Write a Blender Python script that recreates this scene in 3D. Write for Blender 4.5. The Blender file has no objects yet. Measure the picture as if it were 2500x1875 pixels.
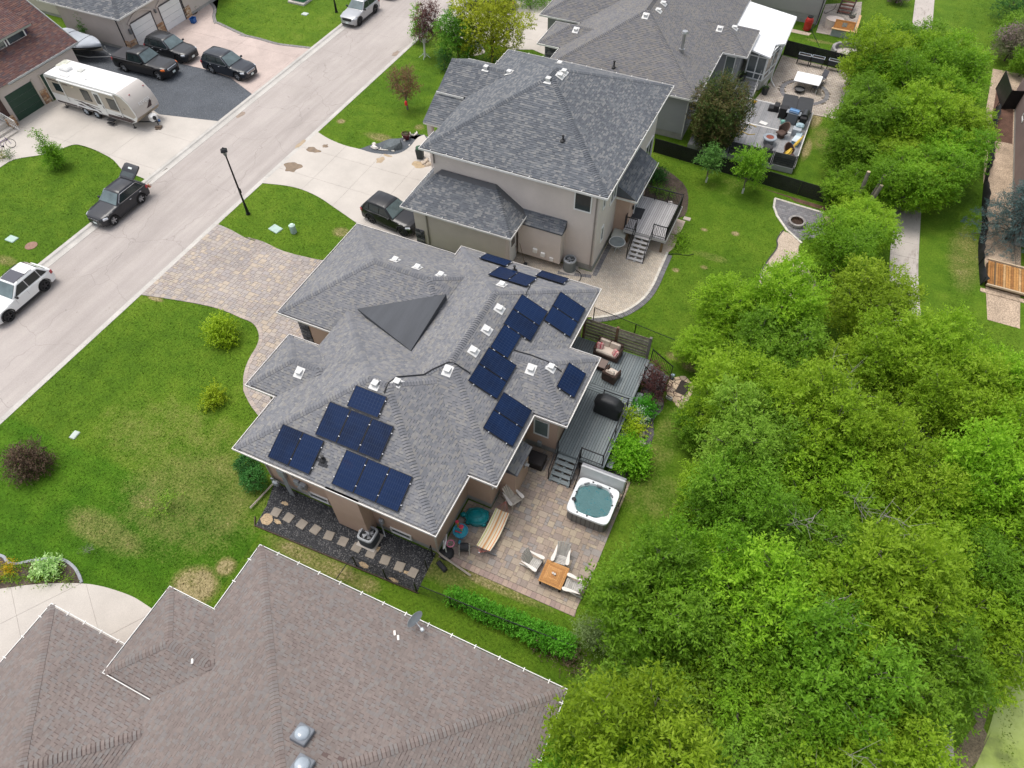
# Aerial view of a suburban street: houses, lawns, parked vehicles and a belt of trees. Units metres.
import bpy,math,random
import numpy as np
from mathutils import Vector,Matrix
random.seed(7); RNG = np.random.default_rng(7)
scene = bpy.context.scene
R = math.radians
# ---------------------------------------------------------------- camera, world, sun, exposure
cam_d = bpy.data.cameras.new('camera'); cam = bpy.data.objects.new('camera',cam_d)
scene.collection.objects.link(cam); scene.camera = cam
cam_d.sensor_width = 36; cam_d.lens = 36*1690/2500; cam_d.clip_end = 2000; cam_d.clip_start = .5
def cam_axes(pitch,yaw,roll):
 cy,sy,cp,sp = math.cos(yaw),math.sin(yaw),math.cos(pitch),math.sin(pitch)
 fw = Vector((sy*cp,cy*cp,-sp)); rt = Vector((cy,-sy,0)); up = rt.cross(fw)
 c,s = math.cos(roll),math.sin(roll)
 return c*rt+s*up,-s*rt+c*up,fw
_r,_u,_f = cam_axes(R(52.506),R(-24.992),R(-.658))
cam.matrix_world = Matrix(((_r.x,_u.x,-_f.x,0),(_r.y,_u.y,-_f.y,0),(_r.z,_u.z,-_f.z,31.2),(0,0,0,1)))
CAM = Vector((0,0,31.2))
SUN_EL,SUN_AZ = 70,-75          # degrees; azimuth clockwise from +Y
world = bpy.data.worlds.new('World'); scene.world = world; world.use_nodes = True
wn,wl = world.node_tree.nodes,world.node_tree.links
sky = wn.new('ShaderNodeTexSky'); sky.sky_type = 'NISHITA'; sky.sun_disc = False
sky.sun_elevation = R(SUN_EL); sky.sun_rotation = R(SUN_AZ); sky.dust_density = 3; sky.air_density = 1
hs = wn.new('ShaderNodeHueSaturation'); hs.inputs['Saturation'].default_value = .35   # high overcast
wl.new(sky.outputs[0],hs.inputs['Color']); wl.new(hs.outputs[0],wn['Background'].inputs[0])
wn['Background'].inputs[1].default_value = .15
sun_d = bpy.data.lights.new('sun','SUN'); sun_d.energy = 1.15; sun_d.angle = R(28); sun_d.color = (1,.95,.88)
sun = bpy.data.objects.new('sun',sun_d); scene.collection.objects.link(sun)
_d = Vector((math.sin(R(SUN_AZ))*math.cos(R(SUN_EL)),math.cos(R(SUN_AZ))*math.cos(R(SUN_EL)),math.sin(R(SUN_EL))))
sun.rotation_euler = (-_d).to_track_quat('-Z','Y').to_euler()
vs = scene.view_settings; vs.view_transform = 'Standard'; vs.look = 'None'; vs.gamma = 1; vs.exposure = .72
vs.use_curve_mapping = False
# ---------------------------------------------------------------- helpers: materials
MATS = {}
def _nt(name):
 m = bpy.data.materials.new(name); m.use_nodes = True
 n,l = m.node_tree.nodes,m.node_tree.links
 return m,n,l,n['Principled BSDF']
def node(n,t,**k):
 x = n.new(t)
 for a,v in k.items():
  if a.startswith('i_'):
   x.inputs[int(a[2:])].default_value = v
  else: setattr(x,a,v)
 return x
def noise(n,l,scale,detail=3,rough=.55,vec=None,stretch=None):
 x = node(n,'ShaderNodeTexNoise'); x.inputs['Scale'].default_value = scale
 x.inputs['Detail'].default_value = detail; x.inputs['Roughness'].default_value = rough
 if vec is None: vec = node(n,'ShaderNodeNewGeometry').outputs['Position']
 if stretch:
  mp = node(n,'ShaderNodeMapping'); mp.inputs['Scale'].default_value = stretch[:3]
  if len(stretch) > 3: mp.inputs['Rotation'].default_value = (0,0,stretch[3])
  l.new(vec,mp.inputs[0]); vec = mp.outputs[0]
 l.new(vec,x.inputs['Vector']); return x.outputs['Fac']
def ramp(n,l,fac,stops,interp='LINEAR'):
 x = node(n,'ShaderNodeValToRGB'); cr = x.color_ramp; cr.interpolation = interp
 while len(cr.elements) < len(stops): cr.elements.new(.5)
 for e,(p,c) in zip(cr.elements,stops):
  e.position = p; e.color = (*c,1) if len(c) == 3 else c
 l.new(fac,x.inputs[0]); return x.outputs[0]
def mixc(n,l,fac,a,b,mode='MIX'):
 x = node(n,'ShaderNodeMix',data_type='RGBA',blend_type=mode)
 for sock,v in ((x.inputs[0],fac),(x.inputs[6],a),(x.inputs[7],b)):
  if isinstance(v,(int,float)): sock.default_value = v
  elif isinstance(v,tuple): sock.default_value = (*v,1)
  else: l.new(v,sock)
 return x.outputs[2]
def mth(n,l,op,a,b=0.,clamp=False):
 x = node(n,'ShaderNodeMath',operation=op,use_clamp=clamp)
 for i,v in enumerate((a,b)):
  if isinstance(v,(int,float)): x.inputs[i].default_value = v
  else: l.new(v,x.inputs[i])
 return x.outputs[0]
def g3(v): return (v,v,v)
def bump(n,l,p,h,dist=.02,strength=.5):
 b = node(n,'ShaderNodeBump'); b.inputs['Strength'].default_value = strength; b.inputs['Distance'].default_value = dist
 l.new(h,b.inputs['Height']); l.new(b.outputs[0],p.inputs['Normal'])
def mat(name,col,rough=.6,metal=0,var=.12,scale=1.5,fine=0,fscale=40,bmp=0,stretch=None,spec=.4,coat=0):
 if name in MATS: return MATS[name]
 m,n,l,p = _nt(name); MATS[name] = m
 p.inputs['Roughness'].default_value = rough; p.inputs['Metallic'].default_value = metal
 p.inputs['Specular IOR Level'].default_value = spec; p.inputs['Coat Weight'].default_value = coat
 c = col
 if var:
  f = noise(n,l,scale,4,.6,stretch=stretch)
  c = ramp(n,l,f,[(.3,tuple(v*(1-var) for v in col)),(.7,tuple(min(1,v*(1+var)) for v in col))])
 if fine:
  f2 = noise(n,l,fscale,2,.7)
  c = mixc(n,l,1.,c,ramp(n,l,f2,[(.3,g3(1-fine)),(.7,g3(1+fine))]),'MULTIPLY')
  if bmp: bump(n,l,p,f2,bmp)
 if isinstance(c,tuple): p.inputs['Base Color'].default_value = (*c,1)
 else: l.new(c,p.inputs['Base Color'])
 return m
def tint_fac(n,l,use_random=True):
 a = node(n,'ShaderNodeAttribute',attribute_name='tint').outputs['Fac']
 if not use_random: return a
 return mth(n,l,'FRACT',mth(n,l,'ADD',a,node(n,'ShaderNodeObjectInfo').outputs['Random']))
def pal(name,cols,rough=.8,use_random=True,fine=.12,fscale=30,bmp=.01,blot=.12,bscale=.6,interp='CONSTANT',spec=.3):
 """Pieces each take one colour of a range (bricks, pavers, shingles, boards)."""
 if name in MATS: return MATS[name]
 m,n,l,p = _nt(name); MATS[name] = m
 k = len(cols); c = ramp(n,l,tint_fac(n,l,use_random),[(i/k,q) for i,q in enumerate(cols)],interp)
 if blot: c = mixc(n,l,1.,c,ramp(n,l,noise(n,l,bscale,4,.6),[(.3,g3(1-blot)),(.7,g3(1+blot))]),'MULTIPLY')
 if fine:
  f2 = noise(n,l,fscale,2,.7)
  c = mixc(n,l,1.,c,ramp(n,l,f2,[(.3,g3(1-fine)),(.7,g3(1+fine))]),'MULTIPLY')
  if bmp: bump(n,l,p,f2,bmp)
 l.new(c,p.inputs['Base Color']); p.inputs['Roughness'].default_value = rough
 p.inputs['Specular IOR Level'].default_value = spec
 return m
def leafmat(name,cols,trans=.35,rough=.55,jitter=.25):
 if name in MATS: return MATS[name]
 m,n,l,p = _nt(name); MATS[name] = m
 k = len(cols)
 c = ramp(n,l,node(n,'ShaderNodeAttribute',attribute_name='tint').outputs['Fac'],[(i/max(1,k-1),q) for i,q in enumerate(cols)])
 rnd = node(n,'ShaderNodeObjectInfo').outputs['Random']
 h = node(n,'ShaderNodeHueSaturation')
 l.new(mth(n,l,'ADD',mth(n,l,'MULTIPLY',rnd,.016),.492),h.inputs['Hue'])
 l.new(mth(n,l,'ADD',mth(n,l,'MULTIPLY',rnd,jitter),1-jitter/2),h.inputs['Value'])
 l.new(c,h.inputs['Color']); c = h.outputs[0]
 l.new(c,p.inputs['Base Color']); p.inputs['Roughness'].default_value = rough; p.inputs['Specular IOR Level'].default_value = .25
 t = node(n,'ShaderNodeBsdfTranslucent'); l.new(c,t.inputs[0])
 mx = node(n,'ShaderNodeMixShader'); mx.inputs[0].default_value = trans
 l.new(p.outputs[0],mx.inputs[1]); l.new(t.outputs[0],mx.inputs[2])
 l.new(mx.outputs[0],n['Material Output'].inputs[0]); return m
def glass(name='window_glass',col=(.03,.04,.045),rough=.05):
 return mat(name,col,rough,0,.25,.8,spec=.8,coat=.6)
# ---------------------------------------------------------------- helpers: meshes
COL = scene.collection
WM = {}                                       # world matrix of every Empty / parent
def ident(): return Matrix.Identity(4)
def thing(name,label,cat,loc=(0,0,0),rz=0,group=None,rot=None):
 o = bpy.data.objects.new(name,None); COL.objects.link(o); o.empty_display_size = .3
 loc = tuple(loc) if len(loc) == 3 else (*loc,0)
 o.location = loc; o.rotation_euler = rot or (0,0,rz)
 o['label'] = label; o['category'] = cat
 if group: o['group'] = group
 WM[o.name] = Matrix.Translation(loc) @ (o.rotation_euler.to_matrix().to_4x4()); return o
def tag(o,label=None,cat=None,group=None,kind=None):
 for k,v in (('label',label),('category',cat),('group',group),('kind',kind)):
  if v: o[k] = v
 return o
class MB:
 def __init__(s): s.v,s.f,s.t = [],[],[]
 def face(s,pts,tint=0.):
  i = len(s.v); s.v.extend([tuple(p) for p in pts]); s.f.append(tuple(range(i,i+len(pts)))); s.t.append(tint)
 def mesh(s,v,f,tint=0.):
  i = len(s.v); s.v.extend([tuple(p) for p in v]); s.f.extend([tuple(k+i for k in q) for q in f]); s.t.extend([tint]*len(f))
  return s
 def box(s,c,d,rz=0,tint=0.,m=None,taper=1.):
  hx,hy,hz = d[0]/2,d[1]/2,d[2]/2; v = []
  for z,k in ((-hz,1),(hz,taper)):
   for x,y in ((-hx,-hy),(hx,-hy),(hx,hy),(-hx,hy)): v.append(Vector((x*k,y*k,z)))
  T = Matrix.Translation(c) @ (m if m else Matrix.Rotation(rz,4,'Z'))
  return s.mesh([T @ p for p in v],[(3,2,1,0),(4,5,6,7),(0,1,5,4),(1,2,6,5),(2,3,7,6),(3,0,4,7)],tint)
 def bev(s,c,d,b=.03,rz=0,tint=0.,m=None):
  """box with bevelled top and vertical edges"""
  hx,hy,hz = d[0]/2,d[1]/2,d[2]/2
  def ring(x,y,z,k): return [(-x+k,-y,z),(x-k,-y,z),(x,-y+k,z),(x,y-k,z),(x-k,y,z),(-x+k,y,z),(-x,y-k,z),(-x,-y+k,z)]
  v = ring(hx,hy,-hz,b)+ring(hx,hy,hz-b,b)+ring(hx-b,hy-b,hz,b*.6)
  f = [tuple(range(7,-1,-1)),tuple(range(16,24))]
  for r in (0,8): f += [(r+i,r+(i+1) % 8,r+8+(i+1) % 8,r+8+i) for i in range(8)]
  T = Matrix.Translation(c) @ (m if m else Matrix.Rotation(rz,4,'Z'))
  return s.mesh([T @ Vector(p) for p in v],f,tint)
 def prism(s,poly,z0,z1,tint=0.,cap0=False):
  n = len(poly)
  if sum(poly[i][0]*poly[(i+1) % n][1]-poly[(i+1) % n][0]*poly[i][1] for i in range(n)) < 0: poly = poly[::-1]
  v = [(p[0],p[1],z0) for p in poly]+[(p[0],p[1],z1) for p in poly]
  f = [tuple(range(n,2*n))]+[(i,(i+1) % n,n+(i+1) % n,n+i) for i in range(n)]
  if cap0: f.append(tuple(range(n-1,-1,-1)))
  return s.mesh(v,f,tint)
 def tube(s,pts,r,n=6,tint=0.,cap=True):
  pts = [Vector(p) for p in pts]; rs = r if isinstance(r,(list,tuple)) else [r]*len(pts)
  base = len(s.v); k = len(pts); a = None
  for i,p in enumerate(pts):
   d = (pts[min(i+1,k-1)]-pts[max(i-1,0)]).normalized()
   if a is None: a = d.orthogonal().normalized()
   else: a = (a-d*a.dot(d)); a = a.normalized() if a.length > 1e-6 else d.orthogonal().normalized()
   b = d.cross(a)
   for j in range(n):
    t = 2*math.pi*j/n; s.v.append(tuple(p+(a*math.cos(t)+b*math.sin(t))*rs[i]))
  for i in range(k-1):
   for j in range(n):
    s.f.append((base+i*n+j,base+i*n+(j+1) % n,base+(i+1)*n+(j+1) % n,base+(i+1)*n+j)); s.t.append(tint)
  if cap:
   s.f.append(tuple(base+j for j in range(n-1,-1,-1))); s.f.append(tuple(base+(k-1)*n+j for j in range(n))); s.t += [tint]*2
  return s
 def cyl(s,c,r,z0,z1,n=16,r1=None,tint=0.):
  return s.tube([(c[0],c[1],z0),(c[0],c[1],z1)],[r,r if r1 is None else r1],n,tint)
 def lathe(s,c,prof,n=20,tint=0.,sx=1,sy=1,m=None):
  base = len(s.v); k = len(prof)
  T = m if m else Matrix.Translation(c if len(c) == 3 else (*c,0))
  for r,z in prof:
   for j in range(n):
    t = 2*math.pi*j/n; s.v.append(tuple(T @ Vector((r*math.cos(t)*sx,r*math.sin(t)*sy,z))))
  for i in range(k-1):
   for j in range(n):
    s.f.append((base+i*n+j,base+i*n+(j+1) % n,base+(i+1)*n+(j+1) % n,base+(i+1)*n+j)); s.t.append(tint)
  if prof[-1][0] > .001: s.f.append(tuple(base+(k-1)*n+j for j in range(n))); s.t.append(tint)
  return s
 def loft(s,secs,closed=True,caps=True,tint=0.):
  base = len(s.v); n = len(secs[0])
  for q in secs: s.v.extend([tuple(p) for p in q])
  for i in range(len(secs)-1):
   for j in range(n if closed else n-1):
    s.f.append((base+i*n+j,base+i*n+(j+1) % n,base+(i+1)*n+(j+1) % n,base+(i+1)*n+j)); s.t.append(tint)
  if caps and closed:
   s.f.append(tuple(base+j for j in range(n-1,-1,-1))); s.f.append(tuple(base+(len(secs)-1)*n+j for j in range(n))); s.t += [tint]*2
  return s
 def blob(s,c,r,n=8,rough=.15,tint=0.,sz=None,seed=0):
  rn = random.Random(seed); rx,ry,rz = (r,r,r) if not isinstance(r,tuple) else r
  v = [(c[0],c[1],c[2]+rz)]; m = n//2
  for i in range(1,m):
   th = math.pi*i/m
   for j in range(n):
    ph = 2*math.pi*(j+(i % 2)*.5)/n; k = 1+rn.uniform(-rough,rough)
    v.append((c[0]+rx*k*math.sin(th)*math.cos(ph),c[1]+ry*k*math.sin(th)*math.sin(ph),c[2]+rz*k*math.cos(th)))
  v.append((c[0],c[1],c[2]-rz)); f = [(0,1+j,1+(j+1) % n) for j in range(n)]
  for i in range(m-2):
   for j in range(n):
    a = 1+i*n; f.append((a+j,a+n+j,a+n+(j+1) % n,a+(j+1) % n))
  a = 1+(m-2)*n; e = len(v)-1
  f += [(a+j,e,a+(j+1) % n) for j in range(n)]
  return s.mesh(v,f,tint)
 def data(s,name,m,smooth=False):
  me = bpy.data.meshes.new(name); me.from_pydata(s.v,[],s.f)
  if any(s.t):
   at = me.attributes.new('tint','FLOAT','FACE'); at.data.foreach_set('value',s.t)
  if m: me.materials.append(m)
  if smooth: me.polygons.foreach_set('use_smooth',[True]*len(me.polygons)); me.set_sharp_from_angle(angle=R(smooth if smooth is not True else 40))
  me.update(); return me
 def build(s,name,m,parent=None,smooth=False,world=False):
  if world and parent is not None:
   I = WM[parent.name].inverted(); s.v = [tuple(I @ Vector(p)) for p in s.v]
  return put(name,s.data(name,m,smooth),parent)
def one(kind,*b,**kb):
 """one shape built at once: one('bev', name, material, parent)(centre, size)"""
 return lambda *a,**k: getattr(MB(),kind)(*a,**k).build(*b,**kb)
def put(name,me,parent=None,mw=None,world=False):
 o = bpy.data.objects.new(name,me); COL.objects.link(o)
 if mw is not None:
  if world and parent is not None: mw = WM[parent.name].inverted() @ mw
  o.matrix_local = mw
 if parent is not None: o.parent = parent
 P = WM[parent.name] if parent is not None and parent.name in WM else ident()
 WM[o.name] = P @ (mw if mw is not None else ident()); return o
def copy_tree(o,parent=None):
 c = o.copy(); COL.objects.link(c)
 if parent is not None: c.parent = parent
 for ch in o.children: copy_tree(ch,c)
 return c
def again(o,loc,rz=0,label=None,scale=None,rot=None):
 c = copy_tree(o); c.location = loc if len(loc) == 3 else (*loc,0); c.rotation_euler = rot or (0,0,rz)
 if label: c['label'] = label
 if scale: c.scale = scale if isinstance(scale,tuple) else (scale,)*3
 return c
def struct(name,mb,m,smooth=False): return tag(mb.build(name,m,None,smooth),kind='structure')
# ---------------------------------------------------------------- helpers: plan geometry
def sweep(mb,pts,prof,closed=False,tint=0.):
 """profile (offset to the left of travel, height) swept along plan points with mitred corners"""
 P = [Vector(p[:2]) for p in pts]; n = len(P); secs = []
 for i in range(n):
  a = P[i]-P[i-1] if (closed or i > 0) else P[1]-P[0]
  b = P[(i+1) % n]-P[i] if (closed or i < n-1) else P[n-1]-P[n-2]
  a = a.normalized(); b = b.normalized(); na = Vector((-a.y,a.x)); nb = Vector((-b.y,b.x))
  m = na+nb; m = m/max(.25,m.dot(na)) if m.length > 1e-4 else na
  secs.append([(P[i].x+m.x*o,P[i].y+m.y*o,z) for o,z in prof])
 if closed: secs.append(secs[0])
 return mb.loft(secs,closed=True,caps=not closed,tint=tint)
def smooth_line(pts,k=4,closed=False):
 P = [Vector(p[:2]) for p in pts]; n = len(P); out = []
 for i in range(n if closed else n-1):
  p0,p1,p2,p3 = (P[(i-1) % n] if closed or i else P[0]),P[i],P[(i+1) % n],(P[(i+2) % n] if closed or i+2 < n else P[n-1])
  for j in range(k):
   t = j/k; out.append(tuple(.5*((2*p1)+(p2-p0)*t+(2*p0-5*p1+4*p2-p3)*t*t+(3*p1-p0-3*p2+p3)*t**3)))
 if not closed: out.append(tuple(P[-1]))
 return out
def inside(p,poly):
 x,y = p[0],p[1]; r = False; n = len(poly)
 for i in range(n):
  x1,y1 = poly[i][:2]; x2,y2 = poly[i-1][:2]
  if (y1 > y) != (y2 > y) and x < (x2-x1)*(y-y1)/(y2-y1)+x1: r = not r
 return r
def clip_convex(poly,clip):
 """Sutherland-Hodgman, clip counter-clockwise"""
 out = list(poly); n = len(clip)
 for i in range(n):
  a,b = clip[i],clip[(i+1) % n]; inp,out = out,[]
  if not inp: break
  def sd(p): return (b[0]-a[0])*(p[1]-a[1])-(b[1]-a[1])*(p[0]-a[0])
  for j in range(len(inp)):
   p,q = inp[j-1],inp[j]; sp,sq = sd(p),sd(q)
   if (sp >= 0) != (sq >= 0):
    t = sp/(sp-sq); out.append((p[0]+t*(q[0]-p[0]),p[1]+t*(q[1]-p[1])))
   if sq >= 0: out.append(q)
 return out
def lerp(a,b,t): return tuple(x+(y-x)*t for x,y in zip(a,b))
def dist_cam(p): return (Vector(p if len(p) == 3 else (*p,0))-CAM).length
# house -> list of (x0,x1,y0,y1, eave z, pitch w,e,s,n) ; None = gable end
ROOFS = {
 'H1': [(-19.2,-8.6,10.4,20.05,3.7,.455,.455,.455,.455),(-15.8,-7.25,13.65,27.15,3.7,.455,.455,.455,.455),(-12.5,-5.56,17.95,22.43,3.7,.455,.455,.455,.455),(-21.0,-16,13.7,17.2,3.7,.5,.5,.5,.5),(-22.98,-11.5,18.78,26.9,3.2,.474,.474,.474,.474)],
 'H2': [(-20.8,-8.7,31.72,44.8,6.3,.48,.48,.48,.48),(-22.95,-13,37.9,42.5,6.3,None,.48,.48,.48),(-21.35,-13.75,29.5,34.6,3.3,.9,.7,.6,.6)],
 'H3': [(-19.4,-7.5,48.3,68.3,3.7,.48,.48,.48,.48),(-14,-5.55,56.0,60.6,3.7,.48,.48,.48,.48),(-21.3,-15,51.5,55.45,3.7,.48,.48,.48,.48),(-23.05,-14,56.1,66,3.7,.48,.48,.48,.48)],
 'H4': [(-15.35,-1.15,-9,6.93,3.2,.338,.338,.338,.338),(-17.65,-12,.2,3.85,3.2,.345,.345,.345,.345),(-21.98,-12.5,-10.5,1.28,2.72,.34,.34,.34,.34)],
 'H5': [(-66,-56.55,41.65,56,3.2,.45,.45,.45,.45),(-76,-60,44.5,60,3.2,.45,.45,.45,.45)],
}
def planes(r):
 x0,x1,y0,y1,he,pw,pe,ps,pn = r
 out = {}
 if pw is not None: out['w'] = (pw,0,he-pw*x0)
 if pe is not None: out['e'] = (-pe,0,he+pe*x1)
 if ps is not None: out['s'] = (0,ps,he-ps*y0)
 if pn is not None: out['n'] = (0,-pn,he+pn*y1)
 return out
def roof_z(h,x,y,skip=None):
 best = -9.
 for i,r in enumerate(ROOFS[h]):
  if i == skip or not (r[0] <= x <= r[1] and r[2] <= y <= r[3]): continue
  best = max(best,min(a*x+b*y+c for a,b,c in planes(r).values()))
 return best
# ---------------------------------------------------------------- ground, road, drives
ROAD_L,ROAD_R,KERB_L,KERB_R = -42.05,-34.95,-42.75,-34.5
def grass_material():
 m,n,l,p = _nt('lawn_grass')
 pos = node(n,'ShaderNodeNewGeometry').outputs['Position']
 big = noise(n,l,.12,4,.6,pos); mid = noise(n,l,.9,4,.65,pos); fine = noise(n,l,9,3,.7,pos)
 xf = noise(n,l,45,2,.7,pos)
 c = ramp(n,l,mth(n,l,'ADD',mth(n,l,'MULTIPLY',big,.55),mth(n,l,'MULTIPLY',mid,.45)),
    [(.3,(.048,.100,.008)),(.45,(.076,.150,.010)),(.57,(.108,.185,.014)),(.72,(.155,.215,.027))])
 # the neighbour's lawn (south of the lot line at y = 8.45) is a different, lusher sward, mown in bands along the line
 sy = node(n,'ShaderNodeSeparateXYZ'); l.new(pos,sy.inputs[0]); wob = mth(n,l,'ADD',sy.outputs[1],mth(n,l,'MULTIPLY',mth(n,l,'SUBTRACT',fine,.5),.5))
 lush = mth(n,l,'MULTIPLY',mth(n,l,'SUBTRACT',8.6,wob),2.2,True); west = mth(n,l,'LESS_THAN',sy.outputs[0],-17.5)
 band = mth(n,l,'ADD',mth(n,l,'MULTIPLY',mth(n,l,'SINE',mth(n,l,'MULTIPLY',wob,5.6)),.07),.86)
 c = mixc(n,l,mth(n,l,'MULTIPLY',lush,mth(n,l,'MULTIPLY',west,.85)),c,mixc(n,l,1.,mixc(n,l,1.,c,(.62,.84,.6),'MULTIPLY'),ramp(n,l,band,[(0,g3(0)),(1,g3(1.15))]),'MULTIPLY'))
 # worn, straw-coloured turf: its own shape on the ground
 dry = None; sx = node(n,'ShaderNodeSeparateXYZ'); l.new(pos,sx.inputs[0])
 for cx,cy,rx,ry,a in DRY:
  dx = mth(n,l,'DIVIDE',mth(n,l,'SUBTRACT',sx.outputs[0],cx),rx)
  dy = mth(n,l,'DIVIDE',mth(n,l,'SUBTRACT',sx.outputs[1],cy),ry)
  r2 = mth(n,l,'ADD',mth(n,l,'MULTIPLY',dx,dx),mth(n,l,'MULTIPLY',dy,dy))
  v = mth(n,l,'MULTIPLY',mth(n,l,'SUBTRACT',1.25,r2,True),a)
  dry = v if dry is None else mth(n,l,'MAXIMUM',dry,v)
 patch = mth(n,l,'ADD',mth(n,l,'MULTIPLY',mid,.6),mth(n,l,'MULTIPLY',fine,.75))
 d1 = mth(n,l,'SUBTRACT',mth(n,l,'ADD',patch,mth(n,l,'MULTIPLY',dry,.62)),.88)
 c = mixc(n,l,mth(n,l,'MULTIPLY',d1,2.3,True),c,(.20,.19,.062))
 d2 = mth(n,l,'MULTIPLY',mth(n,l,'SUBTRACT',mth(n,l,'ADD',patch,mth(n,l,'MULTIPLY',dry,.5)),1.13),6.,True)
 c = mixc(n,l,mth(n,l,'MULTIPLY',d2,.75),c,(.36,.29,.16))
 c = mixc(n,l,1.,c,ramp(n,l,fine,[(.25,g3(.62)),(.75,g3(1.38))]),'MULTIPLY')
 c = mixc(n,l,1.,c,ramp(n,l,xf,[(.3,g3(.7)),(.7,g3(1.3))]),'MULTIPLY')
 l.new(c,p.inputs['Base Color']); p.inputs['Roughness'].default_value = .85; p.inputs['Specular IOR Level'].default_value = .1
 bump(n,l,p,mth(n,l,'ADD',fine,xf),.05,.7); return m
DRY = [(*(-21.89,8.65),5.0,4.0,.6),(*(-25.00,10.77),6,3.0,.5),(*(-24.64,5.23),3.2,1.0,.7),(*(-24.00,7.23),1.1,.5,.8),
  (*(-14.17,8.22),3.5,.55,.95),(*(-8.68,10.35),2.2,.9,.75),(*(-6.09,10.62),3.4,.35,.95),(*(-18.67,4.82),1.3,1.2,1.25),(*(-17.96,6.19),.6,.6,1.1),
  (*(-29.60,39.64),1.6,.6,.9),(*(-33.68,40.30),.45,.4,1.2),(*(-27.50,42.13),.5,.5,.9),(*(-26.18,28.84),.8,.6,1.0),(*(12.70,43.46),1.4,4,.7),
  (*(-1.61,39.62),.35,.3,1.2),(*(-5.12,34.10),.3,.3,1.2),(*(-3.64,39.16),.3,.2,1.1),(*(-4.29,34.53),.3,.25,1.1),(*(-2.67,35.52),.3,.25,1.0),(*(-2.46,36.70),1.5,.5,.55),
  (*(-1.21,27.08),.6,.5,1.0),(*(-0.28,26.85),.8,.6,1.0),(*(-2.05,27.44),.9,.4,.9),(*(-33.45,18.68),.7,.25,1.3),(*(-44.95,17.35),1.2,.5,.8),
  (*(0.97,55.83),.6,1.6,1.2),(*(1.07,51.53),.45,1.8,1.1),(*(2.21,53.44),1.4,2.4,.75),(*(-0.79,68.92),1.6,.4,.8),(*(-1.15,18.30),2.5,2.0,.5),(*(-1.05,21.33),1,4,.5),
  (*(-3.58,44.71),2,2,.35),(*(-16.87,11.04),2,1,.5),(*(-63.33,53.87),2,1,.3),(*(-11.66,8.24),1.2,.5,.9),(*(12.85,70.39),.6,4,.6)]
GRASS = grass_material()
def asphalt():
 m,n,l,p = _nt('old_asphalt'); pos = node(n,'ShaderNodeNewGeometry').outputs['Position']
 st = noise(n,l,1,4,.65,pos,(.9,.06,1)); pat = noise(n,l,.25,5,.65,pos); fn = noise(n,l,22,2,.8,pos); ag = noise(n,l,70,2,.8,pos)
 c = ramp(n,l,pat,[(.3,(.365,.325,.298)),(.5,(.395,.352,.325)),(.7,(.425,.382,.35))])
 c = mixc(n,l,1.,c,ramp(n,l,st,[(.35,g3(.88)),(.6,g3(1.05))]),'MULTIPLY')
 c = mixc(n,l,1.,c,ramp(n,l,fn,[(.25,g3(.86)),(.75,g3(1.12))]),'MULTIPLY')
 c = mixc(n,l,1.,c,ramp(n,l,ag,[(.25,g3(.8)),(.75,g3(1.17))]),'MULTIPLY')
 spots = noise(n,l,3.1,2,.5,pos)
 c = mixc(n,l,mth(n,l,'MULTIPLY',mth(n,l,'SUBTRACT',spots,.70,True),5.,True),c,(.17,.15,.14))
 vo = node(n,'ShaderNodeTexVoronoi',feature='DISTANCE_TO_EDGE'); vo.inputs['Scale'].default_value = .22; wv = node(n,'ShaderNodeVectorMath',operation='ADD')
 nz = node(n,'ShaderNodeTexNoise'); nz.inputs['Scale'].default_value = .8; l.new(pos,nz.inputs[0])
 l.new(pos,wv.inputs[0]); l.new(nz.outputs['Color'],wv.inputs[1]); l.new(wv.outputs[0],vo.inputs['Vector'])
 ck = mth(n,l,'MULTIPLY',mth(n,l,'LESS_THAN',vo.outputs['Distance'],.004),mth(n,l,'MULTIPLY',pat,.55))
 c = mixc(n,l,ck,c,(.15,.13,.12))
 l.new(c,p.inputs['Base Color']); p.inputs['Roughness'].default_value = .9; p.inputs['Specular IOR Level'].default_value = .2
 bump(n,l,p,ag,.01,.6); return m
ASPHALT = asphalt()
CONC = mat('drive_concrete',(.47,.43,.385),.85,0,.10,.35,.09,26,.004,spec=.2)
CONC_DARK = mat('joint_concrete',(.33,.30,.27),.9,0,.1,1)
KERBC = mat('kerb_concrete',(.46,.435,.40),.85,0,.13,.7,.12,18,.006,spec=.2)
PINKC = mat('stamped_pink_concrete',(.45,.365,.325),.75,0,.13,.45,.08,9,.006,spec=.3)
GRAV_D = pal('dark_gravel',[(.085,.093,.105),(.13,.138,.15),(.17,.178,.19),(.10,.105,.113)],.9,False,.55,24,.03,.18,.35)
BEIGE_GRAVEL = mat('beige_gravel',(.47,.38,.30),.9,0,.12,.8,.3,30,.02)
MULCH = mat('brown_mulch',(.11,.058,.04),.95,0,.3,2,.4,25,.03)
SOIL = mat('bed_soil',(.075,.055,.042),.95,0,.35,2,.4,14,.03)
BIG = 900
g = MB()
g.face([(-BIG,-BIG,0),(KERB_L,-BIG,0),(KERB_L,BIG,0),(-BIG,BIG,0)]); g.face([(KERB_R,-BIG,0),(BIG,-BIG,0),(BIG,BIG,0),(KERB_R,BIG,0)])
struct('ground',g,GRASS)
g = MB(); g.face([(ROAD_L-.1,-BIG,-.1),(ROAD_R+.1,-BIG,-.1),(ROAD_R+.1,BIG,-.1),(ROAD_L-.1,BIG,-.1)]); struct('road',g,ASPHALT)
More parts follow.
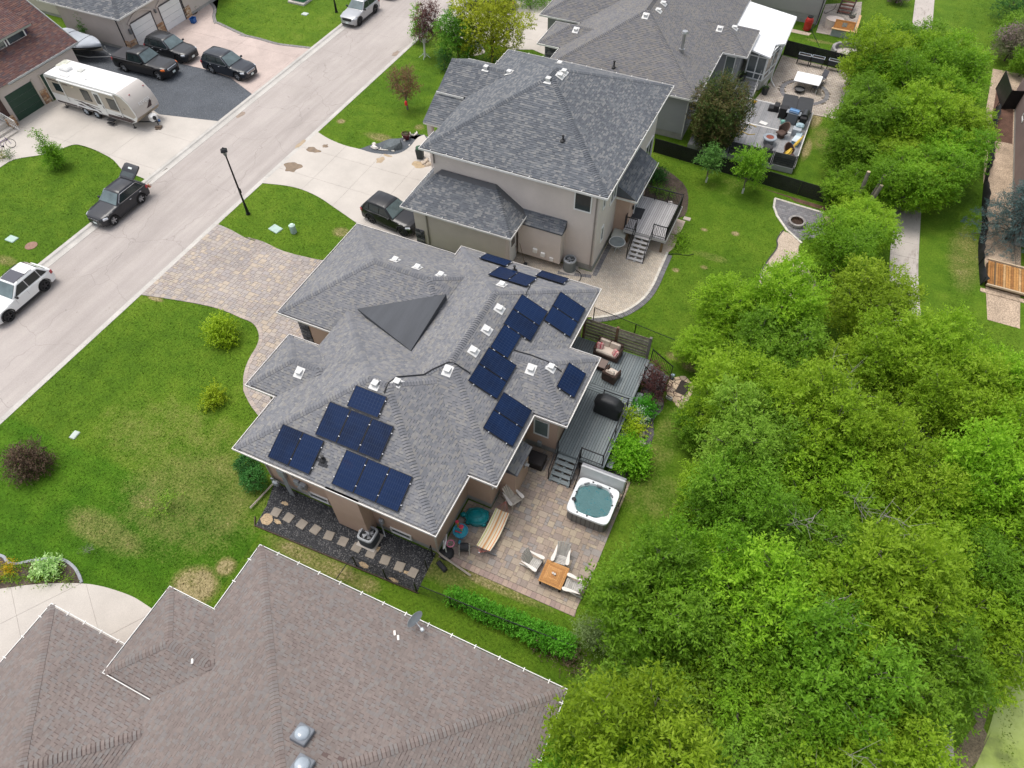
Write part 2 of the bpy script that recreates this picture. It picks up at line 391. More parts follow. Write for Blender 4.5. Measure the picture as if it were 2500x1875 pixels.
def kerb(x0,sgn):
 """rolled concrete kerb with gutter pan, cast in 3 m lengths with open joints"""
 base = tag(bpy.data.objects.new('kerb',None),kind='structure'); COL.objects.link(base); WM['kerb'] = ident(); WM[base.name] = ident()
 prof = [(-.02,-.2),(-.02,-.088),(.30,-.082),(.40,-.05),(.46,.008),(.52,.022),(.72,.024),(.72,-.2)]
 w = (KERB_L-ROAD_L) if sgn < 0 else KERB_R-ROAD_R
 k = abs(w)/.70
 mb = MB(); sec = [(x0+sgn*o*k,z) for o,z in prof]
 f = lambda y: [(x,y,z) for x,z in sec]
 mb.loft([f(-1.494),f(1.494)]); me = mb.data('kerb_length',KERBC)
 far = MB(); far.loft([f(-BIG),f(-13)]); far.loft([f(122.0),f(BIG)]); far.build('kerb_run',KERBC,base)
 for i in range(45): put('kerb_length',me,base,Matrix.Translation((0,-11.5+3*i,0)))
 return base
kerb(ROAD_L,-1); kerb(ROAD_R,1)
def slabs(name,poly,m,joint,sx,sy,ox=0,oy=0,rz=0,gap=.014,z=.03,kind='structure'):
 """concrete poured in panels: dark base plus one slab per panel, joints open"""
 mb = MB(); mb.prism(poly,-.1,z-.012); b = struct(name,mb,joint); T = Matrix.Rotation(rz,2)
 loc = [T.transposed() @ Vector(p) for p in poly]
 x0,x1 = min(p.x for p in loc),max(p.x for p in loc); y0,y1 = min(p.y for p in loc),max(p.y for p in loc)
 i0,i1 = math.floor((x0-ox)/sx),math.ceil((x1-ox)/sx); j0,j1 = math.floor((y0-oy)/sy),math.ceil((y1-oy)/sy)
 for i in range(i0,i1):
  for j in range(j0,j1):
   a,c,e,d = ox+i*sx+gap/2,ox+(i+1)*sx-gap/2,oy+j*sy+gap/2,oy+(j+1)*sy-gap/2
   q = clip_convex([tuple(p) for p in loc],[(a,e),(c,e),(c,d),(a,d)])
   if len(q) > 2:
    area = abs(sum(q[k-1][0]*q[k][1]-q[k][0]*q[k-1][1] for k in range(len(q))))/2
    if area < .05: continue
    s = MB(); s.prism([tuple(T @ Vector(p)) for p in q],-.05,z,random.random()*.001); s.build('slab',m,b)
 return b
# --- the concrete drive under the travel trailer (west side)
rv = [(KERB_L-.005,35.45)] + smooth_line([(-44.82,27.95),(-46.56,28.78),(-47.91,29.09),(-49.40,29.27),(-50.70,29.22),(-51.20,28.79),(-51.57,27.84),(-52.36,26.94),(-53.67,25.78),(-53.81,24.58)],3)[1:] + \
  [(-60,22.5),(-66,22.5),(-66,33),(-57.3,33),(-57.3,37.4),(-55,37.2),(-47.78,35.11),(KERB_L-.005,38.55)]
rv[0] = (KERB_L-.005,(-44.82,27.95)[1]); rv[-1] = (KERB_L-.005,(-42.98,36.26)[1])
slabs('driveway',rv,CONC,CONC_DARK,4.6,3.9,-42.75,29.2)
# --- dark gravel pad between the two western drives
pad = [(KERB_L-.005,rv[-1][1]),(-47.78,35.11),(-55,37.2),(-57.3,37.4),(-62,37.4),(-62,39),(-66,39),(-66,43),(-59,43),(-56.91,42.46),(-51.90,42.20),(-48.84,42.34),(-46.09,42.07),(KERB_L-.005,(-43.04,40.69)[1])]
mb = MB(); mb.prism(pad,-.1,.018); struct('gravel_pad',mb,GRAV_D)
# --- pink stamped drive
pink_edge = smooth_line([(KERB_L-.005,(-43.11,49.03)[1]),(-44.50,48.68),(-46.05,48.44),(-48.02,48.55),(-49.48,48.53),(-49.64,48.51),(-52.44,49.20),(-53.68,49.50),(-53.81,49.39),(-54.96,50.46),(-55.84,51.69),(-57.01,52.54),(-58.53,53.10)],3)
pink = [(KERB_L-.005,(-43.04,40.69)[1]),(-46.09,42.07),(-48.84,42.34),(-51.90,42.20),(-56.91,42.46),(-57,42.6),(-57,54),(-60.33,53.89)] + pink_edge[::-1]
slabs('driveway',pink,PINKC,mat('pink_joint',(.36,.28,.25),.9),6.1,4.2,-43,43.1)
mb = MB(); sweep(mb,pink_edge,[(-.32,-.05),(-.32,.045),(-.02,.05),(-.02,-.05)]); struct('edging_strip',mb,pal('edging_stone',[(.2,.19,.18),(.28,.26,.25),(.15,.15,.15)],.9,False,.4,9,.03))
# --- two-storey house: concrete drive with walk
h2d = [(KERB_R+.005,(-34.48,31.08)[1]),(KERB_R+.005,(-34.52,38.24)[1])] + smooth_line([(-34.52,38.24),(-33.20,37.82),(-31.61,37.57),(-30.23,37.62),(-29.15,37.59),(-28.28,37.77),(-27.49,38.08),(-27.08,38.55),(-26.90,39.14),(-26.86,39.72),(-26.90,40.26),(-26.88,40.84),(-26.63,41.32)],3)[1:] + \
  [(-23.6,38.6),(-21,38.4),(-21,29.9)] + smooth_line([(-25.69,30.05),(-28.15,30.88),(-29.83,31.41),(-31.45,31.64),(-32.84,31.52),(-34.48,31.08)],3)[:-1]
slabs('driveway',h2d,CONC,CONC_DARK,3.1,2.95,-34.5,30.15,0)
bed = [(-30.23,37.62),(-29.15,37.59),(-28.28,37.77),(-27.49,38.08),(-27.08,38.55),(-26.90,39.14),(-26.86,39.72),(-26.90,40.26),(-26.88,40.84),(-26.63,41.32),(-24,40.2),(-27.24,41.27),(-27.70,40.53),(-28.28,40.03),(-28.89,39.67),(-29.27,38.93),(-29.71,38.50),(-30.14,37.79)]
mb = MB(); mb.prism(smooth_line(bed,2,True),-.1,.026); struct('rock_bed',mb,GRAV_D)
# puddles of muddy water on that drive and a wet gutter across the road
PUD = mat('muddy_puddle',(.19,.13,.075),.12,0,.25,2.5,spec=.6)
def puddle(c,rx,ry,seed,m=PUD,z=.032,rz=0):
 rn = random.Random(seed); n = 14; ks = [rn.uniform(.7,1.15) for _ in range(n)]
 q = smooth_line([(c[0]+math.cos(t+rz)*rx*k*math.cos(0)-0*ry,c[1]+math.sin(t+rz)*ry*k) for t,k in ((2*math.pi*i/n,ks[i]) for i in range(n))],3,True)
 mb = MB(); mb.prism(q,z-.02,z); struct('puddle',mb,m)
puddle((-33.64,33.61),.75,.62,1); puddle((-33.45,36.05),.62,.34,2); puddle((-32.89,36.89),.25,.24,22); puddle((-28.05,37.07),.34,.42,3,mat('damp_silt',(.36,.27,.17),.5,0,.15,3)); puddle((-27.82,37.75),.42,.12,33,MATS['damp_silt'])
puddle((-24.99,37.71),.62,.5,4,mat('silt_sand',(.40,.30,.185),.8,0,.2,4,.2,30)); puddle((-34.92,36.43),.2,.6,5,MATS['damp_silt'],-.07)
puddle((-41.89,37.95),.3,.55,6,mat('oil_stain',(.27,.21,.165),.8,0,.2,4),-.094); puddle((-35.27,51.63),.28,.62,7,MATS['oil_stain'],-.094)
WET = mat('wet_gutter',(.12,.105,.085),.3,0,.2,3)
for a,b,w in (((-42.40,27.67),(-42.53,29.13),.10),((-42.53,29.13),(-42.41,29.78),.16),((-42.41,29.78),(-42.48,31.30),.05),((-42.60,43.24),(-42.49,46.02),.06),((-42.49,46.02),(-42.58,49.24),.03)):
 mb = MB(); mb.prism([(a[0]-w,a[1]),(a[0]+w,a[1]),(b[0]+w,b[1]),(b[0]-w,b[1])],-.09,-.079); struct('puddle',mb,WET)
h3d = [(KERB_R+.005,(-34.98,57.62)[1]),(KERB_R+.005,72),(-23,72),(-19,62),(-19,55.5),(-24.16,57.03),(-25.79,56.31),(-28.56,56.70),(-28.95,54.93),(-30.20,55.80),(-31.71,56.23)]
slabs('driveway',h3d,CONC,CONC_DARK,3.6,3.6,-34.5,55)
mb = MB(); mb.prism([(-31.03,56.90),(-29.98,56.99),(-28.07,55.31),(-28.95,54.93),(-30.28,55.95)],-.1,.036); struct('asphalt_strip',mb,mat('dark_strip',(.10,.105,.12),.9,0,.1,2))
mb = MB(); mb.prism(smooth_line([(-29.04,53.50),(-29.11,54.51),(-28.62,55.34),(-27.93,55.03),(-27.98,54.40)],2,True),-.1,.03); struct('stone_chip_strip',mb,mat('pale_pebbles',(.46,.41,.37),.9,0,.2,3,.35,16,.03))
# --- greenway path
path = smooth_line([(7.2,96),(8.0,82),(8.75,62),(9.48,50.5),(9.75,45),(10.03,40.4),(10.6,36),(11.5,30),(12.6,22),(13.6,14),(14.4,4),(14.8,-10)],3)
def path_material():
 m,n,l,p = _nt('path_concrete'); pos = node(n,'ShaderNodeNewGeometry').outputs['Position']
 c = ramp(n,l,noise(n,l,.8,4,.6,pos),[(.3,(.40,.355,.32)),(.7,(.47,.42,.38))])
 st = noise(n,l,2.6,5,.7,pos,(1.6,.35,1)); lo = noise(n,l,.3,2,.5,pos)
 c = mixc(n,l,mth(n,l,'MULTIPLY',mth(n,l,'SUBTRACT',mth(n,l,'ADD',mth(n,l,'MULTIPLY',st,.8),mth(n,l,'MULTIPLY',lo,.45)),.66,True),4.5,True),c,(.17,.135,.11))
 c = mixc(n,l,1.,c,ramp(n,l,noise(n,l,30,2,.7,pos),[(.3,g3(.88)),(.7,g3(1.1))]),'MULTIPLY')
 l.new(c,p.inputs['Base Color']); p.inputs['Roughness'].default_value = .9; return m
PATHM = path_material()
pathb = tag(bpy.data.objects.new('path',None),kind='structure'); COL.objects.link(pathb); WM['path'] = ident()
for i in range(len(path)-1):
 a,b = Vector(path[i]),Vector(path[i+1]); d = (b-a).normalized(); w = 1.75
 a2 = Vector(path[min(i+2,len(path)-1)])-b; d2 = (a2 if a2.length > .01 else b-a).normalized()
 d0 = (a-Vector(path[i-1])).normalized() if i else d
 n0 = (Vector((d.y,-d.x))+Vector((d0.y,-d0.x))).normalized(); n1 = (Vector((d.y,-d.x))+Vector((d2.y,-d2.x))).normalized()
 one('prism','path_slab',PATHM,pathb)([tuple(a+d*.008),tuple(a+d*.008+n0*w),tuple(b-d*.008+n1*w),tuple(b-d*.008)],-.1,.03+.006*random.random())
# --- bottom-left drive, flower bed with stone edging
bl = smooth_line([(-29.36,-0.48),(-26.87,1.00),(-25.91,1.62),(-24.87,2.19),(-23.65,2.74),(-22.80,3.01),(-21.85,3.18),(-20.84,3.27),(-19.77,3.20)],3) + [(-17,2.4),(-17,-4),(-40,-6)]
slabs('driveway',bl,CONC,CONC_DARK,3.2,3.0,-21.3,4.65,R(-33))
fb = smooth_line([(-30.17,1.60),(-28.24,2.19),(-27.62,2.11),(-27.14,2.20),(-26.59,2.63),(-25.82,3.09),(-25.18,3.28),(-24.54,3.22),(-24.02,3.03),(-23.60,2.79)],4)
mb = MB(); mb.prism(fb+[(-24.88,2.20),(-25.92,1.63),(-26.88,1.01),(-28.41,0.15)],-.1,.02); struct('flower_bed',mb,SOIL)
mb = MB(); sweep(mb,fb,[(-.06,-.05),(-.06,.07),(.07,.07),(.07,-.05)]); struct('edging_strip',mb,mat('grey_edging',(.27,.28,.3),.8,0,.15,2,.15,15))
# --- right-hand neighbour strip: mulch and stone chips along the wall
mb = MB(); mb.prism([(13.6,70),(16,70),(16,38),(14.2,38),(13.7,46),(13.45,53),(13.3,63)],-.1,.012); struct('stone_chip_strip',mb,pal('tan_chips',[(.38,.29,.21),(.5,.42,.33),(.3,.2,.15)],.9,False,.45,11,.03,.3,.6))
mb = MB(); mb.prism([(14.0,67),(15.3,67),(15.3,58.5),(13.6,58.5)],-.08,.018); struct('mulch_strip',mb,MULCH)
# --- pond with duckweed, bottom right
def pond_material():
 m,n,l,p = _nt('duckweed_water'); pos = node(n,'ShaderNodeNewGeometry').outputs['Position']
 c = ramp(n,l,noise(n,l,.45,5,.65,pos),[(.36,(.13,.17,.03)),(.48,(.25,.32,.06)),(.62,(.33,.40,.11)),(.75,(.24,.30,.05))])
 c = mixc(n,l,mth(n,l,'MULTIPLY',mth(n,l,'SUBTRACT',noise(n,l,1.7,5,.7,pos),.6,True),6.,True),c,(.05,.06,.02))
 l.new(c,p.inputs['Base Color']); p.inputs['Roughness'].default_value = .45; return m
mb = MB(); mb.prism(smooth_line([(15.88,16.88),(16.44,17.38),(22,20),(30,12),(30,-8),(8,-8),(14.59,11.73),(14.88,12.77),(15.14,13.84),(15.36,15.03),(15.59,15.99)],3,True),-.1,.012); struct('pond',mb,pond_material())
mb = MB(); mb.prism(smooth_line([(14.89,20.40),(15.76,17.92),(15.53,16.25),(15.12,14.64),(14.86,13.44),(14.45,11.66),(5.5,2),(13.94,12.24),(14.12,14.47),(14.47,16.97),(14.37,19.49)],3,True),-.08,.006); struct('pond_bank',mb,mat('bank_mud',(.15,.12,.075),.9,0,.4,1.4,.4,12,.03))
# ---------------------------------------------------------------- roofs of laminated shingles
def clip_lin(poly,a,b,c):
 out = []
 for i in range(len(poly)):
  p,q = poly[i-1],poly[i]; sp,sq = a*p[0]+b*p[1]+c,a*q[0]+b*q[1]+c
  if (sp >= 0) != (sq >= 0):
   t = sp/(sp-sq); out.append((p[0]+t*(q[0]-p[0]),p[1]+t*(q[1]-p[1])))
  if sq >= 0: out.append(q)
 return out
FWD = _f; RT = _r; UPV = _u
def in_view(p,m=.06):
 d = Vector(p)-CAM; z = d.dot(FWD)
 if z <= 0: return False
 return abs(d.dot(RT)/z) < 1250/1690+m and abs(d.dot(UPV)/z) < 937/1690+m
def shingle_mat(name,cols,dark,fine=.16):
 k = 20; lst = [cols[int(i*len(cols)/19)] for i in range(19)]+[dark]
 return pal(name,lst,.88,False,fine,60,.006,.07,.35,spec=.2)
SH_MAIN = shingle_mat('shingles_blue_grey',[(0.151,0.154,0.166),(0.18,0.181,0.189),(0.203,0.199,0.196),(0.164,0.166,0.177),(0.224,0.219,0.212),(0.187,0.186,0.193),(0.21,0.202,0.192),(0.171,0.173,0.185),(0.195,0.193,0.196)],(0.092,0.093,0.103))
SH_DARK = shingle_mat('shingles_charcoal',[(0.102,0.109,0.122),(0.13,0.138,0.149),(0.164,0.167,0.173),(0.111,0.119,0.132),(0.19,0.191,0.191),(0.124,0.131,0.144),(0.146,0.152,0.162),(0.106,0.114,0.128),(0.173,0.176,0.179)],(0.069,0.074,0.085))
SH_H3 = shingle_mat('shingles_warm_grey',[(0.141,0.14,0.148),(0.163,0.159,0.159),(0.184,0.174,0.163),(0.15,0.147,0.154),(0.193,0.181,0.166),(0.171,0.166,0.165),(0.158,0.156,0.163),(0.178,0.17,0.163)],(0.084,0.084,0.092))
SH_BROWN = shingle_mat('shingles_taupe',[(0.17,0.141,0.129),(0.187,0.156,0.143),(0.179,0.162,0.153),(0.199,0.165,0.149),(0.174,0.146,0.133),(0.19,0.171,0.159),(0.182,0.152,0.138),(0.193,0.159,0.144),(0.177,0.159,0.151)],(0.116,0.083,0.076))
SH_RED = shingle_mat('shingles_red_brown',[(.115,.062,.058),(.15,.078,.066),(.098,.068,.07),(.17,.095,.075),(.125,.07,.062),(.135,.088,.082),(.105,.058,.058)],(.07,.04,.04))
SOFFIT = mat('soffit_white',(.62,.60,.57),.6,0,.06,1)
ROOF_DECK = mat('roof_deck',(.09,.09,.095),.9,0,.1,1)
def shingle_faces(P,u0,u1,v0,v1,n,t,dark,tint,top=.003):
 """one tab: sloping face, butt edge and two sides; dark head band is printed pigment plus painted butt shadow"""
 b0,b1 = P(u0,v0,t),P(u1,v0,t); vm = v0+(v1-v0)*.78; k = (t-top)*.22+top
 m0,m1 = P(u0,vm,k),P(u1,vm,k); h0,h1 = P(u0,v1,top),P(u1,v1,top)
 f = [((b0,b1,m1,m0),tint),((m0,m1,h1,h0),.97 if dark else tint),((P(u0,v0,0),P(u1,v0,0),b1,b0),.97),  # dark tint also paints the shadow line at each butt
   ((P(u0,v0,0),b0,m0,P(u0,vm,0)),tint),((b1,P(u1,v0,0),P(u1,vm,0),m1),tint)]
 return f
def roof(h,parent,m,exposure=.13,tabs=(.11,.25),individuals=0,extra=None,seed=1,cap=.175,hide=None):
 rn = random.Random(seed); field = MB(); deck = MB(); caps = []; singles = []
 for ri,r in enumerate(ROOFS[h]):
  x0,x1,y0,y1,he = r[:5]; PL = planes(r); polys = {}
  for s,(a,b,c) in PL.items():
   q = [(x0,y0),(x1,y0),(x1,y1),(x0,y1)]
   for s2,(a2,b2,c2) in PL.items():
    if s2 != s: q = clip_lin(q,a2-a,b2-b,c2-c)
   if len(q) > 2: polys[s] = q
  for s,q in polys.items():
   a,b,c = PL[s]; p = math.hypot(a,b); L = math.sqrt(1+p*p); nn = Vector((-a,-b,1)).normalized()
   deck.face([(x,y,a*x+b*y+c-.012) for x,y in q])
   if s in 'we': sg = 1 if s == 'w' else -1; X0 = x0 if s == 'w' else x1; XY = lambda u,v: (X0+sg*v,-sg*u)
   else: sg = 1 if s == 's' else -1; Y0 = y0 if s == 's' else y1; XY = lambda u,v: (sg*u,Y0+sg*v)
   def P(u,v,t):
    x,y = XY(u,v); return (x+nn.x*t,y+nn.y*t,he+p*v+nn.z*t)
   # polygon in (u, v)
   uv = [((-y*sg,(x-X0)*sg) if s in 'we' else (x*sg,(y-Y0)*sg)) for x,y in q]
   vmax = max(v for _,v in uv); d = exposure/L; N = int(vmax/d)+1
   def span(v):
    us = []
    for i in range(len(uv)):
     (ua,va),(ub,vb) = uv[i-1],uv[i]
     if (va-v)*(vb-v) <= 0 and abs(va-vb) > 1e-9: us.append(ua+(ub-ua)*(v-va)/(vb-va))
    return (min(us),max(us)) if len(us) > 1 else (0,0)
   for k in range(N):
    v0 = k*d; v1 = min((k+1)*d,vmax-1e-4)
    if v1 <= v0+1e-3: continue
    a0,b0 = span(v0+1e-5); a1,b1 = span(v1)
    lo,hi = max(a0,a1),min(b0,b1); LO,HI = min(a0,a1),max(b0,b1); u = LO-rn.random()*.3; hi_tab = rn.random() < .5
    while u < HI:
     w = rn.uniform(*tabs); u0,u1 = max(u,LO),min(u+w-.004,HI); u += w; hi_tab = not hi_tab
     if u1-u0 < .02: continue
     um,vm = (u0+u1)/2,(v0+v1)/2; x,y = XY(um,vm); z = he+p*vm
     if roof_z(h,x,y,ri) > z+.05 or not in_view((x,y,z)) or (hide and hide(x,y,z)): continue
     t = (.020 if hi_tab else .011)+rn.random()*.004; tint = rn.random()*.945; dark = (not hi_tab) and rn.random() < .72
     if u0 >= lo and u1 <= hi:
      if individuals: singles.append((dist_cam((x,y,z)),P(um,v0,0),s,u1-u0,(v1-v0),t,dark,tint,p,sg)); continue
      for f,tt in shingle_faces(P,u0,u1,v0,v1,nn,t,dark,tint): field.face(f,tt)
     else:
      cc = uv if sum(uv[i-1][0]*uv[i][1]-uv[i][0]*uv[i-1][1] for i in range(len(uv))) > 0 else uv[::-1]
      pc = clip_convex([(u0,v0),(u1,v0),(u1,v1),(u0,v1)],cc)
      if len(pc) > 2: field.face([P(uu,vv,t) for uu,vv in pc],tint)
  # hips and ridges
  ks = list(polys)
  for i in range(len(ks)):
   for j in range(i+1,len(ks)):
    A,B = polys[ks[i]],polys[ks[j]]; sh = [p for p in A if any(abs(p[0]-w[0])+abs(p[1]-w[1]) < 1e-3 for w in B)]
    un = []
    for p in sh:
     if not any(abs(p[0]-w[0])+abs(p[1]-w[1]) < 1e-3 for w in un): un.append(p)
    if len(un) < 2: continue
    a,b,c = PL[ks[i]]; pts = sorted([Vector((x,y,a*x+b*y+c)) for x,y in un[:2]],key=lambda p: (p.z,p.x))
    caps.append((ri,pts[0],pts[1],PL[ks[i]],PL[ks[j]]))
 xs = [min(r[0] for r in ROOFS[h]),max(r[1] for r in ROOFS[h])]
 o = deck.build('roof',ROOF_DECK,parent,world=True)
 if singles:
  singles.sort(key=lambda q: q[0]); cache = {}
  for n_,(dc,base,s,w,dv,t,dark,tint,p,sg) in enumerate(singles):
   ang = {'s': 0,'e': 90,'n': 180,'w': 270}[s]; T = Matrix.Translation(base) @ Matrix.Rotation(R(ang),4,'Z') @ Matrix.Rotation(math.atan(p),4,'X')
   dl = dv*math.sqrt(1+p*p); Pl = lambda u,v,t: (u,v,t)
   if n_ < individuals:
    key = (round(w,2),round(dl,3),dark,int(tint*12),t > .016)
    if key not in cache:
     mb = MB()
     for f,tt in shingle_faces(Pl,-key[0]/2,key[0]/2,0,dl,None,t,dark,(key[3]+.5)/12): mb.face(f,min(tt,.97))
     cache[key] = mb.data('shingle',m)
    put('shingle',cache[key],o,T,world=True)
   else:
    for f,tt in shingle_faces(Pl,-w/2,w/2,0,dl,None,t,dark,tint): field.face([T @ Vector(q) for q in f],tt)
 tag(field.build('shingle_field',m,o,world=True),kind='stuff')
 cc = 0
 for ri,p0,p1,A,B in caps:
  d = p1-p0; L = d.length
  if L < .3: continue
  d.normalize(); nA,nB = Vector((-A[0],-A[1],1)).normalized(),Vector((-B[0],-B[1],1)).normalized()
  lA = d.cross(nA); lA = lA if lA.dot(nB) > -1 and lA.z < 0 else -lA
  lB = d.cross(nB); lB = lB if lB.z < 0 else -lB
  up = (nA+nB).normalized(); st = .145
  var = []
  for q in range(5):
   mb = MB(); w = cap; tt = (q+.5)/5*.9
   def V(l,off,y,zz): return tuple((l*off if l is not None else Vector((0,0,0)))+d*y+up*zz)
   for l in (lA,lB):
    n_ = nA if l is lA else nB
    e0,e1,e2 = l*w+n_*.036,l*w+n_*.019,l*w+n_*.013
    c0,c1,c2 = up*.05,up*.032,up*.026
    y0,ym,y1 = 0,st*.76,st*1.02
    f1 = [tuple(c0+d*y0),tuple(e0+d*y0),tuple(e1+d*ym),tuple(c1+d*ym)]; f2 = [tuple(c1+d*ym),tuple(e1+d*ym),tuple(e2+d*y1),tuple(c2+d*y1)]
    f3 = [tuple(d*y0),tuple(l*w+d*y0),tuple(e0+d*y0),tuple(c0+d*y0)]; f4 = [tuple(e0+d*y0),tuple(l*w+d*y0),tuple(l*w+d*y1),tuple(e2+d*y1)]
    for f,z in ((f1,tt),(f2,.97),(f3,.97),(f4,tt)): mb.face(f,z)  # dark head strip and front faces paint the shadow line between caps
   var.append(mb.data('ridge_cap',m))
  for i in range(int(L/st)):
   c = p0+d*(i*st); z = roof_z(h,c.x,c.y,ri)
   if z > c.z+.02 or not in_view(c) or (hide and hide(c.x,c.y,c.z)): continue
   put('ridge_cap',rn.choice(var),o,Matrix.Translation(c),world=True); cc += 1
 return o
GUT_W = mat('gutter_white',(.70,.68,.65),.45,0,.1,1.2,.08,6)
GUT_IN = mat('gutter_silt',(.16,.15,.135),.9,0,.4,3)
def gutter(parent,pts,z,m=None,closed=False,clips=0,inner=GUT_IN,w=.12):
 """eaves trough along a counter-clockwise line"""
 mb = MB(); sweep(mb,pts,[(.02,z-.15),(w-.13,z-.15),(w-.135,z-.015),(w-.105,z-.01),(w-.10,z-.10),(.02,z-.10)],closed)
 o = mb.build('gutter',m or GUT_W,parent,world=True)
 if clips:
  P = [Vector(p[:2]) for p in pts]
  for a,b in zip(P,P[1:]):
   d = (b-a).normalized(); nrm = Vector((-d.y,d.x))
   for i in range(1,int((b-a).length/clips)+1):
    q = a+d*(i*clips-.3)+nrm*.03; b2 = MB(); b2.box((q.x,q.y,z+.012),(.035,.17,.02),math.atan2(d.y,d.x)); b2.build('gutter_clip',GUT_W,parent,world=True)
 return o
def walls(parent,poly,z0,z1,m,base=.28,base_m=None,name='wall'):
 """closed wall ring along a counter-clockwise plan, foundation strip slightly proud of the ground"""
 mb = MB(); sweep(mb,poly,[(0,z0+base),(0,z1),(.2,z1),(.2,z0+base)],True); o = mb.build(name,m,parent,world=True)
 if base:
  mb = MB(); sweep(mb,poly,[(.03,z0-.1),(.03,z0+base-.002),(.2,z0+base-.002),(.2,z0-.1)],True); mb.build('foundation',base_m or mat('foundation_concrete',(.32,.31,.29),.9,0,.15,1.5,.1,20),parent,world=True)
 return o
def soffit(parent,pts,z):
 mb = MB(); mb.face([(x,y,z) for x,y in pts][::-1]); return mb.build('soffit',SOFFIT,parent,world=True)
FRAME_W = mat('window_frame_white',(.74,.73,.71),.4,0,.03,2)
GLASS = glass()
def window(parent,face,wall,c,z,w,h,mull=0,frame=None,fw=.075,gl=None,bars=0):
 """face s/n/e/w: outward side; wall: its plane; c: centre along it"""
 T = {'s': Matrix.Translation((c,wall,z)),'n': Matrix.Translation((c,wall,z)) @ Matrix.Rotation(math.pi,4,'Z'),
   'e': Matrix.Translation((wall,c,z)) @ Matrix.Rotation(R(90),4,'Z'),'w': Matrix.Translation((wall,c,z)) @ Matrix.Rotation(R(-90),4,'Z')}[face]
 mb = MB(); d = .06
 def B(x,zz,sx,sz,y=-.03,sy=d):
  mb.box(T @ Vector((x,y,zz)),(sx,sy,sz),m=T.to_3x3().to_4x4())
 B(0,h/2-fw/2,w,fw); B(0,-h/2+fw/2,w,fw); B(-w/2+fw/2,0,fw,h-2*fw); B(w/2-fw/2,0,fw,h-2*fw)
 for i in range(mull): B(-w/2+w*(i+1)/(mull+1),0,.05,h-2*fw)
 for i in range(bars): B(0,-h/2+h*(i+1)/(bars+1),w-2*fw,.05)
 o = mb.build('window',frame or FRAME_W,parent,world=True)
 g_ = MB(); g_.box(T @ Vector((0,-.012,0)),(w-2*fw+.002,.012,h-2*fw+.002),m=T.to_3x3().to_4x4()); g_.build('pane',gl or GLASS,o,world=True); return o
def downspout(parent,x,y,z1,z0,ox=0,oy=0,m=None,kick=None):
 mb = MB(); pts = [(x+ox,y+oy,z1),(x+ox,y+oy,z1-.08),(x,y,z1-.45),(x,y,z0+.2)]
 if kick: pts += [(x+kick[0]*.1,y+kick[1]*.1,z0+.08),(x+kick[0],y+kick[1],z0+.05)]
 mb.tube(pts,.05,4); return mb.build('downspout',m or mat('downspout_taupe',(.25,.22,.20),.5),parent,world=True)
def roof_vent(h,parent,p,m=None,rz=0):
 """square mushroom vent: flange on the slope, neck, capped hood"""
 x,y,z = p; mb = MB(); e = .05
 zz = lambda dx,dy: roof_z(h,x+dx,y+dy)+.03
 q = [(x+dx,y+dy) for dx,dy in ((-.24,-.27),(.24,-.27),(.24,.24),(-.24,.24))]
 mb.mesh([(a,b,zz(a-x,b-y)) for a,b in q]+[(a,b,zz(a-x,b-y)+.015) for a,b in q],[(4,5,6,7),(0,1,5,4),(1,2,6,5),(2,3,7,6),(3,0,4,7)])
 mb.box((x,y,z+.06),(.24,.24,.16)); o = mb.build('roof_vent',m or mat('vent_white',(.62,.61,.59),.5,0,.08,3),parent,world=True)
 b2 = MB(); b2.bev((x,y,z+.15),(.31,.31,.06),.015); b2.build('vent_hood',m or MATS['vent_white'],o,world=True)
def pipe_vent(parent,p,r=.05,hgt=.35,m=None):
 mb = MB(); mb.cyl(p,r,p[2]-.1,p[2]+hgt,10); mb.cyl(p,r*1.7,p[2]+hgt-.05,p[2]+hgt-.01,10); mb.lathe((p[0],p[1],p[2]),[(.19,-.09),(.16,.02),(r,.09)],12)
 mb.build('plumbing_vent',m or mat('vent_black',(.012,.012,.013),.5),parent,world=True)
def stone_veneer(parent,face,wall,c,z0,w,h,m,seed=1,depth=.07):
 rn = random.Random(seed); mb = MB(); z = z0
 while z < z0+h-.02:
  rh = min(rn.uniform(.07,.14),z0+h-z); u = -w/2
  while u < w/2-.02:
   rw = min(rn.uniform(.16,.5),w/2-u); d = depth*rn.uniform(.6,1.1); cc = u+rw/2
   loc = {'s': (c+cc,wall-d/2,z+rh/2),'e': (wall+d/2,c+cc,z+rh/2),'w': (wall-d/2,c+cc,z+rh/2)}[face]
   mb.bev(loc,(rw-.012,d,rh-.012) if face == 's' else (d,rw-.012,rh-.012),.012,0,rn.random()); u += rw
  z += rh
 tag(mb.build('stone_veneer',m,parent,world=True),kind='stuff')
# ---------------------------------------------------------------- the solar house (centre)
STUC = mat('stucco_tan',(.47,.335,.262),.9,0,.07,.9,.07,45,.004,spec=.15)
STUC_G = mat('stucco_greige',(.60,.53,.485),.9,0,.06,.8,.06,45,.004,spec=.15)
LEDGE = pal('ledgestone_grey',[(.05,.05,.055),(.09,.09,.1),(.14,.14,.15),(.07,.07,.08),(.18,.17,.17)],.85,False,.3,20,.02)
WARMSTONE = pal('ledgestone_warm',[(.42,.25,.15),(.5,.36,.24),(.3,.19,.13),(.55,.43,.32),(.38,.22,.12),(.46,.33,.22)],.85,False,.3,20,.02)
h1 = thing('house','tan stucco bungalow with grey hip roof covered in solar panels','house',(-14,18,0))
e1 = [(-19.3,10.3),(-8.5,10.3),(-8.5,13.55),(-7.15,13.55),(-7.15,17.85),(-5.46,17.85),(-5.46,22.53),(-7.15,22.53),(-7.15,27.25),(-15.9,27.25),(-15.9,23.8),(-18.9,23.8),(-18.9,17.3),(-21.1,17.3),(-21.1,13.6),(-19.3,13.6)]
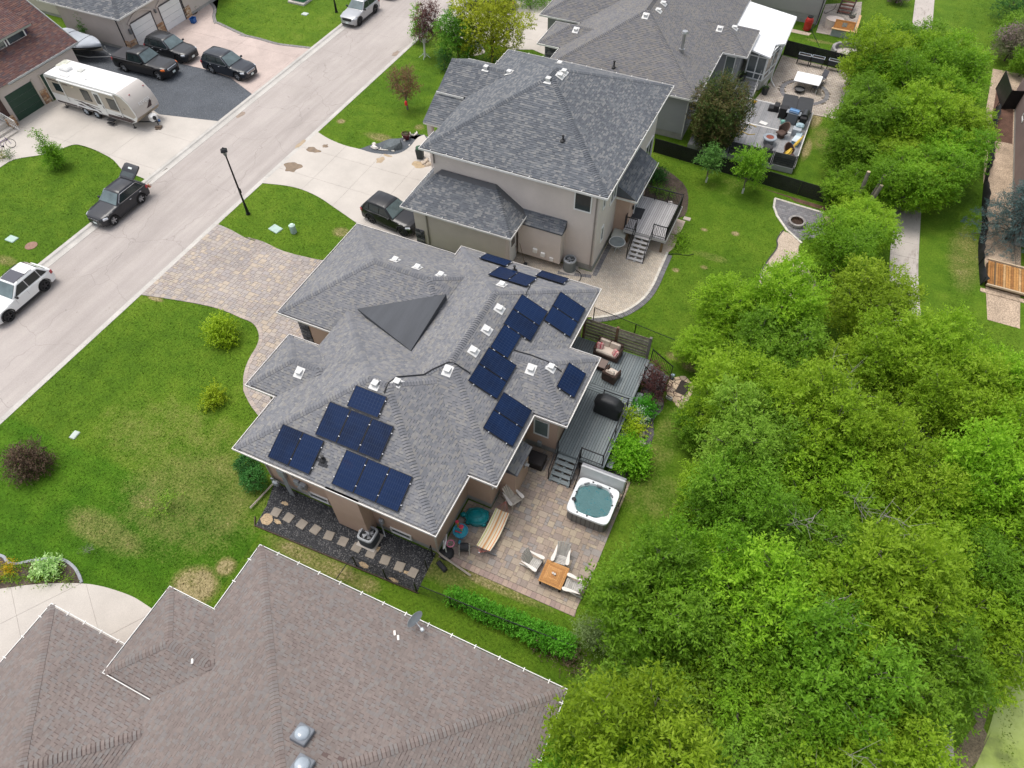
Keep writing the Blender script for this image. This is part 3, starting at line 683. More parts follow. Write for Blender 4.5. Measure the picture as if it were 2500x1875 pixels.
w1 = [(-18.65,10.95),(-9.1,10.95),(-9.1,14.15),(-7.8,14.15),(-7.8,18.4),(-6.1,18.4),(-6.1,21.95),(-7.8,21.95),(-7.8,26.6),(-15.3,26.6),(-15.3,23.5),(-18.3,23.5),(-18.3,16.7),(-20.5,16.7),(-20.5,14.2),(-18.65,14.2)]
roof('H1',h1,SH_MAIN,seed=11)
walls(h1,w1,0,3.62,STUC,.45); soffit(h1,e1,3.56)
FW_ = mat('fascia_white',(.69,.655,.62),.5,0,.07,1.5)
for seg in ([(-19.3,13.6),(-19.3,10.3),(-8.5,10.3),(-8.5,13.55)],[(-9.0,13.55),(-7.15,13.55),(-7.15,17.85)],[(-7.15,17.85),(-5.46,17.85),(-5.46,22.53),(-7.2,22.53)],[(-7.15,22.53),(-7.15,27.25),(-15.9,27.25),(-15.9,26.4)],[(-18.98,20.1),(-18.98,17.3)],[(-19.0,17.3),(-21.1,17.3),(-21.1,13.6),(-19.35,13.6)]):
 gutter(h1,seg,3.72,FW_,w=.10,inner=None)
gw = [(-22.4,19.3),(-14,19.3),(-14,26.3),(-22.4,26.3)]
walls(h1,gw,0,3.1,STUC,.2); soffit(h1,[(-23.05,18.7),(-13,18.7),(-13,26.97),(-23.05,26.97)],3.06)
gutter(h1,[(-15.9,26.98),(-23.07,26.98),(-23.07,18.7),(-18.95,18.7)],3.22,FW_,w=.10)
stone_veneer(h1,'s',19.3,-22.05,0,.7,3.05,LEDGE,3)
# low-slope membrane filling the pocket between garage and house
T1,T2,T3 = Vector((-18.62,20.2,3.90)),Vector((-14.2,22.32,4.96)),Vector((-14.2,18.4,4.5))
mb = MB(); T2.z = max(3.7+.455*(T2.x+15.8),3.2+.474*(T2.y-18.78))+.06; T3.z = max(3.7+.455*(T3.x+15.8),3.7+.455*(20.05-T3.y))+.06; T1.z += .05
dn = Vector((0,0,-.5)); mb.mesh([T1,T3,T2,T1+dn,T3+dn,T2+dn],[(0,1,2),(0,3,4,1),(1,4,5,2),(2,5,3,0)])
mb.build('membrane_roof',mat('torch_on_membrane',(.066,.070,.078),.85,0,.2,.8,.1,40,stretch=(1.2,.12,1,.0)),h1,world=True)
for p in ((-18.14,23.67,4.73),(-16.70,23.62,4.75),(-15.23,23.61,4.76),(-11.68,23.91,5.17),(-10.94,22.09,5.38),(-10.91,20.53,5.36),(-10.90,19.03,5.36),(-11.48,17.40,5.40),(-13.16,15.61,5.72),(-13.99,15.04,5.81),(-18.62,14.99,4.34),(-8.16,19.75,4.51),(-7.31,20.29,4.49)): roof_vent('H1',h1,p)
for p in ((-14.81,11.34,4.13),(-11.99,26.24,4.11)): pipe_vent(h1,p)
mb = MB(); p = (-14.80,11.26,4.08)
for dx,dy,w,l in ((-.2,.0,.24,.14),(.1,.02,.26,.14),(.0,-.14,.3,.14),(.24,-.12,.16,.14)): mb.box((p[0]+dx,p[1]+dy,roof_z('H1',p[0]+dx,p[1]+dy)+.034),(w,l,.012),m=Matrix.Rotation(math.atan(.455),4,'X'))
mb.build('patch_shingle',mat('new_black_shingle',(.035,.036,.04),.9),h1,world=True)
def s_wall_bump():
 one('box','chimney_chase',STUC,h1,world=True)((-13.35,10.62,1.85),(1.75,.66,3.42))
s_wall_bump()
window(h1,'s',10.95,-15.75,.50,1.15,.52,0,None,.07); window(h1,'s',10.95,-11.05,.50,1.15,.52,0,None,.07)
window(h1,'s',18.4,-6.95,1.95,.85,1.35,0,None,.07,mat('window_with_blind',(.16,.2,.2),.1,0,.1,3,spec=.8),0)
window(h1,'e',-7.8,14.75,2.3,.9,1.15); window(h1,'e',-7.8,17.7,2.6,.8,.9); window(h1,'e',-7.8,23.6,2.2,1.4,1.2,1)
# fireplace bump on the east wall with its own little shingled roof
mb = MB(); mb.box((-7.4,16.0,1.2),(.85,1.6,2.35)); b_ = mb.build('fireplace_bump',STUC,h1,world=True)
mb = MB(); P_ = lambda u,v,t: (-6.82-v,15.1+u,2.38+v*.5+t)
for k in range(8):
 u = 0
 while u < 1.8:
  w = min(random.uniform(.15,.34),1.8-u)
  for f,tt in shingle_faces(P_,u,u+w-.004,k*.13,k*.13+.13,None,.015+random.random()*.008,random.random() < .4,random.random()*.9): mb.face(f,tt)
  u += w
mb.box((-7.3,16.0,2.36),(.98,1.82,.06),m=Matrix.Identity(4)); mb.build('bump_roof',SH_MAIN,b_,world=True)
mb = MB(); mb.tube([(-6.97,16.35,1.5),(-6.75,16.35,1.5)],.09,10); mb.box((-6.9,16.35,1.5),(.03,.3,.3)); mb.build('flue_vent',mat('vent_alu',(.55,.55,.55),.35,.5),h1,world=True)
downspout(h1,-18.5,10.9,3.6,.1,0,-.45,kick=(-.25,-1.75),m=mat('downspout_cream',(.42,.36,.31),.5)); downspout(h1,-9.05,10.9,3.6,.1,.3,-.35,kick=(1.9,-.35),m=MATS['downspout_cream'])
downspout(h1,-20.4,14.15,3.6,0,-.2,-.3)
# electrical service on the south wall
mb = MB(); mb.bev((-17.55,10.86,1.75),(.4,.18,.62),.02); [mb.tube([(-17.65+i*.1,10.86,1.45),(-17.5+i*.1,10.72,.6),(-17.38+i*.1,10.66,.05)],.04,6) for i in range(3)]
mb.build('meter_box',mat('galvanised_grey',(.33,.35,.37),.5,.3,.1,4),h1,world=True)
mb = MB(); mb.bev((-16.75,10.86,1.4),(.3,.16,.4),.02); mb.bev((-16.38,10.84,1.35),(.34,.2,.42),.02); mb.tube([(-16.4,10.72,1.45),(-16.4,10.6,1.45)],.13,12); mb.tube([(-17.0,10.9,3.4),(-16.95,10.9,1.6)],.025,5); mb.tube([(-16.38,10.88,1.1),(-16.2,10.88,.6)],.025,5)
mb.build('disconnect_switch',MATS['galvanised_grey'],h1,world=True)
mb = MB(); mb.tube([(-18.45,10.75,.05),(-18.45,10.75,.8),(-18.3,10.75,.85),(-18.2,10.75,.5)],.03,6); mb.bev((-18.2,10.72,.55),(.34,.22,.3),.06); mb.build('gas_meter',MATS['galvanised_grey'],h1,world=True)
one('bev','dryer_hood',FRAME_W,h1,world=True)((-12.9,10.24,.42),(.2,.14,.22),.03)
mb = MB(); mb.bev((-12.0,10.86,1.15),(.22,.14,.36),.02); mb.tube([(-12.0,10.8,1.0),(-11.9,10.7,.5),(-11.7,10.5,.4)],.03,6); mb.build('ac_disconnect',MATS['galvanised_grey'],h1,world=True)
one('bev','outdoor_outlet',MATS['galvanised_grey'],h1,world=True)((-7.0,18.32,.6),(.22,.14,.3),.02)
# black conduit from array to array, up and over the ridge
def on_roof(h,pts,off=.06,step=.25):
 out = []
 for a,b in zip(pts,pts[1:]):
  n_ = max(1,int(math.dist(a[:2],b[:2])/step))
  for i in range(n_): q = lerp(a[:2],b[:2],i/n_); out.append((*q,roof_z('H1',*q)+off))
 out.append((*pts[-1][:2],roof_z('H1',*pts[-1][:2])+off)); return out
mb = MB()
mb.tube(on_roof('H1',[(-13.39,14.81,5.70),(-13.43,15.33,5.84),(-13.42,15.95,5.56),(-12.51,16.86,5.15),(-12.20,17.22,5.32),(-11.61,17.74,5.56),(-11.30,17.82,5.54),(-10.50,17.83,5.17)]),.035,6)
mb.tube(on_roof('H1',[(-10.24,23.83,5.05),(-10.41,24.80,4.77)]),.02,5); mb.tube(on_roof('H1',[(-9.37,20.42,4.67),(-8.54,20.55,4.55),(-7.53,20.46,4.59),(-6.79,20.41,4.26)]),.03,5)
mb.build('conduit',mat('black_conduit',(.02,.021,.024),.5),h1,world=True)
# ---------------------------------------------------------------- two-storey house (north of it)
h2 = thing('house','two-storey greige stucco house with steep charcoal hip roof','house',(-15,37,0))
roof('H2',h2,SH_DARK,seed=12,tabs=(.13,.30),exposure=.145,cap=.18)
w2 = [(-20.3,32.15),(-9.2,32.15),(-9.2,44.3),(-20.3,44.3)]
walls(h2,w2,0,6.25,STUC_G,.5); soffit(h2,[(-20.9,31.62),(-8.6,31.62),(-8.6,44.9),(-20.9,44.9)],6.16)
gutter(h2,[(-20.9,33.6),(-20.9,31.62),(-8.6,31.62),(-8.6,44.9),(-20.9,44.9),(-20.9,42.6)],6.32,None,clips=1.1)
walls(h2,[(-22.5,38.4),(-15,38.4),(-15,42.0),(-22.5,42.0)],0,6.2,STUC_G,.3); mb = MB(); mb.face([(-22.5,38.4,6.2),(-22.5,42,6.2),(-22.5,40.2,7.2)][::-1]); mb.build('gable_wall',STUC_G,h2,world=True)
gutter(h2,[(-23.0,37.82),(-20.95,37.82)],6.32); gutter(h2,[(-20.9,42.58),(-22.98,42.58)],6.32)
# catslide porch roof below the gable
mb = MB(); P_ = lambda u,v,t: (-23.1+u,35.85+v,5.1+v*.5+t)
for k in range(16):
 u = 0
 while u < 2.4:
  w = min(random.uniform(.18,.42),2.4-u)
  for f,tt in shingle_faces(P_,u,u+w-.004,k*.139,k*.139+.139,None,.013+random.random()*.01,random.random() < .4,random.random()*.9): mb.face(f,tt)
  u += w
pr = mb.build('porch_roof',SH_DARK,h2,world=True)
mb = MB(); mb.prism([(-23.08,35.87),(-20.7,35.87),(-20.7,38.0),(-23.08,38.0)],4.95,5.09,cap0=True); mb.mesh([(-23.08,35.87,5.08),(-23.08,38.0,5.08),(-23.08,38.0,6.13),(-20.7,38.0,6.13),(-20.7,35.87,5.08)],[(0,2,1),(0,4,3,2)]); mb.build('porch_fascia',FW_,pr,world=True)
mb = MB(); [mb.box((-22.75,y,2.5),(.34,.34,5.0)) for y in (36.2,)]; mb.build('porch_post',STUC_G,h2,world=True)
# single-storey garage wing
walls(h2,[(-20.85,30.0),(-14.3,30.0),(-14.3,32.2),(-20.85,32.2)],0,3.25,STUC_G,.2); soffit(h2,[(-21.4,29.45),(-13.7,29.45),(-13.7,32.15),(-21.4,32.15)],3.16)
gutter(h2,[(-21.42,34.0),(-21.42,29.42),(-13.68,29.42),(-13.68,32.1)],3.32,None,clips=1.1)
stone_veneer(h2,'s',30.0,-20.55,0,.65,1.3,LEDGE,5,.1)
mb = MB(); mb.box((-12.65,31.8,1.75),(2.9,.72,2.5)); bo = mb.build('bay_bump',STUC_G,h2,world=True)
mb = MB(); P_ = lambda u,v,t: (-14.15+u,31.36+v,3.0+v*.65+t)
for k in range(7):
 u = 0
 while u < 3.05:
  w = min(random.uniform(.18,.42),3.05-u)
  for f,tt in shingle_faces(P_,u,u+w-.004,k*.12,k*.12+.12,None,.013+random.random()*.01,random.random() < .4,random.random()*.9): mb.face(f,tt)
  u += w
mb.prism([(-14.14,31.37),(-11.11,31.37),(-11.11,32.1),(-14.14,32.1)],2.9,2.99); mb.mesh([(-11.1,31.37,3.0),(-11.1,32.15,3.0),(-11.1,32.15,3.5)],[(0,1,2)]); mb.build('bump_roof',SH_DARK,bo,world=True)
window(h2,'s',32.15,-10.2,5.2,1.12,1.3); [downspout(h2,*a) for a in ((-9.35,32.1,6.2,.1,.1,-.35),(-20.2,32.1,6.2,4.9,.1,-.35),(-19.9,29.95,3.2,0,.1,-.4))]
mb = MB(); mb.box((-14.27,30.95,1.15),(.06,.95,2.1)); dr = mb.build('side_door',FRAME_W,h2,world=True)
one('box','pane',GLASS,dr,world=True)((-14.235,30.95,1.75),(.03,.5,.6)); one('tube','door_handle',mat('steel',(.4,.4,.4),.3,.9),dr,world=True)([(-14.22,31.32,1.0),(-14.14,31.32,1.0)],.035,8)
for c,z,w,hh,mu in ((33.1,4.9,.5,1.0,0),(35.0,4.2,1.15,1.2,1),(33.4,2.2,.5,1.2,0),(40.2,5.0,1.7,1.2,1),(42.7,5.0,1.7,1.2,1),(43.0,2.1,1.7,1.9,1),(40.9,2.2,1.4,1.7,1)): window(h2,'e',-9.2,c,z,w,hh,mu)
# kitchen bay with patio door and its low roof
mb = MB(); mb.box((-8.75,38.0,1.85),(.9,3.9,3.3)); kb = mb.build('kitchen_bay',STUC,h2,world=True)
mb = MB(); P_ = lambda u,v,t: (-7.85-v,35.75+u,3.45+v*.6+t)
for k in range(10):
 u = 0
 while u < 4.5:
  w = min(random.uniform(.18,.42),4.5-u)
  for f,tt in shingle_faces(P_,u,u+w-.004,k*.135,k*.135+.135,None,.013+random.random()*.01,random.random() < .4,random.random()*.9): mb.face(f,tt)
  u += w
mb.mesh([(-7.86,35.76,3.44),(-9.2,35.76,3.44),(-9.2,35.76,4.24)],[(0,2,1)]); mb.build('bay_roof',SH_DARK,kb,world=True)
gutter(h2,[(-9.2,35.68),(-7.78,35.68),(-7.78,40.3)],3.46)
window(h2,'e',-8.3,38.3,1.95,2.0,2.2,1,gl=mat('door_glass_pale',(.2,.24,.25),.08,0,.2,2,spec=.8)); one('bev','wall_lamp',mat('black_metal',(.015,.015,.017),.45),h2,world=True)((-8.22,36.85,2.1),(.1,.16,.3),.03)
mb = MB(); [mb.bev((x,31.4,z),(.3,.16,.3),.03) for x,z in ((-12.9,1.1),(-12.35,.95))]; mb.build('dryer_hood',FRAME_W,h2,world=True); one('bev','vent_hood',FRAME_W,h2,world=True)((-11.75,31.42,.75),(.26,.1,.26),.02)
for p in ((-14.80,37.47,9.06),(-14.34,38.26,9.00),(-14.31,38.82,8.99),(-15.89,42.17,7.56),(-20.33,40.09,7.35),(-18.65,40.13,7.37)): roof_vent('H2',h2,p)
pipe_vent(h2,(-12.45,34.21,7.49))
# ---------------------------------------------------------------- grey bungalow with sunroom
h3 = thing('house','grey vinyl-sided bungalow with white-roofed sunroom at its corner','house',(-13,56,0))
roof('H3',h3,SH_H3,seed=13,tabs=(.14,.30),exposure=.15,cap=.17)
SIDING = mat('vinyl_siding_grey',(.30,.30,.31),.6,0,.05,1)
e3 = [(-19.5,48.2),(-7.4,48.2),(-7.4,55.9),(-5.45,55.9),(-5.45,60.7),(-7.4,60.7),(-7.4,68.4),(-19.5,68.4)]
w3 = [(-18.95,48.75),(-7.95,48.75),(-7.95,56.45),(-6.0,56.45),(-6.0,60.1),(-7.95,60.1),(-7.95,67.8),(-18.95,67.8)]
def siding(parent,poly,z0,z1,m,st=.14):
 for i in range(int((z1-z0)/st)):
  z = z0+i*st; mb = MB(); sweep(mb,poly,[(0,z),(.018,z+st+.004),(.15,z+st+.004),(.15,z)],True); mb.build('siding_course',m,parent,world=True)
wl3 = walls(h3,[(x+(.02 if x < -13 else -.02),y+(.02 if y < 58 else -.02)) for x,y in w3],0,3.6,SIDING,.5,name='wall'); siding(wl3,w3,.52,3.55,SIDING); soffit(h3,e3,3.56)
gutter(h3,[(-19.5,51.4),(-19.5,48.2),(-7.4,48.2),(-7.4,55.9),(-5.45,55.9),(-5.45,60.7)],3.72,None,clips=1.2); gutter(h3,[(-19.5,55.5),(-21.4,55.5),(-21.4,51.4),(-19.5,51.4)],3.72); gutter(h3,[(-23.15,66),(-23.15,56.0),(-19.5,56.0),(-19.5,55.5)],3.72)
walls(h3,[(-22.6,56.6),(-18,56.6),(-18,65.5),(-22.6,65.5)],0,3.6,SIDING,.2); stone_veneer(h3,'s',51.9,-20.4,0,.9,3.3,LEDGE,9); walls(h3,[(-20.9,51.9),(-18,51.9),(-18,55),(-20.9,55)],0,3.5,SIDING,.2)
for p in ((-13.43,53.70,6.29),(-12.79,55.04,6.24),(-12.79,56.34,6.24),(-18.77,53.10,4.46),(-8.31,57.74,4.53),(-7.24,58.43,4.51)): roof_vent('H3',h3,p)
pipe_vent(h3,(-14.22,49.36,4.21),.06,.5)
p = (-9.96,52.35,4.87); mb = MB(); mb.cyl(p,.16,p[2]-.1,p[2]+.25,14,.2); mb.cyl(p,.13,p[2]+.1,p[2]+1.55,14); mb.cyl(p,.24,p[2]+1.42,p[2]+1.56,14,.2); mb.build('flue_pipe',mat('flue_steel',(.42,.42,.42),.35,.7),h3,world=True)
window(h3,'e',-7.95,54.3,2.0,.9,2.0,0,None,.07,mat('window_with_shade',(.13,.15,.14),.15,0,.2,6,spec=.7,stretch=(.1,.1,9)))
window(h3,'s',56.45,-6.72,2.15,.8,2.3,0,None,.07,MATS['window_with_shade']); one('bev','wall_lamp',mat('lamp_nickel',(.5,.5,.48),.3,.7),h3,world=True)((-6.2,56.36,2.6),(.14,.14,.28),.04)
downspout(h3,-8.05,48.7,3.6,.1,.4,-.3,m=GUT_W)
# ---------------------------------------------------------------- taupe-roofed house in the foreground
h4 = thing('house','foreground house with broad taupe shingle roof and white gutters','house',(-9,0,0))
roof('H4',h4,SH_BROWN,individuals=300,seed=14,tabs=(.10,.23),exposure=.13,cap=.165)
walls(h4,[(-14.9,-8.5),(-1.6,-8.5),(-1.6,6.45),(-14.9,6.45)],0,3.1,STUC,.3); walls(h4,[(-17.2,.65),(-14,.65),(-14,3.4),(-17.2,3.4)],0,3.1,STUC,.3); walls(h4,[(-21.2,-10),(-13,-10),(-13,.8),(-21.2,.8)],0,2.6,STUC,.3)
soffit(h4,[(-15.4,-9),(-1.1,-9),(-1.1,6.98),(-15.4,6.98)],3.05); soffit(h4,[(-17.7,.15),(-15.4,.15),(-15.4,3.9),(-17.7,3.9)],3.05); soffit(h4,[(-21.75,-10.5),(-13,-10.5),(-13,1.3),(-21.75,1.3)],2.58)
gutter(h4,[(-1.08,-9),(-1.08,7.0),(-15.42,7.0),(-15.42,3.95)],3.22,None,clips=1.05); gutter(h4,[(-14.3,3.92),(-17.72,3.92),(-17.72,.13),(-14.4,.13)],3.22,None); gutter(h4,[(-17.75,1.35),(-22.05,1.35),(-22.05,-10.5)],2.74,None,clips=.9)
def skylight(house,p,w,l,axis,h):
 mb = MB(); T = Matrix.Translation((p[0],p[1],p[2]+.1)) @ axis
 mb.bev(T.to_translation(),(w,l,.2),.03,m=axis); o = mb.build('skylight',mat('skylight_frame',(.16,.17,.19),.5,0,.1,3),house,world=True)
 m2 = MB(); m2.lathe(None,[(w*.42,.1),(w*.41,.14),(w*.32,.19),(w*.16,.215),(.001,.22)],16,sy=l/w,m=T); m2.build('dome',mat('skylight_dome',(.30,.34,.38),.12,0,.15,2,spec=.7),o,smooth=50,world=True)
for q,l in (((-8.72,1.41,5),.62),((-8.08,0.61,5.4),.62)):
 x,y,_ = q; z = roof_z('H4',x,y)
 a,b,c = min(planes(ROOFS['H4'][0]).values(),key=lambda k: k[0]*x+k[1]*y+k[2])
 n_ = Vector((-a,-b,1)).normalized(); skylight(h4,(x,y,z),.62,.62,n_.to_track_quat('Z','Y').to_matrix().to_4x4(),'H4')
for p in ((-14.50,1.87,3.77),(-8.06,6.05,3.49),(-7.83,5.94,3.53)):
 one('bev','flashing_tab',mat('pale_flashing',(.68,.63,.58),.5),h4,world=True)((p[0],p[1],p[2]+.04),(.09,.2,.06),.01,R(35))
# ---------------------------------------------------------------- cream garage house, top left
h5 = thing('house','cream stucco house with two white arched garage doors','house',(-62,48,0))
roof('H5',h5,SH_DARK,seed=15,tabs=(.25,.45),exposure=.18,cap=.2)
CREAM = mat('stucco_cream',(.52,.455,.415),.9,0,.06,.7,.06,40,.004,spec=.15)
walls(h5,[(-64.6,42.1),(-56.9,42.1),(-56.9,55.5),(-64.6,55.5)],0,3.15,CREAM,.3); walls(h5,[(-75,44.4),(-64.8,44.4),(-64.8,59),(-75,59)],0,3.4,CREAM,.3)
soffit(h5,[(-66.05,41.6),(-56.5,41.6),(-56.5,56),(-66.05,56)],3.08); gutter(h5,[(-66.05,41.58),(-56.48,41.58),(-56.48,56)],3.22,None,clips=1.3)
DOORW = mat('garage_door_white',(.73,.72,.71),.5,0,.04,1)
def garage_door(house,x,y0,y1,h,m,rows=4,proud=.03):
 o = None
 for i in range(rows):
  mb = MB(); mb.bev((x+proud/2,(y0+y1)/2,.03+h*(i+.5)/rows),(proud,y1-y0,h/rows-.02),.012)
  if o is None: o = tag(MB().box((x+.004,(y0+y1)/2,h/2+.03),(.012,y1-y0+.04,h)).build('garage_door',mat('door_gap',(.2,.2,.2),.8),house,world=True))
  mb.build('door_section',m,o,world=True)
 return o
for y0,y1 in ((42.85,45.4),(46.42,49.0)):
 garage_door(h5,-56.9,y0,y1,2.15,DOORW)
 mb = MB(); pts = [(-56.84,y0-.25+(y1-y0+.5)*i/12,2.28+.55*math.sin(math.pi*i/12)) for i in range(13)]
 mb.tube(pts,.10,4); mb.build('door_arch',CREAM,h5,world=True)
 mb = MB(); [mb.box((-56.86,y,1.1),(.06,.07,2.2)) for y in (y0-.06,y1+.06)]; mb.box((-56.86,(y0+y1)/2,2.25),(.06,y1-y0+.2,.08)); mb.build('door_trim',mat('dark_trim',(.08,.07,.075),.6),h5,world=True)
for yc,w in ((42.45,.66),(45.9,.9),(49.5,.85)): stone_veneer(h5,'e',-56.9,yc,0,w,1.0,WARMSTONE,int(yc*3))
stone_veneer(h5,'s',42.1,-57.2,0,.6,1.0,WARMSTONE,78); downspout(h5,-57.5,42.05,3.15,.1,.2,-.35,m=mat('downspout_black',(.03,.028,.032),.5)); downspout(h5,-65.0,42.4,3.15,.1,-.3,-.6,m=MATS['downspout_black']); downspout(h5,-56.85,49.2,3.1,.1,.2,0,m=MATS['downspout_black'])
one('bev','wall_lamp',mat('lamp_grey',(.2,.2,.21),.4,.4),h5,world=True)((-56.78,42.5,1.75),(.2,.22,.45),.04)
one('bev','wall_lamp',MATS['lamp_grey'],h5,world=True)((-56.78,45.9,2.1),(.18,.2,.3),.04); window(h5,'s',44.4,-65.9,2.7,.9,.6)
# ---------------------------------------------------------------- red-brown roofed house, far left
ROOFS['H6'] = [(-70,-57.2,28.0,37.55,2.95,None,.68,None,None)]
h6 = thing('house','house with red-brown roof, windowed dormer and green garage doors','house',(-63,33,0))
roof('H6',h6,SH_RED,seed=16,tabs=(.2,.4),exposure=.15)
walls(h6,[(-69,29.2),(-57.5,29.2),(-57.5,37.0),(-69,37.0)],0,2.85,CREAM,.2); soffit(h6,[(-69,30.5),(-57.2,30.5),(-57.2,37.55),(-69,37.55)],2.78)
mb = MB(); mb.face([(-57.5,37.0,2.8),(-69,37.0,2.8),(-69,37.0,10.7)][::-1]); mb.build('gable_wall',CREAM,h6,world=True)
gutter(h6,[(-57.15,30.4),(-57.15,37.6)],2.98,mat('gutter_grey',(.42,.43,.42),.5,0,.1,2),w=.16)
mb = MB(); sweep(mb,[(-57.2,37.6),(-70,37.6)],[(0,0),(-.05,0),(-.05,.16),(0,.16)])
mb.v = [(x,y,z+2.85+.68*(-57.2-x)) for x,y,z in mb.v]; mb.build('rake_board',MATS['gutter_grey'],h6,world=True)
DOORG = mat('garage_door_green',(.018,.05,.032),.5,0,.12,2)
garage_door(h6,-57.5,29.75,32.3,2.1,DOORG); garage_door(h6,-57.5,33.25,35.9,2.1,DOORG)
mb = MB(); [mb.box((-57.44,y,1.1),(.06,.1,2.25)) for y in (32.38,33.17,35.98)]; mb.build('door_trim',mat('trim_cream',(.5,.45,.38),.6),h6,world=True)
stone_veneer(h6,'e',-57.5,32.78,0,.6,1.15,WARMSTONE,51)
mb = MB(); mb.box((-59.95,32.3,4.45),(1.5,5.8,1.3)); dm = mb.build('dormer',mat('purple_trim',(.045,.022,.055),.6),h6,world=True)
ROOFS['H6d'] = [(-66,-58.85,28.5,35.6,5.02,None,.34,None,None)]
def dormer_roof():
 mb = MB(); P_ = lambda u,v,t: (-58.85-v,28.5+u,5.02+v*.34+t); rn = random.Random(61)
 for k in range(46):
  u = 0
  while u < 7.1:
   w = min(rn.uniform(.2,.4),7.1-u)
   for f,tt in shingle_faces(P_,u,u+w-.004,k*.142,k*.142+.142,None,.013+rn.random()*.01,rn.random() < .4,rn.random()*.9): mb.face(f,tt)
   u += w
 mb.build('dormer_roof',SH_RED,dm,world=True)
 b2 = MB(); b2.mesh([(-58.85,28.5,5.0),(-58.85,35.6,5.0),(-66,35.6,7.43),(-66,28.5,7.43),(-58.85,28.5,4.86),(-58.85,35.6,4.86),(-66,35.6,7.2),(-66,28.5,7.2)],[(0,1,2,3),(4,7,6,5),(0,4,5,1),(1,5,6,2)]); b2.build('dormer_fascia',mat('fascia_sage',(.30,.31,.27),.6),dm,world=True)
dormer_roof()
for c in (34.1,32.2): window(h6,'e',-59.2,c,4.55,1.75,.72,0,FRAME_W,.1)
# porch: dark post on stone base, steps, white railing
one('bev','porch_post',mat('post_maroon',(.05,.022,.02),.6,0,.15,2),h6,world=True)((-57.4,29.0,1.6),(.42,.42,3.2),.02); stone_veneer(h6,'e',-57.25,29.0,0,.75,.9,WARMSTONE,55,.2)
for i in range(4):
 one('bev','porch_step',CONC,h6,world=True)((-58.0+.42*i,27.0,.66-.17*i-.3),(.84 if i else 1.6,3.2,.6),.015)
for yy in (28.7,):
 mb = MB(); mb.tube([(-59.4,yy,1.75),(-58.4,yy,1.75),(-56.2,yy,.95)],.035,6); mb.tube([(-59.4,yy,.95),(-58.4,yy,.95),(-56.2,yy,.18)],.025,6); o = mb.build('porch_railing',GUT_W,h6,world=True)
 for i in range(17):
  x = -59.3+i*.19; z = 1.75 if x < -58.4 else 1.75-.8*(x+58.4)/2.2
  one('box','baluster',GUT_W,o,world=True)((x,yy,z-.4),(.03,.03,.8))
# ---------------------------------------------------------------- grey stucco house behind the sunroom (top)
h7 = thing('house','grey stucco house with white windows at the top edge','house',(-6,76,0))
GREYST = mat('stucco_light_grey',(.37,.35,.335),.9,0,.07,.5,.07,40,.004,spec=.15)
walls(h7,[(-16,72),(-1.6,72),(-1.6,84),(-16,84)],0,6.0,GREYST,.8)
window(h7,'s',72,-5.75,3.95,1.0,1.5); window(h7,'s',72,-2.6,3.1,1.15,1.5,1); window(h7,'s',72,-9.4,3.6,1.2,1.5)
mb = MB(); mb.prism([(-16.5,71.4),(-1.1,71.4),(-1.1,84.5),(-16.5,84.5)],6.0,6.2,cap0=True); mb.mesh([(-16.5,71.4,6.2),(-1.1,71.4,6.2),(-1.1,84.5,6.2),(-16.5,84.5,6.2),(-10,78,9),(-7.6,78,9)],[(0,1,5,4),(1,2,5),(2,3,4,5),(3,0,4)]); mb.build('roof',SH_H3,h7,world=True)
downspout(h7,-1.7,71.95,5.9,.1,.2,-.4,m=MATS['downspout_black'],kick=(-.3,-1.6))
# ---------------------------------------------------------------- brown house on the right edge
h8 = thing('house','brown stucco house wall with small white window at right edge','house',(19,58,0))
walls(h8,[(15.35,46),(24,46),(24,66.5),(15.35,66.5)],0,3.4,mat('stucco_mocha',(.235,.178,.165),.9,0,.07,.8,.07,40,.004,spec=.15),.3)
mb = MB(); mb.mesh([(15.0,45.5,3.4),(24.5,45.5,3.4),(24.5,67,3.4),(15.0,67,3.4),(19.7,50.5,5.7),(19.7,62,5.7),(15.0,45.5,3.2),(24.5,45.5,3.2),(24.5,67,3.2),(15.0,67,3.2)],[(0,1,4),(1,2,5,4),(2,3,5),(3,0,4,5),(6,9,8,7),(0,3,9,6),(0,6,7,1),(3,2,8,9)]); mb.build('roof',SH_BROWN,h8,world=True)
window(h8,'w',15.35,60.0,1.6,.95,.75)
# ---------------------------------------------------------------- solar panels, one thing each
def panel_mat():
 m,n,l,p = _nt('solar_cells'); MATS['solar_cells'] = m
 tc = node(n,'ShaderNodeTexCoord').outputs['Object']; s = node(n,'ShaderNodeSeparateXYZ'); l.new(tc,s.inputs[0])
 a = node(n,'ShaderNodeAttribute',attribute_name='tint').outputs['Fac']
 nz = noise(n,l,.9,3,.6); rnd = node(n,'ShaderNodeObjectInfo').outputs['Random']
 c = ramp(n,l,mth(n,l,'ADD',mth(n,l,'MULTIPLY',nz,.75),mth(n,l,'MULTIPLY',rnd,.35)),[(.3,(.003,.009,.030)),(.55,(.004,.015,.052)),(.8,(.005,.018,.062)),(.95,(.012,.009,.03))])
 c = mixc(n,l,a,c,(.05,.075,.13))
 l.new(c,p.inputs['Base Color']); p.inputs['Roughness'].default_value = .16; p.inputs['Specular IOR Level'].default_value = .14; p.inputs['Coat Weight'].default_value = .05; p.inputs['Coat Roughness'].default_value = .06
 return m
PVM = panel_mat(); PVF = mat('panel_frame_black',(.012,.013,.016),.35,.3,0); CLAMP = mat('panel_clamp',(.6,.6,.62),.4,.3,0)
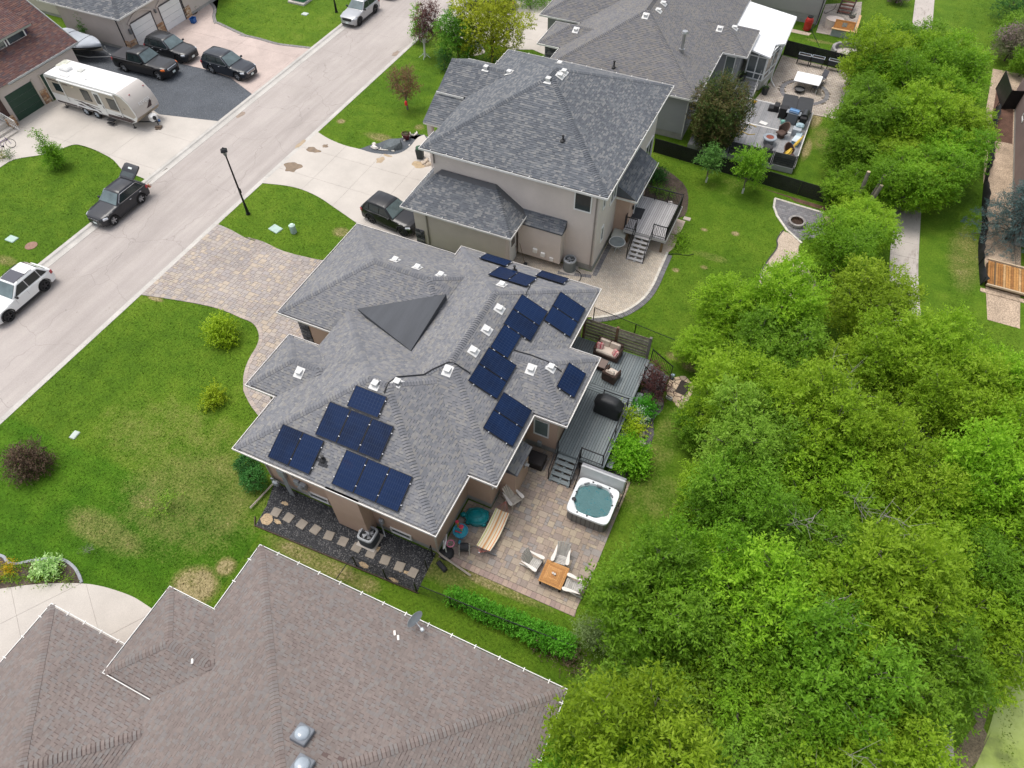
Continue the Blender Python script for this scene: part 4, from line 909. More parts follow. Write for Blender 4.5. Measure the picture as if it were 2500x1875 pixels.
def panel_meshes(w,l):
 f = MB(); t = .035
 for x,y,sx,sy in ((0,l/2-.012,w,.024),(0,-l/2+.012,w,.024),(w/2-.012,0,.024,l-.048),(-w/2+.012,0,.024,l-.048)): f.box((x,y,.09),(sx,sy,t))
 f.box((0,0,.07),(w-.05,l-.05,.01))
 g_ = MB(); g_.box((0,0,.094),(w-.05,l-.05,.012))
 n = 10
 for i in range(1,n): x = -w/2+w*i/n; g_.face([(x-.005,-l/2+.03,.1015),(x+.005,-l/2+.03,.1015),(x+.005,l/2-.03,.1015),(x-.005,l/2-.03,.1015)],.6)
 for i in range(1,6): y = -l/2+l*i/6; g_.face([(-w/2+.03,y-.006,.1012),(w/2-.03,y-.006,.1012),(w/2-.03,y+.006,.1012),(-w/2+.03,y+.006,.1012)],.3)
 r = MB(); [r.box((0,y,.035),(w+.0,.04,.05)) for y in (-l*.3,l*.3)]
 return f.data('panel_frame',PVF),g_.data('solar_cells',PVM),r.data('mounting_rail',CLAMP)
PM = {}
def solar_panel(x,y,facing,landscape,label,group):
 """x, y: plan centre on the roof slope"""
 w,l = (1.66,1.05) if landscape else (1.13,1.655)
 ang = {'s': 0,'e': 90,'n': 180}[facing]; z = roof_z('H1',x,y)
 rot = (Matrix.Rotation(R(ang),3,'Z') @ Matrix.Rotation(math.atan(.455),3,'X')).to_euler()
 t = thing('solar_panel',label,'solar panel',(x,y,z+.02),group=group,rot=rot)
 if (w,l) not in PM: PM[(w,l)] = panel_meshes(w,l)
 f,g_,r = PM[(w,l)]; put('panel_frame',f,t); put('solar_cells',g_,t); put('mounting_rail',r,t)
 if 'clamp' not in PM:
  c = MB(); c.bev((0,0,0),(.06,.05,.05),.01); PM['clamp'] = c.data('clamp',CLAMP)
 for sx,sy in ((-1,-.3),(1,-.3),(-1,.3),(1,.3)): put('clamp',PM['clamp'],t,Matrix.Translation((sx*(w/2+.02),sy*l,.085)))
G = 'solar panels on the bungalow roof'
for i in range(2): solar_panel(-16.83+i*1.15,11.31,'s',0,('left' if not i else 'right')+' panel of the pair nearest the front lawn eave',G)
for i in range(3): solar_panel(-15.11+i*1.15,12.92,'s',0,('left','centre','right')[i]+' panel of the middle trio on the south slope',G)
for i in range(3): solar_panel(-13.35+i*1.15,11.33,'s',0,('left','centre','right')[i]+' panel of the trio above the gravel strip',G)
solar_panel(-13.98,14.23,'s',1,'single sideways panel at the top of the south slope',G)
for i in range(2): solar_panel(-9.69,23.1-i*1.15,'e',0,('upper, reddish' if not i else 'lower, bluer')+' panel of the topmost pair in the central column',G)
solar_panel(-9.92,20.54,'e',1,'single sideways panel in the middle of the central column',G)
for i in range(2): solar_panel(-9.69,19.1-i*1.15,'e',0,('upper' if not i else 'lower')+' panel of the pair below the sideways one',G)
for i in range(2): solar_panel(-8.1,17.38-i*1.15,'e',0,('upper' if not i else 'lower')+' panel of the pair above the chest beside the patio',G)
for i in range(2): solar_panel(-8.14,24.77-i*1.15,'e',0,('upper' if not i else 'lower')+' panel of the pair at the far corner by the neighbour',G)
solar_panel(-6.23,20.27,'e',1,'lone panel on the small wing beside the deck',G)
solar_panel(-13.38,26.67,'n',1,'sideways black-looking panel at the west end of the north slope',G)
for i in range(2): solar_panel(-12.2+i*1.15,25.2,'n',0,('west' if not i else 'east')+' panel of the black-looking pair on the north slope',G)
solar_panel(-9.87,26.67,'n',1,'sideways black-looking panel at the east end of the north slope',G)
# satellite dish on the eave of the foreground house
sx,sy,sz = (-7.69,6.74,3.3); dish = thing('satellite_dish','grey satellite dish clamped to the foreground gutter edge','satellite dish',(sx,sy,3.3),R(-28))
DG = mat('dish_grey',(.42,.45,.47),.45,.1,.05,3)
mb = MB(); mb.tube([(0,0,0),(.0,0,.28),(.04,.04,.42)],.028,8); mb.bev((0,0,.02),(.16,.12,.05),.01); mb.build('mast',DG,dish)
T = Matrix.Translation((.06,.1,.55)) @ Matrix.Rotation(R(78),4,'Y') @ Matrix.Rotation(R(-10),4,'X')
one('lathe','reflector',DG,dish,smooth=50)(None,[(.03,0),(.12,.008),(.22,.03),(.33,.075),(.335,.085),(.325,.085),(.22,.042),(.12,.02),(.001,.012)],26,sy=1.15,m=T)
mb = MB(); mb.tube([(.08,.1,.3),(.45,.12,.38),(.62,.12,.52)],.018,6); mb.bev((.66,.12,.56),(.16,.14,.12),.03); mb.build('feed_arm',DG,dish)
# ---------------------------------------------------------------- paving laid piece by piece
def ashlar(poly,u,seed,sizes=((2,2,5),(2,1,4),(1,2,2),(1,1,3),(3,2,1))):
 rn = random.Random(seed); x0,x1 = min(p[0] for p in poly),max(p[0] for p in poly); y0,y1 = min(p[1] for p in poly),max(p[1] for p in poly)
 W,H = int((x1-x0)/u)+3,int((y1-y0)/u)+3; occ = np.zeros((W,H),bool); out = []
 pool = [s for s in sizes for _ in range(s[2])]
 for j in range(H):
  for i in range(W):
   if occ[i,j]: continue
   for t in range(6):
    w,h,_ = rn.choice(pool)
    if i+w <= W and j+h <= H and not occ[i:i+w,j:j+h].any(): break
   else: w,h = 1,1
   if occ[i:i+w,j:j+h].any() or i+w > W or j+h > H: w = h = 1
   occ[i:i+w,j:j+h] = True; out.append((x0+i*u,y0+j*u,x0+(i+w)*u,y0+(j+h)*u))
 return out
def bond(poly,w,h):
 x0,x1 = min(p[0] for p in poly),max(p[0] for p in poly); y0,y1 = min(p[1] for p in poly),max(p[1] for p in poly)
 return [(x0+i*w-(w/2 if j % 2 else 0),y0+j*h,x0+(i+1)*w-(w/2 if j % 2 else 0),y0+(j+1)*h) for j in range(int((y1-y0)/h)+1) for i in range(int((x1-x0)/w)+2)]
def herring(poly,u):
 x0,x1 = min(p[0] for p in poly),max(p[0] for p in poly); y0,y1 = min(p[1] for p in poly),max(p[1] for p in poly); out = []
 for i in range(-2,int((x1-x0)/u)+2):
  for j in range(-2,int((y1-y0)/u)+2):
   d = (i-j) % 4; x,y = x0+i*u,y0+j*u
   if d == 0: out.append((x,y,x+2*u,y+u))
   if d == 3: out.append((x,y,x+u,y+2*u))
 return out
def lay(name,poly,rects,m,joint,n_ind=300,gap=.010,z=.035,piece='paver',skip=None,parent=None):
 mb = MB(); mb.prism(poly,-.1,z-.012); base = struct(name,mb,joint) if parent is None else mb.build(name,joint,parent)
 full,rest = [],MB()
 for x0,y0,x1,y1 in rects:
  a,b,c,d = x0+gap/2,y0+gap/2,x1-gap/2,y1-gap/2; cx,cy = (a+c)/2,(b+d)/2
  if not in_view((cx,cy,0),.01) or (skip and skip(cx,cy)): continue
  ins = [inside(p,poly) for p in ((a,b),(c,b),(c,d),(a,d))]
  if all(ins): full.append((dist_cam((cx,cy,0)),cx,cy,c-a,d-b))
  elif any(ins):
   q = clip_convex(poly,[(a,b),(c,b),(c,d),(a,d)])
   if len(q) > 2: rest.prism(q,z-.03,z+random.random()*.004,random.random())
 full.sort(); cache = {}
 for k,(_,cx,cy,w,h) in enumerate(full):
  if k < n_ind:
   key = (round(w,3),round(h,3))
   if key not in cache: b = MB(); b.bev((0,0,-.02),(w,h,.04),.006); cache[key] = b.data(piece,m)
   put(piece,cache[key],base,Matrix.Translation((cx,cy,z+random.random()*.004)) @ Matrix.Rotation(random.uniform(-.01,.01),4,'Z'))
  else:
   zz = z+random.random()*.004; x0,x1,y0,y1 = cx-w/2,cx+w/2,cy-h/2,cy+h/2; e = .006; t = random.random()
   v = [(x0,y0,z-.02),(x1,y0,z-.02),(x1,y1,z-.02),(x0,y1,z-.02),(x0+e,y0+e,zz),(x1-e,y0+e,zz),(x1-e,y1-e,zz),(x0+e,y1-e,zz)]
   rest.mesh(v,[(4,5,6,7),(0,1,5,4),(1,2,6,5),(2,3,7,6),(3,0,4,7)],t)
 if rest.f: tag(rest.build(piece+'_field',m,base),kind='stuff')
 return base
JOINT = mat('sand_joint',(.17,.145,.115),.95,0,.2,2)
PAV_P = pal('pavers_blend',[(.295,.235,.19),(.345,.275,.21),(.26,.21,.18),(.32,.255,.21),(.25,.225,.21),(.37,.305,.23),(.305,.24,.195),(.275,.245,.225),(.335,.275,.22),(.29,.235,.205)],.85,True,.12,20,.004,.12,.5)
PAV_D = pal('pavers_drive',[(.33,.28,.25),(.36,.315,.28),(.30,.265,.245),(.38,.325,.27),(.32,.285,.27),(.41,.34,.27),(.34,.30,.275),(.35,.305,.275)],.85,True,.1,20,.004,.1,.4)
PAV_B = pal('pavers_beige',[(.50,.43,.345),(.47,.40,.325),(.53,.46,.37),(.44,.385,.32),(.49,.43,.36)],.85,True,.1,20,.003,.12,.5)
PAV_G = pal('pavers_charcoal',[(.15,.145,.15),(.18,.17,.175),(.2,.195,.2),(.16,.155,.165)],.85,True,.12,20,.003,.1,.5)
PAV_T = pal('pavers_taupe',[(.38,.325,.275),(.42,.36,.30),(.35,.30,.26),(.44,.385,.33),(.40,.345,.3)],.85,True,.14,20,.003,.2,.5)
# rear patio of the solar house
patio = [(-9.05,11.1),(-2.1,11.1),(-2.0,13),(-1.95,18.4),(-7.8,18.4),(-7.8,14.1),(-9.05,14.1)]
lay('patio',patio,ashlar(patio,.165,5),PAV_P,JOINT)
lay('patio_border',[(-9.0,10.78),(-2.05,10.78),(-2.08,11.095),(-9.05,11.095)],[(-9.05+i*.24,10.78,-9.05+(i+1)*.24,11.095) for i in range(30)],pal('pavers_border',[(.30,.22,.19),(.34,.25,.21),(.27,.2,.175),(.37,.275,.22)],.85,True,.12,20,.004),JOINT)
# paver drive and front walk
dr_s = smooth_line([(KERB_R+.005,(-34.27,18.54)[1]),(-32.83,18.93),(-31.34,19.25),(-29.82,19.51),(-28.57,19.58),(-27.52,19.51),(-26.61,19.47),(-25.94,19.16),(-25.39,18.61),(-25.11,17.95),(-25.00,17.34),(-24.77,16.58),(-24.43,15.90),(-23.97,15.28),(-23.70,14.98),(-22.81,14.39),(-21.98,13.99)],3)
dr = dr_s + [(-18.7,12.6),(-18.7,16),(-22.4,19),(-22.4,26.6)] + smooth_line([(-25.40,26.09),(-26.06,25.86),(-28.58,25.61),(-30.55,25.84),(-31.88,25.74),(-30.70,25.66),(-31.76,25.65),(-33.30,25.93),(KERB_R+.005,(-34.39,26.04)[1])],3)
lay('driveway',dr,ashlar(dr,.15,8,((2,2,4),(2,1,4),(1,1,1),(3,2,2),(1,2,1))),PAV_D,JOINT,300)
def curb_pavers(name,line,m,w,l,z0,z1,off=0):
 """soldier course along a curve, each stone its own piece"""
 P = [Vector(p) for p in line]; base = tag(bpy.data.objects.new(name,None),kind='structure'); COL.objects.link(base); WM[base.name] = ident(); acc = 0; b = MB(); b.bev((0,0,(z0+z1)/2),(l-.012,w,z1-z0),.008); me = b.data('border_stone',m)
 for a,c in zip(P,P[1:]):
  d = c-a; L = d.length
  if L < 1e-6: continue
  while acc < L:
   q = a+d*(acc/L); n_ = Vector((-d.y,d.x)).normalized()*off
   put('border_stone',me,base,Matrix.Translation((q.x+n_.x,q.y+n_.y,random.random()*.004)) @ Matrix.Rotation(math.atan2(d.y,d.x),4,'Z')); acc += l
  acc -= L
curb_pavers('walk_border',dr_s[6:],pal('pavers_walk_edge',[(.36,.30,.265),(.40,.335,.29),(.33,.28,.255)],.85,True,.1,20),.22,.24,-.05,.045,.12)
# gravel side yard with stepping stones
strip = [(-18.0,8.55),(-9.1,8.88),(-9.2,10.9),(-18.6,10.9),(-18.15,9.6)]
BLACKG = pal('black_gravel',[(.035,.036,.04),(.07,.071,.076),(.12,.12,.122),(.05,.051,.055),(.2,.195,.19)],.8,True,.5,30,.03,.25,.6)
mb = MB(); mb.prism(strip,-.1,.012); struct('gravel_strip',mb,mat('black_gravel_bed',(.035,.036,.04),.9,0,.3,3,.5,35,.03))
def pebbles(name,poly,n,m,r0,r1,seed,z=.0):
 rn = random.Random(seed); mb = MB(); xs = [p[0] for p in poly]; ys = [p[1] for p in poly]
 while n:
  x,y = rn.uniform(min(xs),max(xs)),rn.uniform(min(ys),max(ys))
  if not inside((x,y),poly): continue
  n -= 1; r = rn.uniform(r0,r1); a = rn.random()*6; h = r*.8
  v = [(x+r*rn.uniform(.7,1.2)*math.cos(a+k*1.57),y+r*rn.uniform(.7,1.2)*math.sin(a+k*1.57),z) for k in range(4)]+[(x+rn.uniform(-.3,.3)*r,y+rn.uniform(-.3,.3)*r,z+h)]
  mb.mesh(v,[(0,1,4),(1,2,4),(2,3,4),(3,0,4)],rn.random())
 return tag(mb.build(name,m),kind='stuff')
pebbles('gravel',strip,9000,BLACKG,.018,.042,3,.012)
pebbles('gravel',pad,5000,pal('dark_gravel_stones',[(.11,.118,.13),(.16,.168,.18),(.22,.226,.235),(.13,.135,.142)],.9,True,.3,30),.015,.04,4,.018)
STEP = mat('stepping_stone',(.27,.235,.195),.9,0,.12,2,.1,25,.004)
for i,(x,y) in enumerate([(-17.49,9.53),(-16.74,9.54),(-15.93,9.52),(-15.16,9.55),(-14.37,9.56),(-13.58,9.58),(-12.80,9.59),(-12.02,9.61),(-11.23,9.60),(-10.44,9.60),(-9.70,9.60)]):
 mb = MB(); mb.bev((0,0,.03),(.46,.46,.07),.015); o = mb.build('stepping_stone',STEP); o.location = (x,y,0); o.rotation_euler = (0,0,R(random.uniform(-8,8)))
 tag(o,('dirt-covered stepping stone at the lawn end of the row' if i == 0 else 'last stepping stone of the row, beside the corner gate' if i == 10 else f'{["second","third","fourth","fifth","sixth","seventh","eighth","ninth","tenth"][i-1]} square stepping stone counted from the lawn end'),'stepping stone','stepping stones across the black gravel strip')
mb = MB(); sweep(mb,[(-9.0,8.83),(-18.0,8.5),(-18.3,8.9)],[(-.02,-.05),(-.02,.09),(.02,.09),(.02,-.05)]); struct('edging_strip',mb,mat('rust_edging',(.07,.04,.035),.8,0,.3,3))
for x,y,rx,ry,s in ((*(-17.67,9.05),.35,.3,41),(*(-17.11,9.13),.25,.12,42),(*(-12.03,8.97),.3,.12,43),(*(-11.87,9.91),.12,.2,44),(*(-9.95,9.49),.25,.1,45),(*(-10.32,9.58),.1,.22,46),(*(-10.38,8.92),.3,.08,47),(*(-17.38,10.12),.22,.1,48)): puddle((x,y),rx,ry,s,mat('spilled_sand',(.42,.31,.19),.95,0,.2,4,.25,30),.045 if s == 46 else .03)
# ---------------------------------------------------------------- decks
def boards(parent,x0,x1,y0,y1,z,w,m,along='y',gap=.022,t=.03):
 n = int(round(((x1-x0) if along == 'y' else (y1-y0))/w)); L = (y1-y0) if along == 'y' else (x1-x0); b = MB()
 b.bev((0,0,-t/2),(w-gap,L,t) if along == 'y' else (L,w-gap,t),.006); me = b.data('board',m)
 for i in range(n): put('board',me,parent,Matrix.Translation((x0+w*(i+.5),(y0+y1)/2,z) if along == 'y' else ((x0+x1)/2,y0+w*(i+.5),z)) @ Matrix.Rotation(random.uniform(-.002,.002),4,'Z'),world=True)
def railing(parent,pts,m,h=.95,sp=.11,posts=None,bal=True,pw=.05):
 """pts: 3-D points at floor level"""
 P = [Vector(p) for p in pts]; mb = MB(); up = Vector((0,0,h))
 for a,b in zip(P,P[1:]): mb.tube([a+up,b+up],.034,4); mb.tube([a+Vector((0,0,.1)),b+Vector((0,0,.1))],.022,4)
 o = mb.build('railing',m,parent,world=True)
 for a,b in zip(P,P[1:]):
  L = (b-a).length; k = max(1,round(L/1.3)) if posts is None else posts
  for i in range(k+1):
   if i == 0 and a is not P[0]: continue
   q = lerp(a,b,i/k); c = MB(); c.box((q[0],q[1],q[2]+(h+.06)/2-.04),(pw,pw,h+.14)); c.build('post',m,o,world=True)
  if bal:
   n = int(L/sp)
   for i in range(1,n):
    q = lerp(a,b,i/n); c = MB(); c.box((q[0],q[1],q[2]+h/2+.05),(.02,.02,h-.12)); c.build('baluster',m,o,world=True)
 return o
def steps(parent,x0,x1,y0,dy,z,n,rise,run,m,axis='y',tread_t=.035,stringer=True):
 for i in range(n):
  zz = z-rise*(i+1)+rise; mb = MB()
  if axis == 'y': mb.bev(((x0+x1)/2,y0+dy*run*(i+.5),z-rise*i-.02),(x1-x0,run-.02,tread_t),.006)
  else: mb.bev((y0+dy*run*(i+.5),(x0+x1)/2,z-rise*i-.02),(run-.02,x1-x0,tread_t),.006)
  mb.build('stair_tread',m,parent,world=True)
 if stringer:
  for x in (x0+.06,(x0+x1)/2,x1-.06):
   mb = MB(); L = n*run; a = (x,y0,z-.1) if axis == 'y' else (y0,x,z-.1); b = (x,y0+dy*L,z-rise*n+.02) if axis == 'y' else (y0+dy*L,x,z-rise*n+.02)
   mb.tube([a,b],[.09,.09],4); mb.build('stringer',m,parent,world=True)
BLK = mat('rail_black',(.012,.012,.014),.45,.2,.05,3)
DECKM = pal('deck_blue_grey',[(.165,.19,.196),(.18,.205,.212),(.155,.18,.187),(.19,.212,.216),(.172,.197,.206)],.75,True,.14,14,.003,.1,.8,spec=.25)
d1 = thing('deck','blue-grey stained deck with black railings behind the solar house','deck',(-5.5,22,0))
boards(d1,-7.75,-3.41,22.85,25.75,1.0,.14,DECKM); boards(d1,-6.03,-3.41,18.05,22.38,1.0,.14,DECKM); boards(d1,-7.75,-3.41,22.39,22.84,1.0,.15,DECKM,'x')
mb = MB(); sweep(mb,[(-7.7,25.77),(-3.39,25.77),(-3.39,18.03),(-6.0,18.03)],[(0,.72),(0,.965),(-.03,.965),(-.03,.72)]); mb.build('fascia',DECKM,d1,world=True)
one('prism','joist_frame',mat('joist_dark',(.05,.045,.04),.9),d1,world=True)([(-7.75,22.2),(-6.02,22.2),(-6.02,18.1),(-3.45,18.1),(-3.45,25.7),(-7.75,25.7)],.55,.94)
for i in range(6): one('box','deck_post',MATS['joist_dark'],d1,world=True)((-3.5 if i < 4 else -5.9+(i-4)*1.3,18.2+i*2.4 if i < 4 else 18.15,.3),(.14,.14,.6))
boards(d1,-3.38,-3.02,18.4,23.6,.62,.18,DECKM)
railing(d1,[(-4.66,18.12,1),(-3.5,18.12,1)],BLK,bal=False,posts=1); railing(d1,[(-3.5,18.12,1),(-3.5,21.95,1)],BLK,bal=False,posts=2); railing(d1,[(-3.5,21.95,1),(-4.85,21.95,1)],BLK,bal=False,posts=1)
steps(d1,-5.82,-4.72,18.03,-1,.83,5,.165,.25,DECKM)
for x in (-5.86,-4.68): railing(d1,[(x,18.0,.95),(x,16.85,.12)],BLK,h=.9,bal=False,posts=1)
steps(d1,24.45,25.72,-3.38,1,.80,4,.19,.31,DECKM,'x')
railing(d1,[(-3.36,25.76,.98),(-2.08,25.8,.08)],BLK,h=.92,sp=.12,posts=1); railing(d1,[(-3.36,24.4,.98),(-2.1,24.4,.08)],BLK,h=.92,bal=False,posts=1)
# horizontal-slat privacy screen
WEATH = pal('weathered_slats',[(.25,.21,.165),(.21,.175,.135),(.30,.255,.205),(.18,.15,.12),(.27,.235,.195)],.9,True,.3,9,.006,.25,1.5)
ps = thing('privacy_screen','weathered wood slat privacy screen at the end of the deck','screen',(-5.6,25.82,1))
for i,x in enumerate((-7.45,-5.52,-3.62)): one('bev','screen_post',mat('cedar_post',(.14,.085,.05),.85,0,.25,3) if i < 2 else mat('grey_post',(.16,.145,.13),.9,0,.2,3),ps,world=True)((x,25.86,1.78),(.15,.15,1.75),.012)
for a,b in ((-7.37,-5.6),(-5.44,-3.7)):
 for k in range(13): one('bev','slat',WEATH,ps,world=True)(((a+b)/2,25.82+(k % 2)*.02,1.06+k*.125),(b-a,.022,.098),.004)
# wire fences
def wire_fence(name,label,pts,h,m,post_sp=2.6,mesh=True,slats=False,gate=None):
 t = thing(name,label,'fence',(*pts[0],0)); mb = MB(); P = [Vector((*p,0)) for p in pts]; up = Vector((0,0,h))
 for a,b in zip(P,P[1:]): mb.tube([a+up,b+up],.022,5)
 mb.build('top_rail',m,t,world=True)
 for i,(a,b) in enumerate(zip(P,P[1:])):
  L = (b-a).length; k = max(1,round(L/post_sp))
  for j in range(k+1):
   if j == 0 and i: continue
   q = lerp(a,b,j/k); c = MB(); c.cyl(q,.032,0,h+.03,7); c.build('post',m,t,world=True)
  d = (b-a).normalized(); ang = math.atan2(d.y,d.x); c = MB()
  if mesh and not slats:
   n = int(L/.11)
   for j in range(n+1):
    q = a+d*(j*.11)
    for s_ in (1,-1):
     e = q+d*(s_*h*.9); lim = max(0,min(L,(e-a).dot(d))); f = abs((lim-j*.11)/(h*.9)) if h else 0
     c.tube([q+Vector((0,0,.05)),a+d*lim+Vector((0,0,.05+f*(h-.06)))],.0035,3,cap=False)
  if slats:
   n = int(L/.075); 
   for j in range(n): q = a+d*(j*.075+.037); c.box((q.x,q.y,h/2+.02),(.072,.012,h-.06),ang,random.random()*.8)
   for j in range(int(h/.1)): c.box((*(lerp(a,b,.5)[:2]),.05+j*.1),(L,.02,.006),ang,.9)
  if c.f: tag(c.build('chain_link' if not slats else 'slat_infill',m if not slats else mat('privacy_slat_black',(.014,.014,.015),.55,0,.3,2),t,world=True),kind='stuff')
 return t
wire_fence('fence','thin black wire fence across the lawn beyond the deck',[(-7.6,28.1),(-2.25,27.55),(2.0,27.2)],1.2,BLK,2.7)
wire_fence('fence','black chain-link fence enclosing the gravel strip corner',[(-9.25,10.7),(-9.18,10.0),(-9.12,8.88),(-12.3,8.78),(-12.36,7.5)],1.2,BLK,1.6)
wire_fence('fence','low wire fence running along behind the clipped hedge',[(-9.1,8.85),(-5.6,9.0),(-1.6,9.25)],1.1,BLK,1.8)
wire_fence('fence','black slatted chain-link fence beside the columnar pear tree',[(-9.5,46.35),(-5.3,46.05),(-1.2,45.75),(1.45,45.5),(4.1,45.3)],1.2,BLK,2.7,slats=True)
wire_fence('fence','black slatted fence behind the three raised planters',[(-3.4,65.1),(-1.0,64.85),(1.25,64.65),(2.75,64.5)],1.3,BLK,2.3,slats=True)
wire_fence('fence','black wire fence closing the patio along the willow row',[(2.75,64.5),(2.55,60),(2.4,56.8)],1.2,BLK,2.5)
wire_fence('fence','dark slatted fence by the brown house corner',[(13.9,66.5),(14.4,63.4),(15.6,63.8)],1.6,BLK,2.5,slats=True)
# sagging black silt fence along the stone chips
sf = thing('silt_fence','long sagging black fabric silt fence on wooden stakes','fence',(13.7,52,0)); SILT = mat('silt_fabric',(.010,.010,.011),.8,0,.3,1.5)
pts = [(13.95,63.0),(13.82,60.2),(13.72,57.5),(13.66,54.6),(13.52,52.2),(13.5,49.6),(13.58,47.3),(13.45,45.2),(13.55,43.0),(13.72,41.0)]
mb = MB(); sl = smooth_line(pts,8); secs = [[(x+.10+.10*math.sin(i*.37)+.04*math.sin(i*1.7),y,.62+.08*math.sin(i*.53)),(x+.05*math.sin(i*.9),y,.32),(x-.02,y,.01)] for i,(x,y) in enumerate(sl)]
secs = [s_+[(p[0]-.02,p[1],p[2]-.005) for p in s_[::-1]] for s_ in secs]; mb.loft(secs,True); mb.build('fabric',SILT,sf,world=True,smooth=60)
for x,y in pts: one('box','stake',SILT,sf,world=True)((x-.04,y,.35),(.04,.04,.75))
# ---------------------------------------------------------------- neighbour's patio, deck and fire-pit pad
h2p = smooth_line([(-5.32,35.65),(-5.3,34.2),(-5.28,32.66),(-5.41,31.46),(-5.76,30.44),(-6.29,29.54),(-7.05,28.84),(-8.0,28.25)],4)
full_p = h2p + [(-8.3,28.25),(-8.3,27.9),(-14.3,27.9),(-14.3,32.1),(-9.2,32.1),(-9.2,35.65)]
lay('patio',full_p,herring(full_p,.105),PAV_B,JOINT,0,.008)
curb_pavers('patio_border',h2p,PAV_G,.30,.11,-.02,.043,.30); curb_pavers('patio_border',[(-9.15,35.5),(-9.05,31.85),(-11.2,31.3)],PAV_G,.30,.11,-.02,.043,.14); curb_pavers('patio_kerb',h2p,pal('cream_kerb',[(.56,.52,.45),(.6,.56,.49),(.52,.48,.42)],.85,True,.1,20),.16,.5,-.05,.06,.06)
mb = MB(); mb.prism([(-9.1,35.6),(-5.3,35.7),(-5.0,36.5),(-5.05,39.5),(-9.1,39.6)],-.1,.016); struct('gravel_bed',mb,BEIGE_GRAVEL)
mb = MB(); mb.prism(smooth_line([(-9.1,39.5),(-5.6,39.6),(-5.4,41.4),(-6.4,43.6),(-9.1,44.6)],3,True),-.1,.02); struct('planting_bed',mb,SOIL)
DECKG = pal('deck_pale_grey',[(.40,.385,.38),(.43,.415,.41),(.38,.365,.36),(.45,.435,.43)],.7,True,.06,10,.002,.06,.8)
d2 = thing('deck','small pale grey deck with black baluster railing and stairs','deck',(-7,37.5,0))
boards(d2,-8.36,-5.5,35.62,39.4,1.2,.14,DECKG); mb = MB(); sweep(mb,[(-8.36,35.6),(-5.48,35.6),(-5.48,39.42),(-8.36,39.42)],[(0,.95),(0,1.165),(-.03,1.165),(-.03,.95)]); mb.build('fascia',DECKG,d2,world=True)
one('prism','joist_frame',MATS['joist_dark'],d2,world=True)([(-8.3,35.7),(-5.55,35.7),(-5.55,39.3),(-8.3,39.3)],.8,1.15)
for x,y in ((-8.1,35.8),(-5.7,35.8),(-5.7,39.2)): one('box','deck_post',mat('treated_post',(.18,.12,.07),.85,0,.2,3),d2,world=True)((x,y,.5),(.15,.15,1.0))
railing(d2,[(-8.34,39.35,1.2),(-5.56,39.35,1.2)],BLK,posts=3,sp=.10); railing(d2,[(-5.56,39.35,1.2),(-5.56,35.68,1.2)],BLK,posts=3,sp=.10); railing(d2,[(-5.56,35.68,1.2),(-6.45,35.68,1.2)],BLK,posts=1,sp=.10); railing(d2,[(-7.56,35.68,1.2),(-8.34,35.68,1.2),(-8.34,36.5,1.2)],BLK,posts=1,sp=.10)
steps(d2,-7.52,-6.45,35.58,-1,1.03,6,.175,.24,DECKG)
for x in (-7.56,-6.42): railing(d2,[(x,35.6,1.15),(x,34.2,.1)],BLK,h=.9,bal=False,posts=1)
mb = MB(); mb.bev((0,0,.008),(.82,1.15,.016),.004); o = mb.build('door_mat',mat('rubber_black',(.03,.031,.034),.85,0,.2,4)); o.location = (-8.05,37.5,1.202); o.rotation_euler = (0,0,.06); tag(o,'black rectangular mat on the pale grey deck','doormat')
# fire pit pad and gravel trail
fp = [(.08,44.45),(3.45,44.2),(4.0,41.8),(2.5,40.6),(1.48,41.44),(.64,42.57),(.2,43.5)]
lay('fire_pit_pad',fp,bond(fp,.26,.21),PAV_G,mat('dark_joint',(.06,.055,.05),.95),200); curb_pavers('pad_kerb',[(2.5,40.6),(1.48,41.44),(.64,42.57),(.2,43.5),(.08,44.5),(3.45,44.25)],MATS['cream_kerb'],.15,.45,-.05,.05)
trail = smooth_line([(1.3,41.2),(1.13,40.2),(1.29,39.3),(1.0,37.84),(.8,36.4),(.9,34.5),(1.4,32.9),(3.0,33.2),(3.7,35.1),(4.4,36.6),(3.4,38.2),(2.6,39.6),(2.5,40.6)],3,True)
mb = MB(); mb.prism(trail,-.1,.014); struct('gravel_path',mb,BEIGE_GRAVEL); pebbles('gravel',trail,2500,pal('beige_stones',[(.5,.41,.33),(.42,.34,.27),(.57,.48,.4)],.9),.02,.05,9,.014)
mb = MB(); sweep(mb,smooth_line([(1.3,41.25),(1.1,40.2),(1.26,39.3),(.97,37.84),(.77,36.4),(.87,34.5)],4),[(-.04,-.02),(-.04,.06),(.03,.06),(.03,-.02)]); struct('edging_strip',mb,mat('rubber_edging',(.05,.05,.05),.8))
gp = smooth_line([(1.2,31.6),(1.4,32.9),(3.0,33.4),(4.6,32.8),(4.8,31.4),(3.2,30.6)],2,True); lay('grey_pad',gp,bond(gp,.5,.25),PAV_G,MATS['dark_joint'],60)
mb = MB(); mb.prism([(-1.0,45.3),(4.2,44.95),(4.3,44.5),(1.4,44.75),(1.1,45.0)],-.1,.018); struct('mulch_strip',mb,MULCH)
mb = MB(); mb.prism([(3.5,44.2),(4.1,41.9),(5.6,42.2),(5.4,44.6)],-.1,.012); struct('stone_chip_strip',mb,MATS['tan_chips'])
